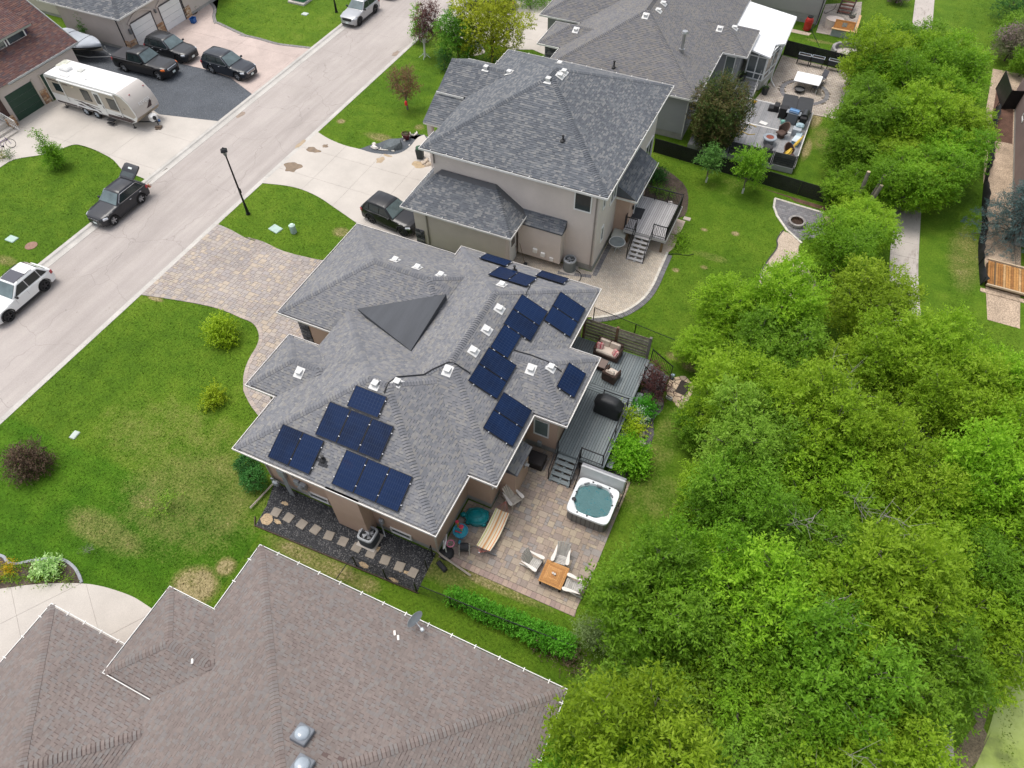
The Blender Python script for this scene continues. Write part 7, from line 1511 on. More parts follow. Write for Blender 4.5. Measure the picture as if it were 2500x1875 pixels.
mb = MB(); mb.loft([rr(1.08,.78),rr(1.10,.86),rr(1.07,.93),rim_in(.90,.945,.5),rim_in(.86,.90,1),rim_in(.82,.70,1),rim_in(.62,.64,1),rim_in(.55,.50,.6),rim_in(.2,.48,.2)],True,False); mb.face(rim_in(.2,.48,.2)); mb.build('shell',HTS,ht_,smooth=50)
def water_mat():
 m,n,l,p = _nt('spa_water'); MATS['spa_water'] = m; t = node(n,'ShaderNodeBsdfTransparent'); t.inputs[0].default_value = (.50,.90,.95,1); gl = node(n,'ShaderNodeBsdfGlossy'); gl.inputs['Roughness'].default_value = .04
 b = node(n,'ShaderNodeBump'); b.inputs['Strength'].default_value = .6; b.inputs['Distance'].default_value = .03; l.new(noise(n,l,6,3,.6),b.inputs['Height']); l.new(b.outputs[0],gl.inputs['Normal']); fr = node(n,'ShaderNodeFresnel'); fr.inputs[0].default_value = 1.33; l.new(b.outputs[0],fr.inputs['Normal'])
 x = node(n,'ShaderNodeMixShader'); l.new(fr.outputs[0],x.inputs[0]); l.new(t.outputs[0],x.inputs[1]); l.new(gl.outputs[0],x.inputs[2]); l.new(x.outputs[0],n['Material Output'].inputs[0]); return m
mb = MB(); mb.face(rim_in(.855,.80,1)); mb.build('water',water_mat(),ht_); shell_t = mat('spa_tint',(.50,.86,.92),.3,0,.10,4)
mb = MB(); mb.loft([rim_in(.80,.715,1),rim_in(.62,.66,1),rim_in(.56,.52,.6),rim_in(.2,.50,.2)],True,False); mb.face(rim_in(.2,.50,.2)); mb.build('tub_floor',shell_t,ht_,smooth=40)
rn = random.Random(8); JT = mat('jet_teal',(.03,.14,.16),.3,.2,0)
for cx_,cy_,k in ((-.55,.55,6),(.1,.66,5),(.62,.35,6),(.6,-.35,7),(-.65,-.5,9),(-.05,-.62,5),(0,0,3)):
 for _ in range(k):
  x,y = cx_+rn.uniform(-.16,.16),cy_+rn.uniform(-.14,.14); one('lathe','jet',JT,ht_)((x,y,.79),[(.0355,0),(.033,.02),(.001,.022)],8)
for x,y in ((-.93,.1),(.93,.1),(-.35,.93),(.5,.93),(.0,-.92),(-.5,-.92)): one('lathe','diverter_knob',TRIMB,ht_)((x,y,.935),[(.05,0),(.045,.02),(.001,.024)],10)
one('lathe','control_pad',TRIMB,ht_)((-.9,-.32,.935),[(.11,0),(.1,.025),(.001,.03)],16)
for x,y,rz in ((-.62,.74,.7),(.0,.86,0),(.72,.62,-.7)): one('bev','headrest',mat('headrest_grey',(.16,.17,.18),.6),ht_)((x,y,.94),(.30,.1,.06),.03,rz)
for k,yy,tl in ((0,1.22,8),(1,1.36,5)): one('bev','cover_half',mat('cover_vinyl_white',(.58,.585,.59),.5,0,.08,2) if k == 0 else mat('cover_vinyl_grey',(.30,.30,.32),.55,0,.1,2),ht_)((0,yy,1.06),(2.3,.11,1.02),.04,m=Matrix.Rotation(R(-tl),4,'X'))
for s in (-1,1): one('tube','cover_lifter',BLK,ht_)([(s*1.18,.4,.5),(s*1.2,1.2,.75),(s*1.2,1.3,1.45)],.028,6)
# ---------------------------------------------------------------- Adirondack chairs, table, hammock, toys
ADI = pal('adirondack_slat',[(.56,.50,.43),(.60,.54,.47),(.52,.465,.40)],.7,True,.06,8,.002,.06,2); ADA = mat('adirondack_arm',(.66,.61,.56),.6,0,.05,3); ADG = pal('adirondack_grey',[(.42,.40,.37),(.46,.44,.41),(.38,.36,.335)],.75,True,.08,8,.002,.06,2)
def adirondack(label,loc,rz,m,reclined=28):
 t = thing('adirondack_chair',label,'chair',loc,rz,'adirondack chairs on the patio')      # faces -y
 for k in range(7): f = k/6; one('bev','seat_slat',m,t)((0,-.34+f*.5,.36-f*.13),(.52,.075,.02),.006,m=Matrix.Rotation(R(-14),4,'X'))
 for k in range(6): a = (k-2.5)/2.5; mb = MB(); T = Matrix.Translation((a*.24,.30,.60)) @ Matrix.Rotation(R(-reclined),4,'X') @ Matrix.Rotation(a*R(7),4,'Y'); mb.bev(T.to_translation(),(.085,.02,.86-.16*a*a),.006,m=T.to_3x3().to_4x4()); mb.build('back_slat',m,t)
 for s in (-1,1):
  mb = MB(); q = smooth_line([(s*.30,.40),(s*.27,.1),(s*.27,-.32),(s*.32,-.42),(s*.42,-.40),(s*.44,-.25),(s*.38,.05),(s*.34,.40)],3,True); mb.prism(q,.56,.585,cap0=True); mb.build('arm',ADA,t)
  one('box','leg',m,t)((s*.30,-.34,.28),(.035,.10,.56)); one('tube','leg',m,t)([(s*.27,-.36,.33),(s*.27,.55,.04)],.045,4)
 one('bev','back_brace',m,t)((0,.42,.52),(.62,.03,.07),.006); return t
adirondack('cream adirondack chair alone by the fireplace bump',(-7.0,14.95,.04),R(60),ADI); adirondack('adirondack chair left of the square table',(-4.75,12.25,.04),R(82),ADG); adirondack('adirondack chair behind the square table, toward the hot tub',(-3.62,13.05,.04),R(0)+.12,ADG); adirondack('adirondack chair right of the square table, beside the trees',(-2.6,11.95,.04),R(-88),ADG)
tb = thing('patio_table','square orange teak table with concentric slats on patio','table',(-3.6,12.06,.04),0); TEAK = pal('teak_orange',[(.42,.20,.055),(.38,.175,.045),(.46,.225,.07),(.35,.155,.04)],.55,True,.14,12,.003,.1,2)
for k in range(7):
 r0 = .56-k*.077
 for s in range(4):
  mb = MB(); w = .070; q = [(-r0,-r0),(r0,-r0),(r0-w,-r0+w),(-r0+w,-r0+w)]; T = Matrix.Rotation(s*math.pi/2,2); mb.prism([tuple(T @ Vector(p)) for p in q],.435,.462,cap0=True); mb.build('table_slat',TEAK,tb)
one('box','subframe',mat('teak_dark',(.03,.02,.015),.8),tb)((0,0,.42),(1.0,1.0,.03))
for s in (-1,1):
 for q in (-1,1): one('bev','leg',MATS['teak_dark'],tb)((s*.48,q*.48,.21),(.08,.08,.42),.01)
 one('box','apron',MATS['teak_dark'],tb)((0,s*.48,.3),(.9,.04,.1))
for dx,dy,r_,l_ in ((-.06,.02,.05,'white candle jar left of its pair on the teak table'),(.04,.0,.055,'white candle jar right of its pair on the teak table')): mb = MB(); mb.lathe((0,0,0),[(r_*.9,0),(r_,.09),(r_*.7,.1),(.001,.08)],12); o = mb.build('candle_jar',mat('jar_white',(.62,.58,.54),.5)); o.location = (-3.6+dx,12.06+dy,.504); tag(o,l_,'candle')
hm = thing('hammock','orange and white striped hammock on a steel stand','hammock',(-7.1,12.9,.035),0); STEEL = mat('stand_steel',(.40,.40,.42),.35,.7,.05,4)
mb = MB(); secs = []; HL = 2.15
for i in range(17): f = i/16; y = (f-.5)*HL; sag = .62-.22*math.sin(math.pi*f); w = .36+.03*math.sin(math.pi*f); secs.append([(x*w,y,sag-.05*math.cos(x*1.4)+.0) for x in [-1,-.6,-.2,.2,.6,1]]+[(x*w,y,sag-.05*math.cos(x*1.4)-.015) for x in [1,.6,.2,-.2,-.6,-1]])
mb.loft(secs); mb.build('hammock_bed',stripes('hammock_stripe',0,(1.35,[(0,(.62,.52,.38)),(.08,(.70,.60,.44)),(.16,(.62,.30,.10)),(.22,(.72,.64,.5)),(.36,(.66,.22,.07)),(.42,(.72,.62,.45)),(.54,(.45,.46,.14)),(.60,(.72,.64,.48)),(.72,(.62,.34,.12)),(.76,(.72,.62,.46)),(.88,(.55,.28,.12))])),hm,smooth=60)
one('tube','stand_beam',STEEL,hm)([(0,-1.5,1.0),(0,-1.25,.35),(0,-.95,.06),(0,.95,.06),(0,1.25,.35),(0,1.5,1.0)],.028,8)
for y in (-.92,.55): one('tube','stand_foot',STEEL,hm)([(-.62,y,.03),(.62,y,.03)],.028,6)
for s in (-1,1):
 mb = MB(); [mb.tube([(x*.33,s*HL/2,.6),(0,s*1.46,.92)],.008,4) for x in (-1,-.6,-.2,.2,.6,1)]; mb.build('hammock_cords',mat('cord_red',(.42,.13,.11),.8),hm)
ts = thing('turtle_sandbox','teal plastic turtle-shaped sandbox with domed shell lid','sandbox',(-8.2,13.35,.035),R(195)); TEAL = mat('teal_plastic',(.004,.20,.22),.35,0,.08,3); ell = lambda k,z: [(.56*k*math.cos(t),.46*k*math.sin(t),z) for t in [2*math.pi*i/32 for i in range(32)]]
mb = MB(); mb.loft([ell(1,0),ell(1.04,.2),ell(1.06,.24),ell(.98,.25)]); mb.build('basin',TEAL,ts); mb = MB(); mb.loft([ell(1.02,.24),ell(1.0,.29),ell(.94,.31),ell(.90,.30),ell(.80,.38),ell(.55,.45),ell(.25,.48),ell(.02,.485)]); sh = mb.build('shell_lid',TEAL,ts,smooth=35)
for k in range(8): a = 2*math.pi*k/8+.39; one('tube','shell_ridge',TEAL,sh)([(.25*math.cos(a)*1.0,.2*math.sin(a),.475),(.42*math.cos(a),.345*math.sin(a),.41),(.50*math.cos(a),.41*math.sin(a),.33)],.014,5)
one('tube','shell_ridge',TEAL,sh)([(.25*math.cos(t),.2*math.sin(t),.477) for t in [2*math.pi*i/20 for i in range(21)]],.014,5)
one('blob','head',TEAL,ts,smooth=60)((.68,0,.2),(.17,.14,.12),10,.0)
for a in (45,135,225,315): one('blob','foot',TEAL,ts,smooth=60)((.55*math.cos(R(a)),.47*math.sin(R(a)),.12),(.15,.13,.12),8,.0)
wt = thing('water_table','round blue toy water table with red and yellow pieces','toy',(-8.52,12.22,.035),0); SKY = mat('toy_blue',(.06,.32,.50),.35,0,.05,3); PINKT = mat('toy_red',(.60,.05,.10),.35); YEL = mat('toy_yellow',(.65,.36,.04),.35)
one('lathe','basin',SKY,wt,smooth=40)((0,0,0),[(.2,0),(.12,.12),(.12,.3),(.30,.36),(.36,.42),(.38,.52),(.36,.54),(.33,.52),(.31,.44),(.001,.42)],24); one('lathe','water',mat('toy_water',(.05,.36,.46),.06,0,.1,6),wt)((0,0,.455),[(.315,0),(.001,.002)],24)
one('tube','water_tower',YEL,wt)([(-.2,.16,.45),(-.2,.16,.86)],.05,8); one('lathe','tower_cup',PINKT,wt)((-.24,.17,.86),[(.06,0),(.09,.1),(.001,.12)],12); one('tube','water_tower',YEL,wt)([(.04,.05,.45),(.04,.05,.8)],.045,8); one('lathe','tower_cup',PINKT,wt)((.04,.06,.78),[(.1,0),(.12,.08),(.06,.1),(.001,.06)],12); mb = MB(); mb.tube([(-.15,-.13,.55),(.12,-.1,.55)],.03,6); mb.blob((-.17,-.13,.56),.05,8,0); mb.build('scoop',PINKT,wt); one('tube','spout',SKY,wt)([(.1,-.3,.1),(.13,-.46,.06)],.07,8)
bh = thing('basketball_hoop','toy basketball hoop with pink rim and white backboard','basketball hoop',(-8.72,11.1,.035),R(20)); one('lathe','base',TRIMB,bh)((0,0,0),[(.36,0),(.36,.06),(.28,.14),(.06,.18)],18); one('tube','pole',mat('pole_white',(.6,.6,.6),.4),bh)([(0,0,.15),(-.05,.05,1.25)],.035,8); T = Matrix.Translation((.0,.08,1.15)) @ Matrix.Rotation(R(20),4,'Y') @ Matrix.Rotation(R(90),4,'Y')
one('lathe','backboard',mat('board_white',(.66,.66,.67),.4),bh,smooth=40)(None,[(.001,-.02),(.36,-.02),(.38,0),(.36,.02),(.001,.02)],22,sx=.7,m=T); one('tube','rim',mat('toy_pink',(.68,.20,.32),.35),bh)([(.26+.17*math.cos(t),.05+.17*math.sin(t),1.05) for t in [2*math.pi*i/20 for i in range(21)]],.025,6); mb = MB()
for k in range(10): a = 2*math.pi*k/10; mb.tube([(.26+.16*math.cos(a),.05+.16*math.sin(a),1.04),(.26+.1*math.cos(a+.5),.05+.1*math.sin(a+.5),.84)],.005,3)
mb.build('net',MATS['board_white'],bh); one('bev','score_block',PINKT,bh)((-.28,-.1,.06),(.1,.06,.1),.02)
rl = thing('hose_reel','beige hose reel wound with dark hose on the patio','hose reel',(-8.02,11.62,.035),R(25)); RLB = mat('reel_beige',(.46,.42,.37),.5)
for s in (-1,1): mb = MB(); mb.tube([(s*.24,-.3,.02),(s*.24,0,.5),(s*.24,.3,.02)],.025,5); mb.tube([(s*.24,-.3,.02),(s*.24,.3,.02)],.025,5); mb.build('reel_frame',RLB,rl)
mb = MB(); mb.tube([(-.24,-.15,.27),(.24,-.15,.27)],.02,5); mb.tube([(-.24,.3,.02),(.24,.3,.02)],.02,5); mb.build('cross_bar',RLB,rl); mb = MB()
for k in range(7): mb.tube([(-.17+k*.056,.19*math.cos(t),.3+.19*math.sin(t)) for t in [2*math.pi*i/16 for i in range(17)]],.028,5,cap=False)
mb.build('wound_hose',mat('hose_charcoal',(.05,.05,.055),.6),rl); one('tube','crank',TRIMB,rl)([(.26,0,.3),(.36,0,.3),(.36,.1,.22)],.015,5)
bx_ = thing('drain_box','black plastic case lying beside the downspout outlet','case',(-8.62,10.42,0),R(-24)); one('bev','case_body',TRIMB,bx_)((0,0,.08),(.62,.24,.16),.04); one('bev','case_lid',TRIMB,bx_)((0,0,.17),(.5,.14,.03),.01)
# ---------------------------------------------------------------- neighbour's things under the small deck
gt = thing('glass_table','round glass patio table with white metal rim','table',(-8.45,34.75,.035)); WM_ = mat('white_metal',(.62,.62,.6),.4,.1,.05,4); one('tube','rim',WM_,gt)([(.52*math.cos(t),.52*math.sin(t),.70) for t in [2*math.pi*i/32 for i in range(33)]],.028,6); one('lathe','glass_top',mat('table_glass',(.22,.25,.25),.05,0,.15,3,spec=.8),gt)((0,0,.70),[(.5,-.004),(.5,.004),(.001,.004)],32); mb = MB(); mb.tube([(0,0,.05),(0,0,.7)],.03,6); [mb.tube([(0,0,.25),(.36*math.cos(a),.36*math.sin(a),.02)],.022,5) for a in (0,1.57,3.14,4.71)]; mb.build('pedestal',WM_,gt)
t2 = thing('side_table','pale square table pushed under the small grey deck','table',(-8.6,35.6,.035),R(4)); one('bev','tabletop',mat('table_sage',(.46,.47,.42),.4,0,.05,3),t2)((0,0,.68),(.9,1.0,.04),.09)
for s in (-1,1):
 for q in (-1,1): one('tube','leg',WM_,t2)([(s*.36,q*.42,0),(s*.36,q*.42,.66)],.022,5)
sv = thing('shovel','long-handled shovel leaning at the white side door','shovel',(-13.7,31.0,0)); one('tube','handle',mat('handle_wood',(.15,.1,.06),.7),sv)([(.25,.0,.15),(-.25,.35,1.35)],.018,5); one('bev','blade',mat('blade_black',(.03,.03,.033),.5),sv)((.32,-.05,.1),(.24,.3,.03),.02,m=Matrix.Rotation(.5,4,'X'))
dp = thing('dustpan','small green dustpan beside the shovel','dustpan',(-13.95,30.75,.03)); one('bev','pan',mat('plastic_green',(.03,.16,.09),.5),dp)((0,0,.05),(.26,.2,.07),.03); one('tube','handle',MATS['plastic_green'],dp)([(-.1,0,.06),(-.3,.05,.1)],.02,5)
fr = thing('fire_ring','round stone fire ring with metal grate on dark pavers','fire pit',(1.95,42.3,.035)); blk = MB(); blk.bev((0,0,0),(.24,.16,.13),.015); BLM = blk.data('ring_block',pal('ring_block_grey',[(.27,.245,.235),(.31,.285,.27),(.24,.22,.21)],.9,True,.12,20))
for c_ in range(2):
 for k in range(13): a = 2*math.pi*(k+c_*.5)/13; put('ring_block',BLM,fr,Matrix.Translation((.50*math.cos(a),.50*math.sin(a),.07+c_*.14)) @ Matrix.Rotation(a+math.pi/2,4,'Z'))
one('lathe','fire_bowl',mat('ash_brown',(.045,.028,.02),.95,0,.4,6),fr)((0,0,0),[(.43,.24),(.41,.26),(.40,.06),(.001,.05)],24); mb = MB()
for k in range(-3,4): h_ = math.sqrt(.4**2-(k*.1)**2); mb.tube([(k*.1,-h_,.24),(k*.1,h_,.24)],.008,4)
mb.build('grate',mat('rust_iron',(.13,.075,.045),.8,.3,.2,8),fr)
ball = MB().blob((0,0,.11),.11,12,0).build('ball',mat('ball_orange',(.62,.16,.03),.5),smooth=60); ball.location = (1.05,31.75,.03); tag(ball,'small orange ball on the grey pad under trees','ball')
boulder('rock','white rock among plants beyond the small deck',(-6.5,40.6,0),(.34,.28,.26),WHITEROCK,8); mb = MB(); mb.bev((0,0,.02),(.5,.36,.05),.02); o = mb.build('patio_slab',mat('slab_pinkish',(.42,.36,.31),.9,0,.1,4)); o.location = (*(-5.02,39.79),0); tag(o,'lone pinkish slab on the lawn east of the small deck','slab')
for i,(x,y,r,l_) in enumerate(((*(-2.31,21.35),.22,'round pale boulder nearer the grill in the shrub bed'),(*(-2.13,20.80),.27,'largest pale boulder, near the yellow-green shrub'),(*(-2.14,23.73),.24,'pinkish white boulder below the dark red barberry'),(*(-2.34,22.02),.17,'greyish boulder behind the lime bush'))): boulder('boulder',l_,(x,y,0),(r,r*.8,r*.75),PALEROCK,20+i,'boulder')
# ---------------------------------------------------------------- things on the grey deck and patio (upper right)
sp_ = thing('hot_tub','covered hot tub with dark grey two-part lid','hot tub',(-.72,55.45,.1),R(4)); LID = mat('spa_lid_charcoal',(.035,.036,.039),.75,0,.12,2); SPC = mat('spa_side_black',(.016,.015,.016),.6,0,.1,3); mb = MB(); mb.loft([[(x*1.08,y*1.06,z) for x,y,z in rr(1.0,zz,.2)] for zz in (.0,.95)]); mb.build('cabinet',SPC,sp_)
for s in (-1,1): mb = MB(); secs = [[(s*.585+x*.575,y*1.14,z) for x,y,z in rr(1,0,.22)] for _ in (0,)]; base_ = [(p[0],p[1]) for p in secs[0]]; mb.prism(base_,.98,1.12+.0,cap0=True); mb.build('cover_half',LID,sp_)
mb = MB(); mb.box((0,-1.16,1.04),(.09,.05,.12)); mb.bev((-.5,-1.12,.85),(.5,.12,.06),.02); mb.build('cover_strap',SPC,sp_)
mb = MB(); mb.bev((0,0,.0),(2.0,.36,.08),.02); o = mb.build('spa_step',mat('step_cream',(.52,.50,.44),.7,0,.15,3)); o.location = (-.95,56.95,.18); o.rotation_euler = (0,0,R(-3)); tag(o,'long cream step slab behind the covered hot tub','step')
st_ = thing('spa_steps','black two-tier plastic steps at the covered tub','steps',(-2.35,55.0,.5),R(2)); one('bev','lower_step',SPC,st_)((-.18,0,.14),(.42,.62,.28),.04); one('bev','upper_step',SPC,st_)((.2,.05,.26),(.4,.66,.52),.04); sc_ = thing('storage_box','black deck cabinet set against the tub corner','cabinet',(-1.55,54.25,.5)); one('bev','cabinet_body',SPC,sc_)((0,0,.4),(.55,.5,.8),.02); one('bev','lid',SPC,sc_)((0,0,.82),(.6,.55,.05),.02)
def bbq(name,label,loc,rz,lidm,bodym,w=1.1):
 t = thing(name,label,'grill',loc,rz); one('bev','cart',bodym,t)((0,0,.42),(w*.75,.5,.8),.03); one('bev','shelf',mat('bbq_shelf',(.30,.32,.34),.4,.4,.05,4),t)((0,0,.86),(w,.52,.08),.02)
 T = Matrix.Translation((0,0,.9)) @ Matrix.Rotation(R(90),4,'Y'); one('lathe','lid',lidm,t,smooth=40)(None,[(.001,-w*.33),(.25,-w*.33),(.25,w*.33),(.001,w*.33)],18,m=T); one('tube','lid_handle',CHROME,t)([(-w*.28,-.27,1.02),(w*.28,-.27,1.02)],.016,5); return t
bbq('grill','blue-lidded barbecue beside the covered hot tub',(-.72,53.75,.5),R(-6),mat('lid_blue',(.07,.16,.30),.3,.3,.05,4),mat('bbq_grey',(.14,.15,.165),.5,.2,.06,3)); 
pg = thing('pellet_grill','dark barrel pellet grill right of the blue barbecue','grill',(.12,53.85,.5),R(88)); T = Matrix.Translation((0,0,.8)) @ Matrix.Rotation(R(90),4,'Y'); one('lathe','barrel',mat('barrel_grey',(.05,.052,.056),.4,.4,.1,4),pg,smooth=40)(None,[(.001,-.42),(.27,-.42),(.27,.42),(.001,.42)],18,m=T); one('bev','hopper',SPC,pg)((-.6,0,.72),(.3,.5,.4),.04)
for s in (-1,1): one('tube','leg',BLK,pg)([(s*.3,-.2,0),(s*.3,0,.62),(s*.3,.2,0)],.022,5)
sg = thing('storage_bags','pile of pale blue bags and silver boxes at the deck edge','storage pile',(.02,52.45,.5)); 
for i,(dx,dy,z,a,b,c,m) in enumerate(((0,.15,.55,.62,.5,.38,mat('bag_pale_blue',(.30,.40,.44),.55,0,.15,4,.1,10,.02)),(-.1,-.2,.28,.66,.55,.55,mat('box_silver',(.40,.42,.44),.4,.3,.15,4)),(.15,-.65,.18,.45,.7,.34,mat('tote_clear',(.34,.42,.46),.3,0,.15,4)))): one('bev',('bag','metal_box','tote')[i],m,sg)((dx,dy,z),(a,b,c),.1 if i == 0 else .03)
tc_ = thing('cooler_tote','blue and white storage tote beside the yellow umbrella','tote',(.12,51.0,.5),R(80)); one('bev','tote_body',mat('tote_blue',(.14,.30,.46),.4,0,.15,3),tc_)((0,0,.2),(.8,.5,.4),.03); one('bev','lid',mat('tote_lid',(.5,.55,.58),.4),tc_)((0,0,.42),(.84,.54,.06),.02)
um = thing('closed_umbrella','closed yellow patio umbrella leaning on the deck corner','umbrella',(-.35,49.0,.55),R(0)); YC = mat('canvas_yellow',(.60,.40,.06),.85,0,.12,4,.1,12,.01); mb = MB(); secs = []
for f,r_ in ((0,.32),(.06,.30),(.3,.17),(.45,.14),(.5,.10),(.55,.15),(.8,.11),(1,.03)): secs.append([(.1+f*.75+.0+r_*(1+.25*math.cos(6*t))*math.cos(t)*.7,f*1.9-.35,.25+f*.75+r_*(1+.25*math.cos(6*t))*math.sin(t)*.7) for t in [2*math.pi*i/24 for i in range(24)]])
mb.loft(secs); mb.build('canopy',YC,um,smooth=50); one('tube','pole',mat('pole_wood',(.3,.2,.1),.6),um)([(.08,-.7,.02),(.1,-.3,.26),(.86,1.6,1.02)],.025,6); one('tube','tie',mat('tie_cream',(.5,.42,.2),.8),um)([(.45+.12*math.cos(t),.55,.62+.12*math.sin(t)) for t in [2*math.pi*i/12 for i in range(13)]],.015,4)
def wicker_chair(label,loc,rz,m):
 t = thing('wicker_chair',label,'chair',loc,rz); one('bev','seat',m,t)((0,0,.36),(.68,.66,.1),.05); mb = MB(); secs = []
 for k in range(9): a = R(-100+25*k); h = .62+.42*math.cos(a/1.25)**2; secs.append([(.34*math.sin(a),.05+.34*math.cos(a),.3),(.40*math.sin(a),.08+.42*math.cos(a),h),(.37*math.sin(a),.07+.38*math.cos(a),h),(.31*math.sin(a),.04+.30*math.cos(a),.34)])
 mb.loft(secs); mb.build('backrest',m,t,smooth=50); one('tube','rim',mat('wicker_rim',(.14,.09,.07),.7,0,.15,6),t)([(s_[1][0],s_[1][1],s_[1][2]+.01) for s_ in secs],.032,6); one('lathe','base',m,t)((0,0,0),[(.3,0),(.26,.33)],16)
wicker_chair('brown wicker tub chair near the fire table',(-1.08,51.5,.5),R(-35),WICK); wicker_chair('wicker chair mostly hidden by the yellow umbrella',(-.05,48.9,.5),R(40),mat('wicker_maroon',(.06,.032,.03),.75,0,.2,8))
ft = thing('fire_table','round grey fire table with reddish centre','fire table',(-1.75,50.25,.5)); one('lathe','base',mat('fire_table_grey',(.20,.21,.22),.7,0,.1,3),ft)((0,0,0),[(.36,0),(.40,.3),(.44,.48)],22); one('lathe','rim',mat('fire_rim_grey',(.27,.30,.33),.6,0,.1,3),ft,smooth=40)((0,0,0),[(.5,.46),(.53,.5),(.5,.56),(.3,.56),(.29,.52)],26); one('lathe','lava_bed',mat('lava_rock',(.20,.06,.04),.9,0,.5,14,.4,25,.03),ft)((0,0,0),[(.29,.535),(.001,.55)],18)
pf = thing('pouf','round dark pouf seat below the fire table','pouf',(-1.62,49.3,.5)); one('lathe','pouf_body',mat('pouf_charcoal',(.05,.048,.05),.9,0,.15,5),pf,smooth=50)((0,0,0),[(.3,0),(.34,.12),(.34,.3),(.28,.36),(.001,.37)],20); one('tube','piping',TRIMB,pf)([(.34*math.cos(t),.34*math.sin(t),.3) for t in [2*math.pi*i/20 for i in range(21)]],.014,5)
wc_ = thing('watering_can','mint green watering can on the grey deck','watering can',(-1.3,53.35,.5)); MINT = mat('mint_plastic',(.20,.42,.36),.4); one('lathe','can_body',MINT,wc_)((0,0,0),[(.14,0),(.15,.24),(.12,.28),(.11,.26)],16); one('tube','spout',MINT,wc_)([(-.1,.05,.08),(-.32,.12,.34)],.025,6); one('tube','handle',MINT,wc_)([(.1,0,.28),(.22,0,.26),(.16,0,.06)],.015,5)
mb = MB(); mb.bev((0,0,.04),(.62,.42,.08),.02); o = mb.build('white_board',TRW); o.location = (-2.65,52.75,.5); o.rotation_euler = (0,0,R(-14)); tag(o,'flat white box on the grey deck by yellow hose','box')
pot('dark square planter at the sunroom door',(-5.6,57.75,.86),.3,.55,mat('planter_charcoal',(.045,.046,.052),.6,0,.1,4),'bush',(.06,.11,.02),seed=5,fol=.2,square=True); pot('dark square planter beside the white lattice',(-3.55,57.9,.0),.3,.62,MATS['planter_charcoal'],'bush',(.05,.12,.02),seed=6,fol=.15,square=True); pot('small grey pot of yellow flowers on the deck',(-3.95,54.9,.5),.17,.3,mat('pot_grey',(.16,.165,.175),.7,0,.1,5),'bush',(.55,.36,.02),seed=7,fol=.18); pot('black pot with spiky plant beside the covered tub',(-2.15,55.85,.1),.26,.42,TRIMB,'spike',(.06,.05,.03),seed=8,fol=.5); pot('spiky purple plant in a low pot behind charcoal panels',(-3.85,48.2,.5),.2,.3,TRIMB,'spike',(.08,.03,.05),seed=9,fol=.5)
lt = thing('lattice_panel','white diagonal lattice panel under the sunroom corner','lattice',(-3.72,58.55,.1),R(80)); mb = MB(); 
for k in range(-5,6):
 for s in (1,-1):
  a,b = Vector((k*.12-.35*s,s*.008,.0)),Vector((k*.12+.35*s,s*.008,.7)); 
  t0 = max(0,min(1,(-.42-a.x)/(b.x-a.x))),max(0,min(1,(.42-a.x)/(b.x-a.x))); u0,u1 = min(t0),max(t0)
  if u1-u0 > .05: mb.tube([a.lerp(b,u0),a.lerp(b,u1)],.016,4)
tag(mb.build('lattice_strips',TRW,lt),kind='stuff'); mb = MB(); [mb.box((0,0,z),(.9,.04,.05)) for z in (0,.7)]; [mb.box((x,0,.35),(.05,.04,.7)) for x in (-.44,.44)]; mb.build('frame',TRW,lt)
for i,x in enumerate((-1.55,-.42,.98)):
 t = thing('raised_planter',('left','middle','right')[i]+' black raised planter of the three along the slatted fence','planter',(x,64.12,.035),R(-2),'raised planters by the fence'); mb = MB(); sweep(mb,[(-.5,-.2),(.5,-.2),(.5,.2),(-.5,.2)],[(0,.45),(0,.85),(.03,.85),(.03,.45)],True); mb.build('trough',mat('planter_blue_black',(.03,.036,.045),.6,0,.08,4),t); one('box','potting_soil',SOIL,t)((0,0,.68),(.94,.36,.2)); mb = MB(); sweep(mb,[(-.53,-.23),(.53,-.23),(.53,.23),(-.53,.23)],[(0,.85),(0,.875),(.04,.875),(.04,.85)],True); mb.build('rim',mat('rim_pale',(.40,.42,.43),.5),t)
 for s in (-1,1):
  for q in (-1,1): one('box','leg',BLK,t)((s*.48,q*.19,.23),(.05,.05,.46))
dt = thing('dining_table','white rectangular outdoor table on the taupe pavers','table',(-.62,60.45,.035),R(-1)); one('bev','tabletop',SRW,dt)((0,0,.73),(2.1,1.65,.05),.015)
for s in (-1,1):
 for q in (-1,1): one('tube','leg',SRW,dt)([(s*.95,q*.72,0),(s*.95,q*.72,.71)],.03,5)
fg = thing('fire_bowl','dark round fire bowl showing under the white table','fire bowl',(-1.0,59.45,.035)); one('lathe','bowl',TRIMB,fg)((0,0,0),[(.2,0),(.42,.22),(.44,.28),(.4,.28),(.36,.22),(.001,.16)],20); one('lathe','ash',mat('ash_grey',(.1,.1,.1),.9),fg)((0,0,0),[(.36,.23),(.001,.25)],16)
def sling(label,loc,rz):
 t = thing('sling_chair',label,'chair',loc,rz,'grey sling chairs at the white table'); S_ = mat('sling_grey',(.14,.14,.16),.8,0,.1,5); one('bev','seat',S_,t)((0,-.05,.42),(.5,.5,.03),.01); one('bev','backrest',S_,t)((0,.27,.72),(.5,.03,.62),.01,m=Matrix.Rotation(R(-14),4,'X'))
 for s in (-1,1): one('tube','leg',BLK,t)([(s*.25,-.3,0),(s*.25,-.26,.42),(s*.25,.25,.42),(s*.25,.34,0)],.016,5); one('tube','arm',BLK,t)([(s*.25,-.26,.42),(s*.25,-.22,.62),(s*.25,.28,.62)],.016,5)
sling('grey sling chair with tall back behind the white table',(.42,61.6,.035),R(-30)); sling('grey sling chair turned away at the table corner',(.25,59.9,.035),R(-120))
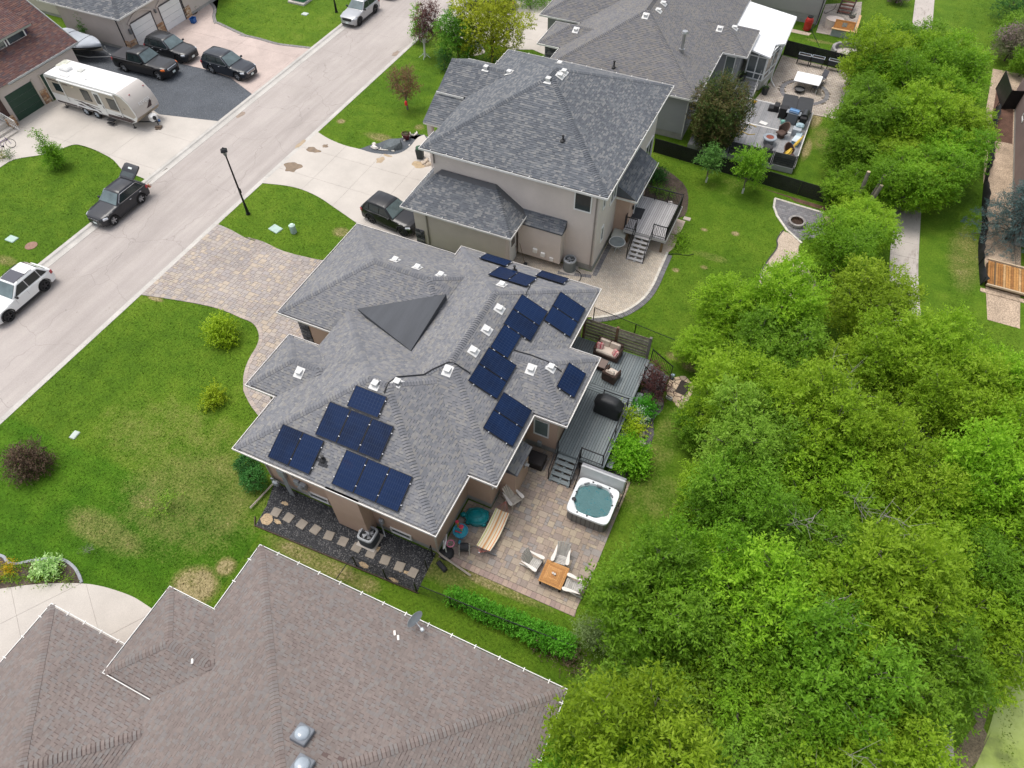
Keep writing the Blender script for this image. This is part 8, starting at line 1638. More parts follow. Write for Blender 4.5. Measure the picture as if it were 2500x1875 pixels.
# yard of the light grey house
rb = thing('rain_barrel','red rain barrel with black lid at the grey wall','rain barrel',(-2.32,70.6,.0)); REDP = mat('barrel_red',(.42,.030,.022),.45,0,.1,3); one('lathe','barrel_body',REDP,rb,smooth=40)((0,0,0),[(.26,0),(.34,.25),(.36,.6),(.34,.95),(.28,1.12),(.22,1.18)],22); one('lathe','lid',TRIMB,rb)((0,0,0),[(.24,1.17),(.24,1.25),(.001,1.27)],20)
for z in (.12,.85): one('tube','hoop',REDP,rb)([(.362*math.cos(t),.362*math.sin(t),z) for t in [2*math.pi*i/22 for i in range(23)]],.016,5)
mb = MB(); mb.prism([(-3.65,70.29),(-1.78,70.14),(-1.97,69.57),(-3.53,69.62)],-.05,.02); struct('stone_chip_strip',mb,BEIGE_GRAVEL)
p7 = [(-1.55,76.54),(1.6,78.5),(2.0,74),(1.6,70.6),(-0.50,70.45),(-1.42,70.46)]; lay('patio',p7,bond(p7,.4,.25),PAV_T,JOINT,60)
cb = thing('planter_bench','cedar-topped concrete corner planter with carved orange panel','planter',(.8,70.6,0)); CWD = mat('cedar_orange',(.44,.185,.045),.6,0,.15,4,.12,14); CG = mat('panel_concrete',(.30,.31,.32),.85,0,.12,2)
for k in range(4): one('bev','concrete_panel',CG,cb)((-.72+k*.52,-.2,.32),(.51,.08,.62),.008)
one('prism','planter_wall',CG,cb)([(-.95,-.15),(1.05,-.15),(1.05,3.4),(.9,3.4),(.9,0),(-.95,0)],0,.6); mb = MB(); mb.bev((.05,-.15,.66),(2.2,.3,.06),.01); mb.bev((1.02,1.6,.66),(.22,3.5,.06),.01); mb.build('cap_board',mat('cedar_pale',(.55,.34,.16),.6,0,.12,4),cb); T = Matrix.Translation((-.05,.15,.98)) @ Matrix.Rotation(R(-26),4,'X'); mb = MB(); mb.bev(T.to_translation(),(1.75,.07,.7),.01,m=T.to_3x3().to_4x4()); pn = mb.build('carved_panel',CWD,cb)
T2_ = T @ Matrix.Translation((0,-.045,0)); one('box','panel_inset',mat('inset_relief',(.20,.19,.16),.7,0,.5,9),pn)(T2_.to_translation(),(.42,.02,.34),m=T2_.to_3x3().to_4x4()); mb = MB(); [mb.box((T2_ @ Vector((x,0,z))),(sx_,.03,sz_),m=T2_.to_3x3().to_4x4()) for x,z,sx_,sz_ in ((0,.3,1.7,.05),(0,-.3,1.7,.05),(-.83,0,.05,.6),(.83,0,.05,.6))]; mb.build('panel_frame',CWD,pn)
pl = thing('canvas_cover','cream canvas-covered round tub behind the carved panel','tub',(-.2,71.9,0)); mb = MB(); mb.loft([[(.78*k*math.cos(t),.55*k*math.sin(t),z) for t in [2*math.pi*i/24 for i in range(24)]] for k,z in ((.9,0),(1,.5),(1.05,.85),(.97,.9),(.3,.94))]); mb.build('canvas',mat('canvas_cream',(.62,.52,.45),.85,0,.08,3,.06,12),pl,smooth=45); one('tube','rim',mat('cord_brown',(.2,.13,.1),.8),pl)([(.80*math.cos(t),.57*math.sin(t),.82) for t in [2*math.pi*i/24 for i in range(25)]],.02,5)
pot('grey-leaved plant in a black tray on the cedar ledge',(1.15,73.1,.7),.3,.12,TRIMB,'bush',(.12,.15,.11),seed=15,fol=.4); pot('dark bush in a black pot inside the curved wall',(2.16,66.99),.34,.4,TRIMB,'bush',(.03,.06,.025),seed=16,fol=.45)
st7 = thing('wooden_stairs','red-brown open wooden stairs at the top edge','stairs',(.3,77,0)); RW = mat('wood_red_brown',(.13,.045,.03),.7,0,.2,4)
for k in range(6): one('bev','stair_tread',RW,st7,world=True)((.35+k*.04,75.2+k*.32,.2+k*.19),(1.15,.3,.05),.01)
for x in (-.25,.95): mb = MB(); mb.tube([(x,75.0,.1),(x+.2,77.2,1.3)],.06,4); mb.tube([(x,75.0,.95),(x+.2,77.2,2.15)],.035,4); mb.tube([(x,75.05,.1),(x,75.05,.98)],.035,4); mb.build('stringer',mat('rail_dark_red',(.035,.015,.014),.6),st7,world=True)
cw_ = thing('retaining_wall','curved grey block retaining wall around a round pad','wall',(1.6,68,0)); arc = [(1.9+1.45*math.cos(t),67.6+1.25*math.sin(t)) for t in [R(20+200*i/15) for i in range(16)]]; b = MB(); b.bev((0,0,.12),(.33,.24,.24),.02); BM = b.data('wall_block',pal('wall_block_grey',[(.25,.235,.235),(.30,.28,.275),(.22,.21,.21)],.9,True,.15,14))
for c_ in range(2):
 for i in range(15): a,b2 = Vector(arc[i]),Vector(arc[i+1]); q = a.lerp(b2,.5+(.0 if c_ else .5)*.9); d = b2-a; put('wall_block',BM,cw_,Matrix.Translation((q.x,q.y,.25*c_)) @ Matrix.Rotation(math.atan2(d.y,d.x),4,'Z'),world=True)
mb = MB(); mb.lathe((1.9,67.6,0),[(1.3,.02),(.001,.025)],26); struct('round_pad',mb,PATHM)
gn = thing('garden_figure','small red and white garden ornament by the curved wall','ornament',(2.62,67.20)); one('lathe','ornament_body',mat('ornament_white',(.6,.58,.56),.5),gn)((0,0,0),[(.12,0),(.14,.2),(.07,.32)],12); one('lathe','ornament_top',mat('ornament_red',(.5,.03,.04),.5),gn)((0,0,0),[(.11,.3),(.1,.4),(.001,.5)],12)
# bird feeder and white wind spinner in the front yard trees
fd = thing('bird_feeder','red hanging bird feeder in the small purple tree','bird feeder',(-28.35,41.95,1.75)); one('lathe','feeder_body',mat('feeder_red',(.5,.012,.02),.35),fd)((0,0,0),[(.05,.0),(.12,.04),(.1,.3),(.05,.36),(.001,.4)],12); one('tube','hanger',BLK,fd)([(0,0,.4),(0,0,.8)],.008,4)
# ---------------------------------------------------------------- trees, shrubs, grass
def np_mesh(name,V,F4,tint,m):
 """V (n,3), F4 (k,4) quads, one tint per face"""
 me = bpy.data.meshes.new(name); k = len(F4); me.vertices.add(len(V)); me.vertices.foreach_set('co',V.astype(np.float32).ravel())
 me.loops.add(k*4); me.loops.foreach_set('vertex_index',F4.astype(np.int32).ravel()); me.polygons.add(k)
 me.polygons.foreach_set('loop_start',np.arange(0,k*4,4,dtype=np.int32)); me.polygons.foreach_set('loop_total',np.full(k,4,dtype=np.int32))
 me.attributes.new('tint','FLOAT','FACE').data.foreach_set('value',tint.astype(np.float32)); me.materials.append(m); me.update(); me.validate(); return me
def unit(a): return a/np.maximum(1e-6,np.linalg.norm(a,axis=1,keepdims=True))
def leaf_cloud(name,seed,lobes,sprays,per,ll,lw,m,up=.25,droop=.15,spray_len=.55,shell=.45,upright=0.):
 """sprays of leaves along twigs set over the skin and inside of the crown's lobes"""
 g = np.random.default_rng(seed); Lb = np.array(lobes,float); wgt = Lb[:,3]**2; idx = g.choice(len(Lb),sprays,p=wgt/wgt.sum())
 d = unit(g.normal(size=(sprays,3))+np.array([0,0,up])); rad = Lb[idx,3]*(shell+(1-shell)*g.random(sprays)**.6)
 sq = Lb[idx,4] if Lb.shape[1] > 4 else np.ones(sprays)
 c = Lb[idx,:3]+d*rad[:,None]*np.stack([np.ones(sprays),np.ones(sprays),sq],1)
 ax = unit(d*.9+g.normal(size=(sprays,3))*.55+np.array([0,0,upright-droop])); n = sprays*per
 sid = np.repeat(np.arange(sprays),per); t = np.tile(np.linspace(0,1,per),sprays)+g.random(n)*.15
 A = ax[sid]; side = unit(np.cross(A,unit(g.normal(size=(n,3))))); base = c[sid]+A*(t*spray_len-.3*spray_len)[:,None]
 la = unit(A*.55+side*.9+np.array([0,0,-.18])+g.normal(size=(n,3))*.25); nr = unit(np.cross(la,unit(np.cross(la,np.array([0,0,1.])+g.normal(size=(n,3))*.55))))
 wv = unit(np.cross(la,nr)); L = ll*(.65+.7*g.random(n))[:,None]; W = lw*(.7+.6*g.random(n))[:,None]
 V = np.empty((n,4,3)); V[:,0] = base; V[:,1] = base+la*L*.5+wv*W*.5-nr*L*.04; V[:,2] = base+la*L-nr*L*.12; V[:,3] = base+la*L*.5-wv*W*.5-nr*L*.04
 lt = g.random(len(Lb)); tint = np.clip(.45*lt[idx][sid]+.2*g.random(sprays)[sid]+.35*g.random(n),0,1)
 return np_mesh(name,V.reshape(-1,3),np.arange(n*4).reshape(-1,4),tint,m)
BARK = mat('bark_grey',(.17,.145,.12),.9,0,.25,4,.3,30,.02); BARKD = mat('bark_brown',(.09,.065,.05),.9,0,.25,4,.3,30,.02); DEADW = mat('dead_wood',(.27,.25,.22),.85,0,.15,5)
def trunk_mesh(name,seed,lobes,H,r,m,twigs=3,stems=1):
 rn = random.Random(seed); mb = MB(); top = H*.45
 for s in range(stems):
  a0 = rn.random()*6; lean = .12 if stems == 1 else .5
  mb.tube([(.15*s*math.cos(a0),.15*s*math.sin(a0),-.1),(lean*.3*math.cos(a0),lean*.3*math.sin(a0),top*.45),(lean*math.cos(a0),lean*math.sin(a0),top)],[r*1.25,r,r*.7],8)
 for lb in lobes:
  L = Vector(lb[:3]); st = Vector((0,0,top*rn.uniform(.55,1.0))); mid = st.lerp(L,.5)+Vector((rn.uniform(-.2,.2),rn.uniform(-.2,.2),-.15))
  mb.tube([st,mid,L],[r*.45,r*.28,r*.12],5,cap=False)
  for _ in range(twigs):
   d = Vector((rn.gauss(0,1),rn.gauss(0,1),rn.gauss(.35,.8))).normalized(); e = L+d*lb[3]*rn.uniform(.8,1.08); k = mid.lerp(L,rn.uniform(.2,1)); mb.tube([k,k.lerp(e,.5)+Vector((rn.uniform(-.1,.1),rn.uniform(-.1,.1),.05)),e],[r*.12,r*.07,r*.02],4,cap=False)
 return mb.data(name,m)
def lobes_round(seed,R_,H,n,zlo=.35,flat=.85):
 rn = random.Random(seed); out = [(0,0,H*.62,R_*.62,flat)]
 for i in range(n):
  a = 2.4*i+rn.random()*.6; f = (i+.5)/n; z = H*(zlo+(1-zlo-.14)*f); q = R_*.72*math.sqrt(max(.05,1-((z/H-.55)/.52)**2))*rn.uniform(.7,1.1); out.append((q*math.cos(a),q*math.sin(a),z,R_*rn.uniform(.30,.46),flat))
 return out
G_ = [leafmat('leaf_fresh_green',[(.10,.22,.012),(.21,.40,.020),(.33,.54,.04)],0.5),leafmat('leaf_lime_green',[(.13,.26,.012),(.27,.46,.022),(.41,.60,.05)],0.5),leafmat('leaf_deep_green',[(.08,.19,.012),(.165,.34,.020),(.27,.47,.04)],0.48),leafmat('leaf_olive_green',[(.115,.22,.018),(.23,.39,.035),(.34,.51,.07)],0.48),leafmat('leaf_yellowish_green',[(.14,.25,.012),(.285,.45,.022),(.42,.58,.055)],0.5)]
HT = 6.4; PROTO = []
for v in range(5):
 lb = lobes_round(100+v,2.25,HT,15 if v != 3 else 12,.30); PROTO.append((leaf_cloud('crown',30+v,lb,1750 if v != 3 else 1250,15,.165,.062,G_[v],spray_len=.62),trunk_mesh('trunk',60+v,lb,HT,.13,BARK,5)))
def thicket_tree(x,y,zc,s,v,label,i):
 t = thing('deciduous_tree',label,'tree',(x,y,0),random.random()*6.28,'trees of the thicket and willow row'); k = max(.62,min(1.1,zc/(HT*.62)))
 t.scale = (s,s,k*s); put('trunk',PROTO[v][1],t); put('crown',PROTO[v][0],t)
 return t
TREES = [(2.45,30.35,4.2,0.97,1,'tall lime green tree over the gravel trail'),
 (6.96,32.96,3.2,1.06,4,'low yellowish green tree beside the greenway path'),
 (10.25,29.44,4.8,0.94,1,'tall lime green tree where the path disappears'),
 (2.56,27.25,3.2,1.02,2,'low deep green tree in the upper left thicket'),
 (8.27,28.75,3.8,1.01,4,'low yellowish green tree in the upper middle thicket'),
 (5.45,26.81,3.3,0.86,4,'low yellowish green tree in the upper left thicket'),
 (13.9,29.06,3.7,1.0,1,'low lime green tree on the right edge lawn'),
 (1.42,23.17,4.0,0.95,4,'low yellowish green tree closest to the flagstones'),
 (11.03,26.54,4.5,0.96,4,'tall yellowish green tree in the upper right thicket'),
 (4.86,22.33,4.5,1.09,1,'tall lime green tree in the upper left thicket'),
 (7.68,22.88,4.5,0.9,1,'tall lime green tree in the upper middle thicket'),
 (2.63,20.23,4.5,1.02,3,'tall olive green tree next to the open hot tub'),
 (14.95,25.16,4.3,1.11,4,'tall yellowish green tree by the dark shrubs at right'),
 (12.78,22.46,4.9,1.07,1,'tall lime green tree by the dark shrubs at right'),
 (9.53,21.01,4.8,0.9,4,'tall yellowish green tree right of the thicket centre'),
 (5.98,20.03,3.5,1.06,4,'low yellowish green tree in the heart of the thicket'),
 (2.92,16.91,4.9,0.97,2,'tall deep green tree next to the open hot tub'),
 (8.66,19.01,3.2,0.99,4,'low yellowish green tree right of the thicket centre'),
 (15.03,21.29,4.1,1.09,0,'tall fresh green tree by the dark shrubs at right'),
 (12.48,20.33,3.4,1.05,1,'low lime green tree by the dark shrubs at right'),
 (5.65,15.78,4.0,0.98,2,'low deep green tree in the heart of the thicket'),
 (1.8,12.93,5.0,0.95,0,'tall fresh green tree in the lower left thicket'),
 (13.39,17.88,4.2,0.93,2,'tall deep green tree by the dark shrubs at right'),
 (11.28,16.74,3.4,1.11,1,'low lime green tree in the lower right thicket'),
 (8.99,15.21,4.3,1.14,1,'tall lime green tree in the lower right thicket'),
 (0.64,11.16,4.7,1.06,2,'tall deep green tree behind the teak table'),
 (4.33,12.66,4.9,1.07,1,'tall lime green tree in the lower middle thicket'),
 (7.12,13.4,4.1,1.03,4,'tall yellowish green tree in the lower middle thicket'),
 (12.48,15.44,3.0,1.1,4,'low yellowish green tree in the lower right thicket'),
 (3.59,10.95,4.1,1.0,2,'tall deep green tree in the lower left thicket'),
 (5.92,11.94,3.0,1.15,2,'low deep green tree in the lower middle thicket'),
 (2.06,9.95,3.0,1.02,3,'low olive green tree in the lower left thicket'),
 (10.52,12.8,3.8,1.06,2,'low deep green tree in the lower right thicket'),
 (7.38,11.08,4.6,1.09,2,'tall deep green tree in the lower middle thicket'),
 (4.16,9.44,3.1,1.0,1,'low lime green tree along the bottom edge, left part'),
 (1.03,7.33,3.2,0.87,3,'low olive green tree touching the taupe roof corner'),
 (5.72,9.21,4.1,0.93,0,'tall fresh green tree along the bottom edge, left part'),
 (7.71,9.21,4.1,0.85,1,'tall lime green tree along the bottom edge, middle part'),
 (3.97,7.43,3.1,1.04,3,'low olive green tree along the bottom edge, left part'),
 (9.58,9.66,4.0,1.0,1,'low lime green tree along the bottom edge, middle part'),
 (1.82,5.53,4.3,1.13,4,'tall yellowish green tree at the bottom by the taupe roof'),
 (7.05,7.31,3.7,0.99,3,'low olive green tree along the bottom edge, middle part'),
 (5.02,5.83,4.7,0.93,3,'tall olive green tree along the bottom edge, left part'),
 (8.93,7.75,3.6,1.02,4,'low yellowish green tree along the bottom edge, middle part'),
 (10.34,8.24,4.1,0.9,4,'tall yellowish green tree along the bottom edge, middle part'),
 (1.06,4.08,3.4,1.0,0,'low fresh green tree at the bottom by the taupe roof'),
 (2.91,4.46,3.4,0.99,2,'low deep green tree at the bottom by the taupe roof'),
 (6.5,64.24,2.7,1.15,2,'low deep green tree heading the willow row'),
 (3.7,60.23,3.5,1.1,4,'tall yellowish green tree of the willow row near the patio'),
 (9.07,60.94,3.3,1.13,0,'tall fresh green tree of the willow row beside the far path'),
 (5.87,57.51,2.9,0.95,4,'low yellowish green tree in the middle of the willow row'),
 (8.87,54.19,3.4,0.97,4,'tall yellowish green tree in the middle of the willow row'),
 (4.13,51.95,3.3,1.06,2,'tall deep green tree of the willow row near the patio'),
 (10.06,50.71,3.0,0.9,1,'low lime green tree of the willow row beside the near path'),
 (6.79,49.63,2.7,0.91,4,'low yellowish green tree of the willow row by the worn grass'),
 (8.92,47.27,2.6,1.04,0,'low fresh green tree of the willow row beside the near path'),
 (-0.2,30.2,3.2,0.85,1,'lime green leaning tree reaching toward the small deck lawn'),
 (-1.0,27.3,2.6,0.62,1,'small lime tree right past the wire fence end'),
 (4.9,37.6,3.2,0.95,0,'fresh green tree on the far side of the gravel trail'),
 (5.9,40.4,2.8,0.9,1,'lime green tree between pollarded poles and thicket'),
 (4.3,45.3,2.4,0.72,0,'low green willow filling the corner by slatted fence'),
 (7.1,46.2,2.8,0.95,0,'fresh green willow right behind the pollarded poles'),
 (9.0,47.2,2.8,0.85,1,'lime willow leaning over the path at the row end'),
 (10.3,50.2,3.0,0.95,0,'fresh green willow overhanging the path edge'),
 (10.6,54.3,3.0,0.95,1,'lime green willow overhanging the middle of the path'),
 (9.7,58.5,3.2,0.95,0,'fresh green willow farther along the path edge'),
 (7.9,63.4,3.2,1.0,1,'lime green willow near the far end of the row'),
 (5.3,64.6,3.0,0.9,0,'fresh green willow behind the curved retaining wall'),
 (4.5,58.7,3.2,0.95,2,'deep green willow hanging over the patio fence'),
 (4.2,54.1,3.0,0.95,0,'fresh green willow hanging over the worn grass'),
 (3.9,49.4,2.8,0.85,2,'deep green willow by the privacy panels'),
 (7.2,52.4,3.6,1.05,1,'lime green willow in the core of the row'),
 (7.0,57.5,3.6,1.05,0,'fresh green willow farther in the core of the row'),
 (13.3,27.4,3.8,1.0,4,'yellowish tree at the right frame edge, upper'),
 (13.9,24.0,3.8,1.0,1,'lime tree at the right frame edge, lower'),
 (0.95,13.9,2.9,0.72,0,'bushy green tree whose leaves overhang the hot tub corner'),
 (2.0,17.6,3.2,0.8,1,'lime tree on the shady lawn past the hot tub'),
 (0.3,22.4,2.4,0.6,2,'small deep green tree east of the flagstones')]
for i,q in enumerate(TREES): thicket_tree(*q,i)
# bare grey limbs that stand out of the thicket
def dead_tree(label,x,y,h,seed,up=.9):
 rn = random.Random(seed); t = thing('dead_tree',label,'tree',(x,y,0)); one('tube','trunk',DEADW,t)([(0,0,0),(.1,.1,h*.6),(.2,.1,h)],[.06,.04,.015],6)
 for k in range(7):
  z = h*rn.uniform(.55,.95); a = rn.random()*6.28; L = rn.uniform(1.0,2.0); mb = MB(); p0 = Vector((.14,.1,z)); d = Vector((math.cos(a),math.sin(a),up*rn.uniform(.4,1))).normalized(); p1 = p0+d*L*.5+Vector((rn.uniform(-.1,.1),rn.uniform(-.1,.1),0)); p2 = p0+d*L; mb.tube([p0,p1,p2],[.018,.011,.004],5,cap=False)
  for _ in range(7): f = rn.uniform(.35,.95); q = p0.lerp(p2,f); e = q+Vector((rn.gauss(0,.4),rn.gauss(0,.4),rn.uniform(.1,.6))); mb.tube([q,e],[.007,.003],4,cap=False)
  mb.build('branch',DEADW,t)
for l_,(x,y),h,s in (('bare grey dead tree poking out of the thicket centre',(7.91,17.36,5)[:2],6.6,1),('bare fan of dead twigs near the upper left thicket',(5.16,23.16,5)[:2],6.4,2),('bare leaning dead tree above the lower thicket',(5.51,16.53,5)[:2],6.3,3),('bare dead branches low by the bottom edge',(9.36,8.70,4.5)[:2],5.6,4),('bare dead branches left of the duckweed pond',(7.04,13.37,5)[:2],6.5,5)): dead_tree(l_,x,y,h,s)
# pollarded willow with sawn poles
po = thing('pollarded_tree','pollarded willow with five sawn pale pole stumps','tree',(5.4,43.6,0)); SAW = mat('sawn_wood',(.46,.36,.24),.8,0,.1,6)
for k,(x,y,z) in enumerate(((5.08,44.64,3.6),(6.09,44.70,3.6),(6.11,44.11,3.2),(5.53,41.77,2.9),(6.38,41.12,2.9))): mb = MB(); b0 = Vector((5.4+(x-5.4)*.5,43.6+(y-43.6)*.7,.2)); mb.tube([b0,Vector((x,y,z))],[.15,.12],9); o = mb.build('pole_stump',BARK,po,world=True); one('lathe','sawn_face',SAW,o,world=True)((x,y,z+.004),[(.11,-.01),(.11,.006),(.001,.008)],10)
lb = [(.2,.2,1.3,.9),(-.5,-.6,1.6,.9),(.8,-1.2,1.5,1.0),(-.2,1.2,1.4,.8),(1.2,.4,1.2,.9),(-.9,.5,1.1,.8),(.4,-2.2,1.2,.9),(1.5,-1.2,1.7,.8)]; put('crown',leaf_cloud('crown',81,lb,620,14,.16,.06,G_[1],spray_len=.6,upright=.5),po)
# ---- single trees and shrubs
def plant(name,label,cat,xy,lobes,sprays,per,ll,lw,m,trunk=None,seed=1,group=None,**k):
 t = thing(name,label,cat,(*xy[:2],xy[2] if len(xy) > 2 else 0),random.random() if not trunk or trunk[0] < 9 else 0,group); put('crown',leaf_cloud('crown',seed,lobes,sprays,per,ll,lw,m,**k),t)
 if trunk: H,r,bm,tw = trunk[:4]; put('trunk',trunk_mesh('trunk',seed,lobes,H,r,bm,tw,*(trunk[4:])),t)
 else: put('stem',trunk_mesh('stem',seed,lobes[:5],max(l[2] for l in lobes),.035,BARKD,2),t)
 return t
PUR = leafmat('leaf_purple',[(0.049,0.0245,0.0245),(0.123,0.0525,0.0455),(0.228,0.108,0.0788)],.25); PURG = leafmat('leaf_purple_green',[(0.0875,0.0455,0.0315),(0.21,0.0963,0.0613),(0.245,0.193,0.0525)],.3); YG = leafmat('leaf_yellow_green',[(0.175,0.228,0.014),(0.385,0.455,0.021),(0.56,0.612,0.0525)],.38); BRG = leafmat('leaf_bright',[(.08,.20,.012),(.18,.37,.02),(.29,.50,.035)],0.42); DKG = leafmat('leaf_dark',[(0.021,0.07,0.014),(0.0455,0.137,0.0245),(0.0875,0.21,0.0385)],.25); YEL_ = leafmat('leaf_gold',[(.15,.23,.008),(.30,.42,.012),(.42,.53,.03)],0.4); PEAR = leafmat('leaf_pear',[(.025,.065,.010),(.06,.115,.018),(.13,.11,.035),(.16,.085,.045)],0.25); RED_ = leafmat('leaf_barberry',[(0.035,0.014,0.0158),(0.0875,0.0315,0.0315),(0.158,0.0613,0.0525)],.2); SILVER = leafmat('leaf_silver',[(0.28,0.367,0.28),(0.455,0.56,0.438),(0.62,0.62,0.595)],.2); LIL = leafmat('leaf_lilac',[(0.07,0.114,0.035),(0.149,0.175,0.07),(0.263,0.175,0.175),(0.35,0.263,0.298)],.25); SPR = leafmat('needle_blue',[(.035,.07,.065),(.075,.135,.13),(.14,.215,.21)],.15)
plant('young_tree','young bright green tree on the lawn by the trailer','tree',(-49.78,26.46),[(0,0,.7,.62),(.1,.05,1.3,.55),(-.1,-.05,1.9,.42),(-.15,0,2.5,.26),(-.2,0,2.95,.12),(.3,.1,.9,.4),(-.3,.2,1.1,.4)],420,13,.11,.055,BRG,(2.9,.04,BARKD,3),201,up=.1,upright=.3)
plant('plum_tree','small purple-leaved tree alone on the lawn beside the road','tree',(-29.63,43.98),[(0,0,2.0,.85),(.7,.1,2.1,.55),(-.7,0,2.3,.55),(.1,.7,2.5,.5),(0,-.6,2.0,.55),(-.35,.3,2.9,.45),(.4,.3,2.9,.4),(-.9,.3,2.8,.3),(0,0,1.4,.45)],420,13,.09,.05,PURG,(3.0,.07,BARK,7),202,upright=.35)
plant('plum_tree','larger purple-leaved tree with white-wrapped trunk','tree',(-32.44,52.01),[(.6,.2,2.6,.95),(.1,.4,3.2,.7),(1.0,.5,3.3,.7),(.4,-.4,2.2,.7),(1.2,-.2,2.3,.6),(.5,.8,3.8,.45),(1.1,.6,3.9,.4),(-.3,-.2,2.1,.5)],560,13,.10,.055,PUR,(3.4,.08,mat('trunk_wrap_white',(.62,.60,.57),.7),6),203,upright=.35)
mb = MB(); x,y = (-32.44,52.01); 
for a in (0,1.3,2.5,3.8,5.0): mb.tube([(0,0,.35),(.55*math.cos(a),.55*math.sin(a),.02)],.02,4)
o = mb.build('tree_stake',mat('stake_grey',(.45,.48,.5),.5)); o.location = (x,y,0); tag(o,'grey star-shaped stake stand at the white-wrapped trunk','tree stake')
plant('columnar_tree','narrow bright green spire beside the road','tree',(-34.05,54.12),[(0,0,.8,.6),(0,0,1.6,.5),(-.05,0,2.4,.38),(-.08,0,3.1,.25),(-.1,0,3.7,.13),(-.4,.1,.9,.4),(.3,0,1.1,.4)],330,13,.12,.06,BRG,(3.6,.05,BARKD,3),204,upright=.4)
plant('deciduous_tree','rounded green tree between purple and yellow-green trees','tree',(-29.06,52.14),lobes_round(205,1.75,4.6,13,.2),780,14,.14,.075,leafmat('leaf_mid_green',[(0.0525,0.158,0.014),(0.123,0.306,0.0245),(0.228,0.455,0.0525)],.4),(4.4,.1,BARKD,4),205)
plant('deciduous_tree','big yellow-green tree in front of the charcoal suv','tree',(-26.60,53.72),lobes_round(206,2.8,5.9,19,.22)+[(2.9,.2,2.9,.9,.9),(-2.5,.8,4.4,1.0,.9)],1900,15,.13,.075,YG,(5,.12,BARKD,4),206)
plant('evergreen_shrub','dark green shrub under the rounded green tree','shrub',(-29.71,50.70),[(0,0,.6,.6),(.2,.3,1.1,.5),(-.2,.1,1.4,.4)],200,13,.09,.05,DKG,None,207)
# multi-stemmed columnar pear
lb = []; rn = random.Random(9)
for k in range(24): a = 2.4*k; q = 2.05*math.sqrt((k+.3)/24); top = 5.9-q*.7+rn.uniform(-.3,.3); lb += [(q*math.cos(a)*(.35+.65*min(1,z/2.6)),q*math.sin(a)*(.35+.65*min(1,z/2.6)),z,.52*(1-.4*max(0,(z-2.5)/(top-2.5)))) for z in np.arange(.9,top,.5)]
plant('columnar_tree','dense multi-stemmed columnar pear with bronze tips at fence','tree',(-5.63,48.54),lb,6500,13,.085,.06,PEAR,(3.2,.09,BARKD,0,3),208,upright=.75,spray_len=.4,shell=.6)
for xy,lb,h,l_,sd,n in (((-4.89,44.38),[(0,0,1.6,.6),(.5,.2,1.9,.5),(-.5,.1,1.7,.5),(.3,.5,2.3,.4),(-.1,.3,2.2,.4)],2.3,'small young fruit tree with white trunk guard by black fence',209,210),((-2.18,44.18),lobes_round(210,1.15,3.9,11,.32),3.7,'taller young tree with white trunk guard before charcoal panels',210,520)):
 t = plant('young_tree',l_,'tree',xy,lb,n,13,.12,.065,BRG if sd == 210 else leafmat('leaf_fruit',[(0.0613,0.175,0.035),(0.131,0.315,0.0613),(0.228,0.438,0.105)],.4),(h,.045,BARK,3),sd); one('cyl','trunk_guard',TRW,t)((0,0),.07,0,.42,8)
plant('ninebark_shrub','round dark red shrub on the left front lawn','shrub',(-30.48,6.38),[(0,0,.7,.85),(.5,.2,.6,.6),(-.5,.2,.7,.6),(0,-.5,.6,.6),(.1,.5,.9,.6),(-.2,0,1.2,.5)],620,14,.08,.05,leafmat('leaf_dark_red',[(.035,.026,.016),(.09,.055,.035),(.16,.10,.06)],0.2),None,211)
plant('golden_shrub','larger golden-green shrub on lawn beside paver walk','shrub',(-27.21,17.57),[(0,0,.55,.7),(.3,.4,.7,.5),(-.4,.2,.6,.55),(.4,-.3,.5,.5),(-.1,.8,.8,.45)],420,13,.11,.065,YEL_,None,212); plant('golden_shrub','smaller golden-green shrub nearer the entry on lawn','shrub',(-24.72,13.63),[(0,0,.35,.42),(.2,.45,.5,.36),(.35,.1,.4,.3),(-.2,-.1,.3,.3)],190,12,.10,.06,YEL_,None,213)
for xy,r,l_,sd in (((-20.17,10.94),.52,'clipped dark green bush at the house corner, farther one',214),((-19.31,10.40),.58,'clipped dark green bush at the house corner, nearer one',215)): plant('boxwood_bush',l_,'shrub',xy,[(0,0,r*.9,r),(.1,.1,r*1.1,r*.85),(-.15,.1,r,r*.8)],420,13,.055,.04,leafmat('leaf_boxwood',[(0.021,0.105,0.021),(0.049,0.193,0.035),(0.0963,0.298,0.0525)],.25),None,sd,shell=.75,spray_len=.25)
plant('sapling','thin leafy sapling in the darker lawn stripe','shrub',(-22.67,7.43),[(0,0,.3,.5),(.4,.1,.45,.35),(-.4,.2,.4,.35)],45,11,.09,.05,G_[3],None,216); plant('bare_shrub','leafless grey twiggy shrub on the front lawn','shrub',(-24.41,4.07),[(0,0,.4,.35),(.15,.1,.4,.3)],8,5,.03,.01,mat('twig_grey',(.3,.26,.24),.9),(.6,.02,DEADW,26),217)
plant('hosta','pale green variegated hosta in the bottom-left bed','plant',(-25.46,2.59),[(0,0,.2,.42),(.15,.1,.3,.3)],130,12,.15,.07,leafmat('leaf_hosta',[(0.21,0.385,0.0875),(0.42,0.62,0.21),(0.62,0.62,0.438)],.3),None,218); plant('flowering_plant','bright yellow flowering plant in the bottom-left bed','plant',(-27.15,1.76),[(0,0,.15,.25),(.2,.1,.15,.2),(-.15,.12,.15,.18)],80,10,.06,.05,leafmat('petal_yellow',[(.45,.33,.01),(.6,.45,.015),(.2,.22,.02)],.3),None,219)
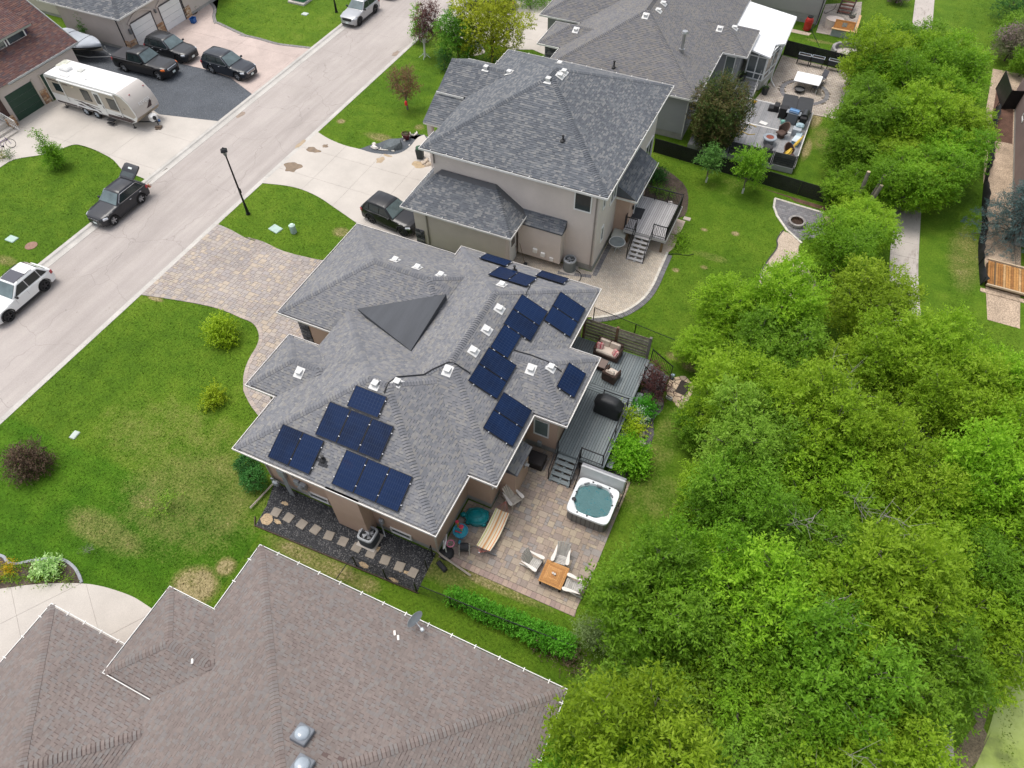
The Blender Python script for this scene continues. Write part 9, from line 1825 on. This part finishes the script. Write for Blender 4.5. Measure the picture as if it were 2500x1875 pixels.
plant('barberry_shrub','dark red barberry beside the deck stairs','shrub',(-2.62,24.04),[(0,0,.8,.7),(.3,.2,1.2,.6),(-.2,.1,1.5,.5),(.1,.3,1.9,.4),(-.4,-.6,.6,.4),(.6,-.1,.9,.5),(.2,.5,2.2,.25)],520,14,.06,.035,RED_,None,220,upright=.3); plant('dogwood_shrub','bright green round bush below the barberry','shrub',(-2.72,22.60),[(0,0,.5,.5),(.2,.2,.6,.4),(-.2,.1,.6,.4)],330,13,.085,.05,leafmat('leaf_vivid',[(0.035,0.175,0.0105),(0.0875,0.35,0.021),(0.175,0.525,0.0438)],.4),None,221); plant('silver_shrub','silvery leaved shrub between green and golden bushes','shrub',(-2.88,21.97),[(0,0,.5,.4),(.2,.1,.6,.3)],150,12,.07,.03,SILVER,None,222); plant('spirea_shrub','golden yellow-green shrub along the deck edge','shrub',(-3.01,21.17),[(0,0,.5,.5),(.3,.5,.6,.45),(-.2,-.5,.5,.45),(.45,-.1,.5,.4),(-.15,.9,.9,.3)],420,13,.075,.05,leafmat('leaf_spirea',[(0.21,0.333,0.0105),(0.42,0.595,0.021),(0.62,0.62,0.0525)],.4),None,223); plant('lime_shrub','largest lime green shrub behind the hot tub cover','shrub',(-2.42,19.40),[(0,0,.6,.75),(.4,.3,.7,.6),(-.4,.3,.7,.55),(.4,-.4,.5,.55),(0,.6,.8,.5),(-.3,-.3,.6,.5)],700,13,.10,.065,leafmat('leaf_lime',[(0.105,0.298,0.0105),(0.228,0.525,0.021),(0.367,0.62,0.0525)],.42),None,224); plant('fern_clump','small green plants under the deck edge','plant',(-3.32,18.74),[(0,0,.2,.25),(.5,.0,.2,.25),(.9,-.2,.15,.2)],90,11,.07,.04,G_[2],None,225)
# clipped hedge
hd = thing('hedge','bright green clipped hedge row behind the taupe roof','hedge',(-4.7,9.25,0)); lb = [(-2.7+.36*k,.02*math.sin(k),.42+.012*k,.36+.012*k) for k in range(16)]; put('crown',leaf_cloud('crown',226,lb,1500,13,.07,.045,leafmat('leaf_hedge',[(0.0525,0.201,0.0105),(0.114,0.359,0.021),(0.193,0.525,0.0438)],.4),shell=.7,spray_len=.28,up=.6),hd); put('stem',trunk_mesh('stem',226,lb,.5,.02,BARKD,1),hd)
plant('low_shrub','low reddish brown groundcover beyond the hedge end','shrub',(-1.96,8.99),[(0,0,.2,.5),(.7,-.3,.25,.45),(-.8,.4,.2,.45),(1.2,-.7,.25,.4)],170,11,.08,.045,leafmat('leaf_bronze',[(0.07,0.0525,0.035),(0.14,0.0875,0.0613),(0.0875,0.123,0.0438)],.2),None,227)
for xy,l_,s_ in (((-1.14,10.03),'grey-green willow sprout at the dark lawn corner',228),((-0.00,10.92),'grey-green willow sprout deeper in the dark lawn',229)): plant('willow_shrub',l_,'shrub',xy,[(0,0,.6,.5),(.2,.1,1.1,.45),(-.2,.2,1.4,.35),(.5,-.2,.7,.45)],230,12,.11,.03,leafmat('leaf_willow',[(0.105,0.175,0.0525),(0.21,0.315,0.105),(0.35,0.473,0.193)],.35),None,s_,upright=.5)
plant('peony_bush','round bush with pink buds beyond the small deck','shrub',(-8.14,42.96),[(0,0,.4,.55),(.3,.3,.4,.4),(-.4,.2,.4,.4)],300,13,.08,.05,DKG,None,230); plant('perennial_clump','light green leafy clump along the small deck railing','plant',(-7.47,41.65),[(0,0,.2,.4),(.5,-.2,.2,.35),(-.5,.2,.2,.35)],160,11,.09,.03,BRG,None,231); plant('perennial_clump','leafy plants at the lawn edge below the stairs','plant',(-4.81,36.91),[(0,0,.15,.4),(.4,.5,.15,.4),(-.2,-.5,.15,.35)],130,11,.09,.05,G_[0],None,232); plant('perennial_clump','red-flowered small plant near the gravel bed','plant',(-5.09,37.57),[(0,0,.12,.2),(.2,.2,.12,.2)],50,10,.05,.04,leafmat('petal_red',[(.3,.03,.03),(.05,.12,.02),(.4,.05,.05)],.2),None,233)
plant('evergreen_shrub','upright green shrub between boat and cream wall','shrub',(-62.28,42.52),[(0,0,.7,.5),(-.1,0,1.3,.45),(.1,.1,1.8,.35),(-.15,.1,2.2,.25)],300,13,.10,.06,leafmat('leaf_laurel',[(0.035,0.149,0.0105),(0.0875,0.28,0.021),(0.175,0.42,0.0525)],.35),None,234); plant('small_shrub','tiny dark plant in the bed at the stone pier','plant',(-57.41,50.71),[(0,0,.25,.28),(.1,.1,.35,.2)],90,11,.06,.04,DKG,None,235); plant('hedge','dense dark green hedge block at the top edge','hedge',(-27.50,64.25),[(k*.6,q*.7,.75,.75) for k in range(-1,4) for q in range(0,4)],900,12,.09,.055,G_[2],None,236,shell=.7); plant('flowering_plant','yellow flowers in the small bed by the far-left walk','plant',(-54.58,25.50),[(0,0,.2,.3),(.4,.3,.2,.3)],90,10,.06,.05,leafmat('petal_mixed',[(.05,.13,.02),(.08,.18,.02),(.5,.34,.02)],.3),None,237)
# blue spruce: whorled branches
sp = thing('spruce_tree','blue spruce at the right edge above the timber platform','tree',(15.1,46.4,0)); rn = random.Random(4); lb = []; tr = MB(); tr.tube([(0,0,0),(0,0,6.2)],[.16,.03],8)
for k in range(12):
 z = .6+k*.46; L = 2.9*(1-k/13); n = 9 if k < 8 else 6
 for j in range(n):
  a = 2*math.pi*j/n+k*.4; tr.tube([(0,0,z+.15),(L*math.cos(a),L*math.sin(a),z-.12*L)],[.03,.01],4,cap=False)
  for f in (.35,.6,.82,1.0): lb.append((L*f*math.cos(a),L*f*math.sin(a),z+.15-.22*L*f,.33*(1.15-.35*f),.45))
tr.build('trunk',BARKD,sp); put('crown',leaf_cloud('crown',238,lb,4200,12,.095,.028,SPR,up=.3,spray_len=.3,shell=.2,droop=.1),sp)
for xy,lb,m,l_,sd in (((14.47,71.83),lobes_round(241,1.75,2.9,10,.2),LIL,'purplish lilac shrub at right beside the mown strip',241),((14.62,75.16),lobes_round(242,1.7,2.6,9,.2),G_[3],'grey-green shrub above the purplish lilac',242),((14.54,79.69),lobes_round(243,2.3,3.6,11,.2),DKG,'dark green broad shrub in the top right corner',243),((15.63,69.50),lobes_round(244,1.3,2.4,8,.2),G_[2],'leafy green shrub at right edge below the lilac',244),((16.01,73.24),lobes_round(245,1.5,2.6,8,.2),LIL,'second lilac shrub touching the right frame edge',245),((4.59,79.70),lobes_round(246,.9,1.7,7,.2),LIL,'small flowering lilac at the top of the willow row',246),((15.81,25.57),lobes_round(247,1.8,2.6,10,.2),leafmat('leaf_russet',[(0.021,0.0525,0.014),(0.0613,0.105,0.028),(0.193,0.123,0.0788)],.2),'dark russet-tipped shrub at the right edge',247),((15.39,23.14),lobes_round(248,1.3,1.9,8,.2),DKG,'dark green shrub beneath the russet one',248),((15.74,19.31),lobes_round(249,1.2,1.6,8,.2),leafmat('leaf_marsh',[(0.0525,0.0875,0.028),(0.114,0.166,0.0525),(0.228,0.263,0.158)],.2),'grey-green marsh shrub above the pond edge',249),((15.55,17.77),lobes_round(250,.8,1.2,7,.2),SILVER,'pale silvery shrub at the corner of the pond',250)): plant('deciduous_shrub',l_,'shrub',xy,lb,720 if sd < 246 else 420,13,.11,.06,m,(max(q[2] for q in lb),.06,BARKD,3),sd)
# ---- grass blades: fine relief on the lawns, ragged edges along the paving
KEEP = [rv,pad,pink,h2d,bed,dr,patio,strip,bl,full_p,fp,trail,gp,p3,p7,bedp,fl,path+[(x+1.75,y) for x,y in path[::-1]],e1,gw,w2,w3,[(-20.9,30),(-14.3,30),(-14.3,32.2),(-20.9,32.2)],[(-15.4,-9),(-1.1,-9),(-1.1,7),(-15.4,7)],[(-7.75,18),(-3.3,18),(-3.3,25.8),(-7.75,25.8)],[(-9.1,35.6),(-5,35.6),(-5,39.6),(-9.1,39.6)],[(-8,47.8),(.6,47.8),(.6,56),(-8,56)],[(-70,28),(-57,28),(-57,60),(-70,60)],[(13.4,38),(30,38),(30,70),(13.4,70)],[(-9.1,10.7),(-2,10.7),(-2,11.2),(-9.1,11.2)],fb+[(-24.88,2.20),(-26.88,1.01)],[(-23,56),(-5,56),(-5,66),(-23,66)],h3d]
def in_poly(X,Y,poly):
 r = np.zeros(len(X),bool); n = len(poly)
 for i in range(n):
  x1,y1 = poly[i][:2]; x2,y2 = poly[i-1][:2]
  if y1 != y2: r ^= ((y1 > Y) != (y2 > Y)) & (X < (x2-x1)*(Y-y1)/(y2-y1)+x1)
 return r
def blades(n,seed):
 g = np.random.default_rng(seed); X = g.uniform(-58,16,n); Y = g.uniform(0,84,n)
 dx,dy,dz = X,Y,np.full(n,-31.2); z = dx*FWD.x+dy*FWD.y+dz*FWD.z; u = (dx*RT.x+dy*RT.y)/z; v = (dx*UPV.x+dy*UPV.y+dz*UPV.z)/z
 ok = (z > 0) & (abs(u) < .76) & (abs(v) < .58) & ~((X > KERB_L-.0) & (X < KERB_R+.0)) & (g.random(n) < np.clip(45/z,.3,1.1)**2)
 X,Y = X[ok],Y[ok]; ok = np.ones(len(X),bool)
 for p in KEEP: ok &= ~in_poly(X,Y,p)
 X,Y = X[ok],Y[ok]; k = len(X); a = g.random(k)*6.283; h = .015+.04*g.random(k)**2; w = .018+.02*g.random(k); lx,ly = g.normal(size=(2,k))*.05
 V = np.empty((k,4,3)); V[:,0] = np.stack([X-np.cos(a)*w,Y-np.sin(a)*w,np.zeros(k)],1); V[:,1] = np.stack([X+np.cos(a)*w,Y+np.sin(a)*w,np.zeros(k)],1); V[:,2] = np.stack([X+lx+np.cos(a)*w*.3,Y+ly+np.sin(a)*w*.3,h],1); V[:,3] = np.stack([X+lx-np.cos(a)*w*.3,Y+ly-np.sin(a)*w*.3,h],1)
 o = put('grass',np_mesh('grass',V.reshape(-1,3),np.arange(k*4).reshape(-1,4),g.random(k),GRASS)); tag(o,kind='stuff'); return k
blades(620000,5)
def reeds(n,seed):
 g = np.random.default_rng(seed); X = g.uniform(3,13,n); Y = g.uniform(4,26,n); P_ = [(14.40,18.84),(15.24,17.69),(15.68,16.32),(15.36,14.76),(15.15,13.57),(14.83,11.63),(13.76,11.15),(13.92,14.38),(14.22,16.86)]
 ok = in_poly(X,Y,P_); X,Y = X[ok],Y[ok]; k = len(X); a = g.random(k)*6.28; h = .5+.6*g.random(k); w = .018; lx,ly = g.normal(size=(2,k))*.3; V = np.empty((k,4,3)); V[:,0] = np.stack([X-np.cos(a)*w,Y-np.sin(a)*w,np.zeros(k)],1); V[:,1] = np.stack([X+np.cos(a)*w,Y+np.sin(a)*w,np.zeros(k)],1); V[:,2] = np.stack([X+lx+.004,Y+ly,h],1); V[:,3] = np.stack([X+lx-.004,Y+ly,h],1)
 tag(put('reeds',np_mesh('reeds',V.reshape(-1,3),np.arange(k*4).reshape(-1,4),g.random(k),leafmat('leaf_reed',[(0.0525,0.114,0.021),(0.123,0.21,0.0438),(0.245,0.263,0.105),(0.385,0.315,0.158)],.3))),kind='stuff')
reeds(26000,6)
def groundcover(n,seed):
 lb = [(q[0]+.1,q[1],.05,.22) for q in [lerp((-27.28,1.35),(-24.20,2.81),i/14) for i in range(15)]]+[(*lerp((-27.75,1.76),(-24.95,2.89),i/10),.05,.2) for i in range(11)]
 tag(put('groundcover',leaf_cloud('groundcover',seed,lb,n,10,.07,.04,G_[0])),kind='stuff')
groundcover(330,7)
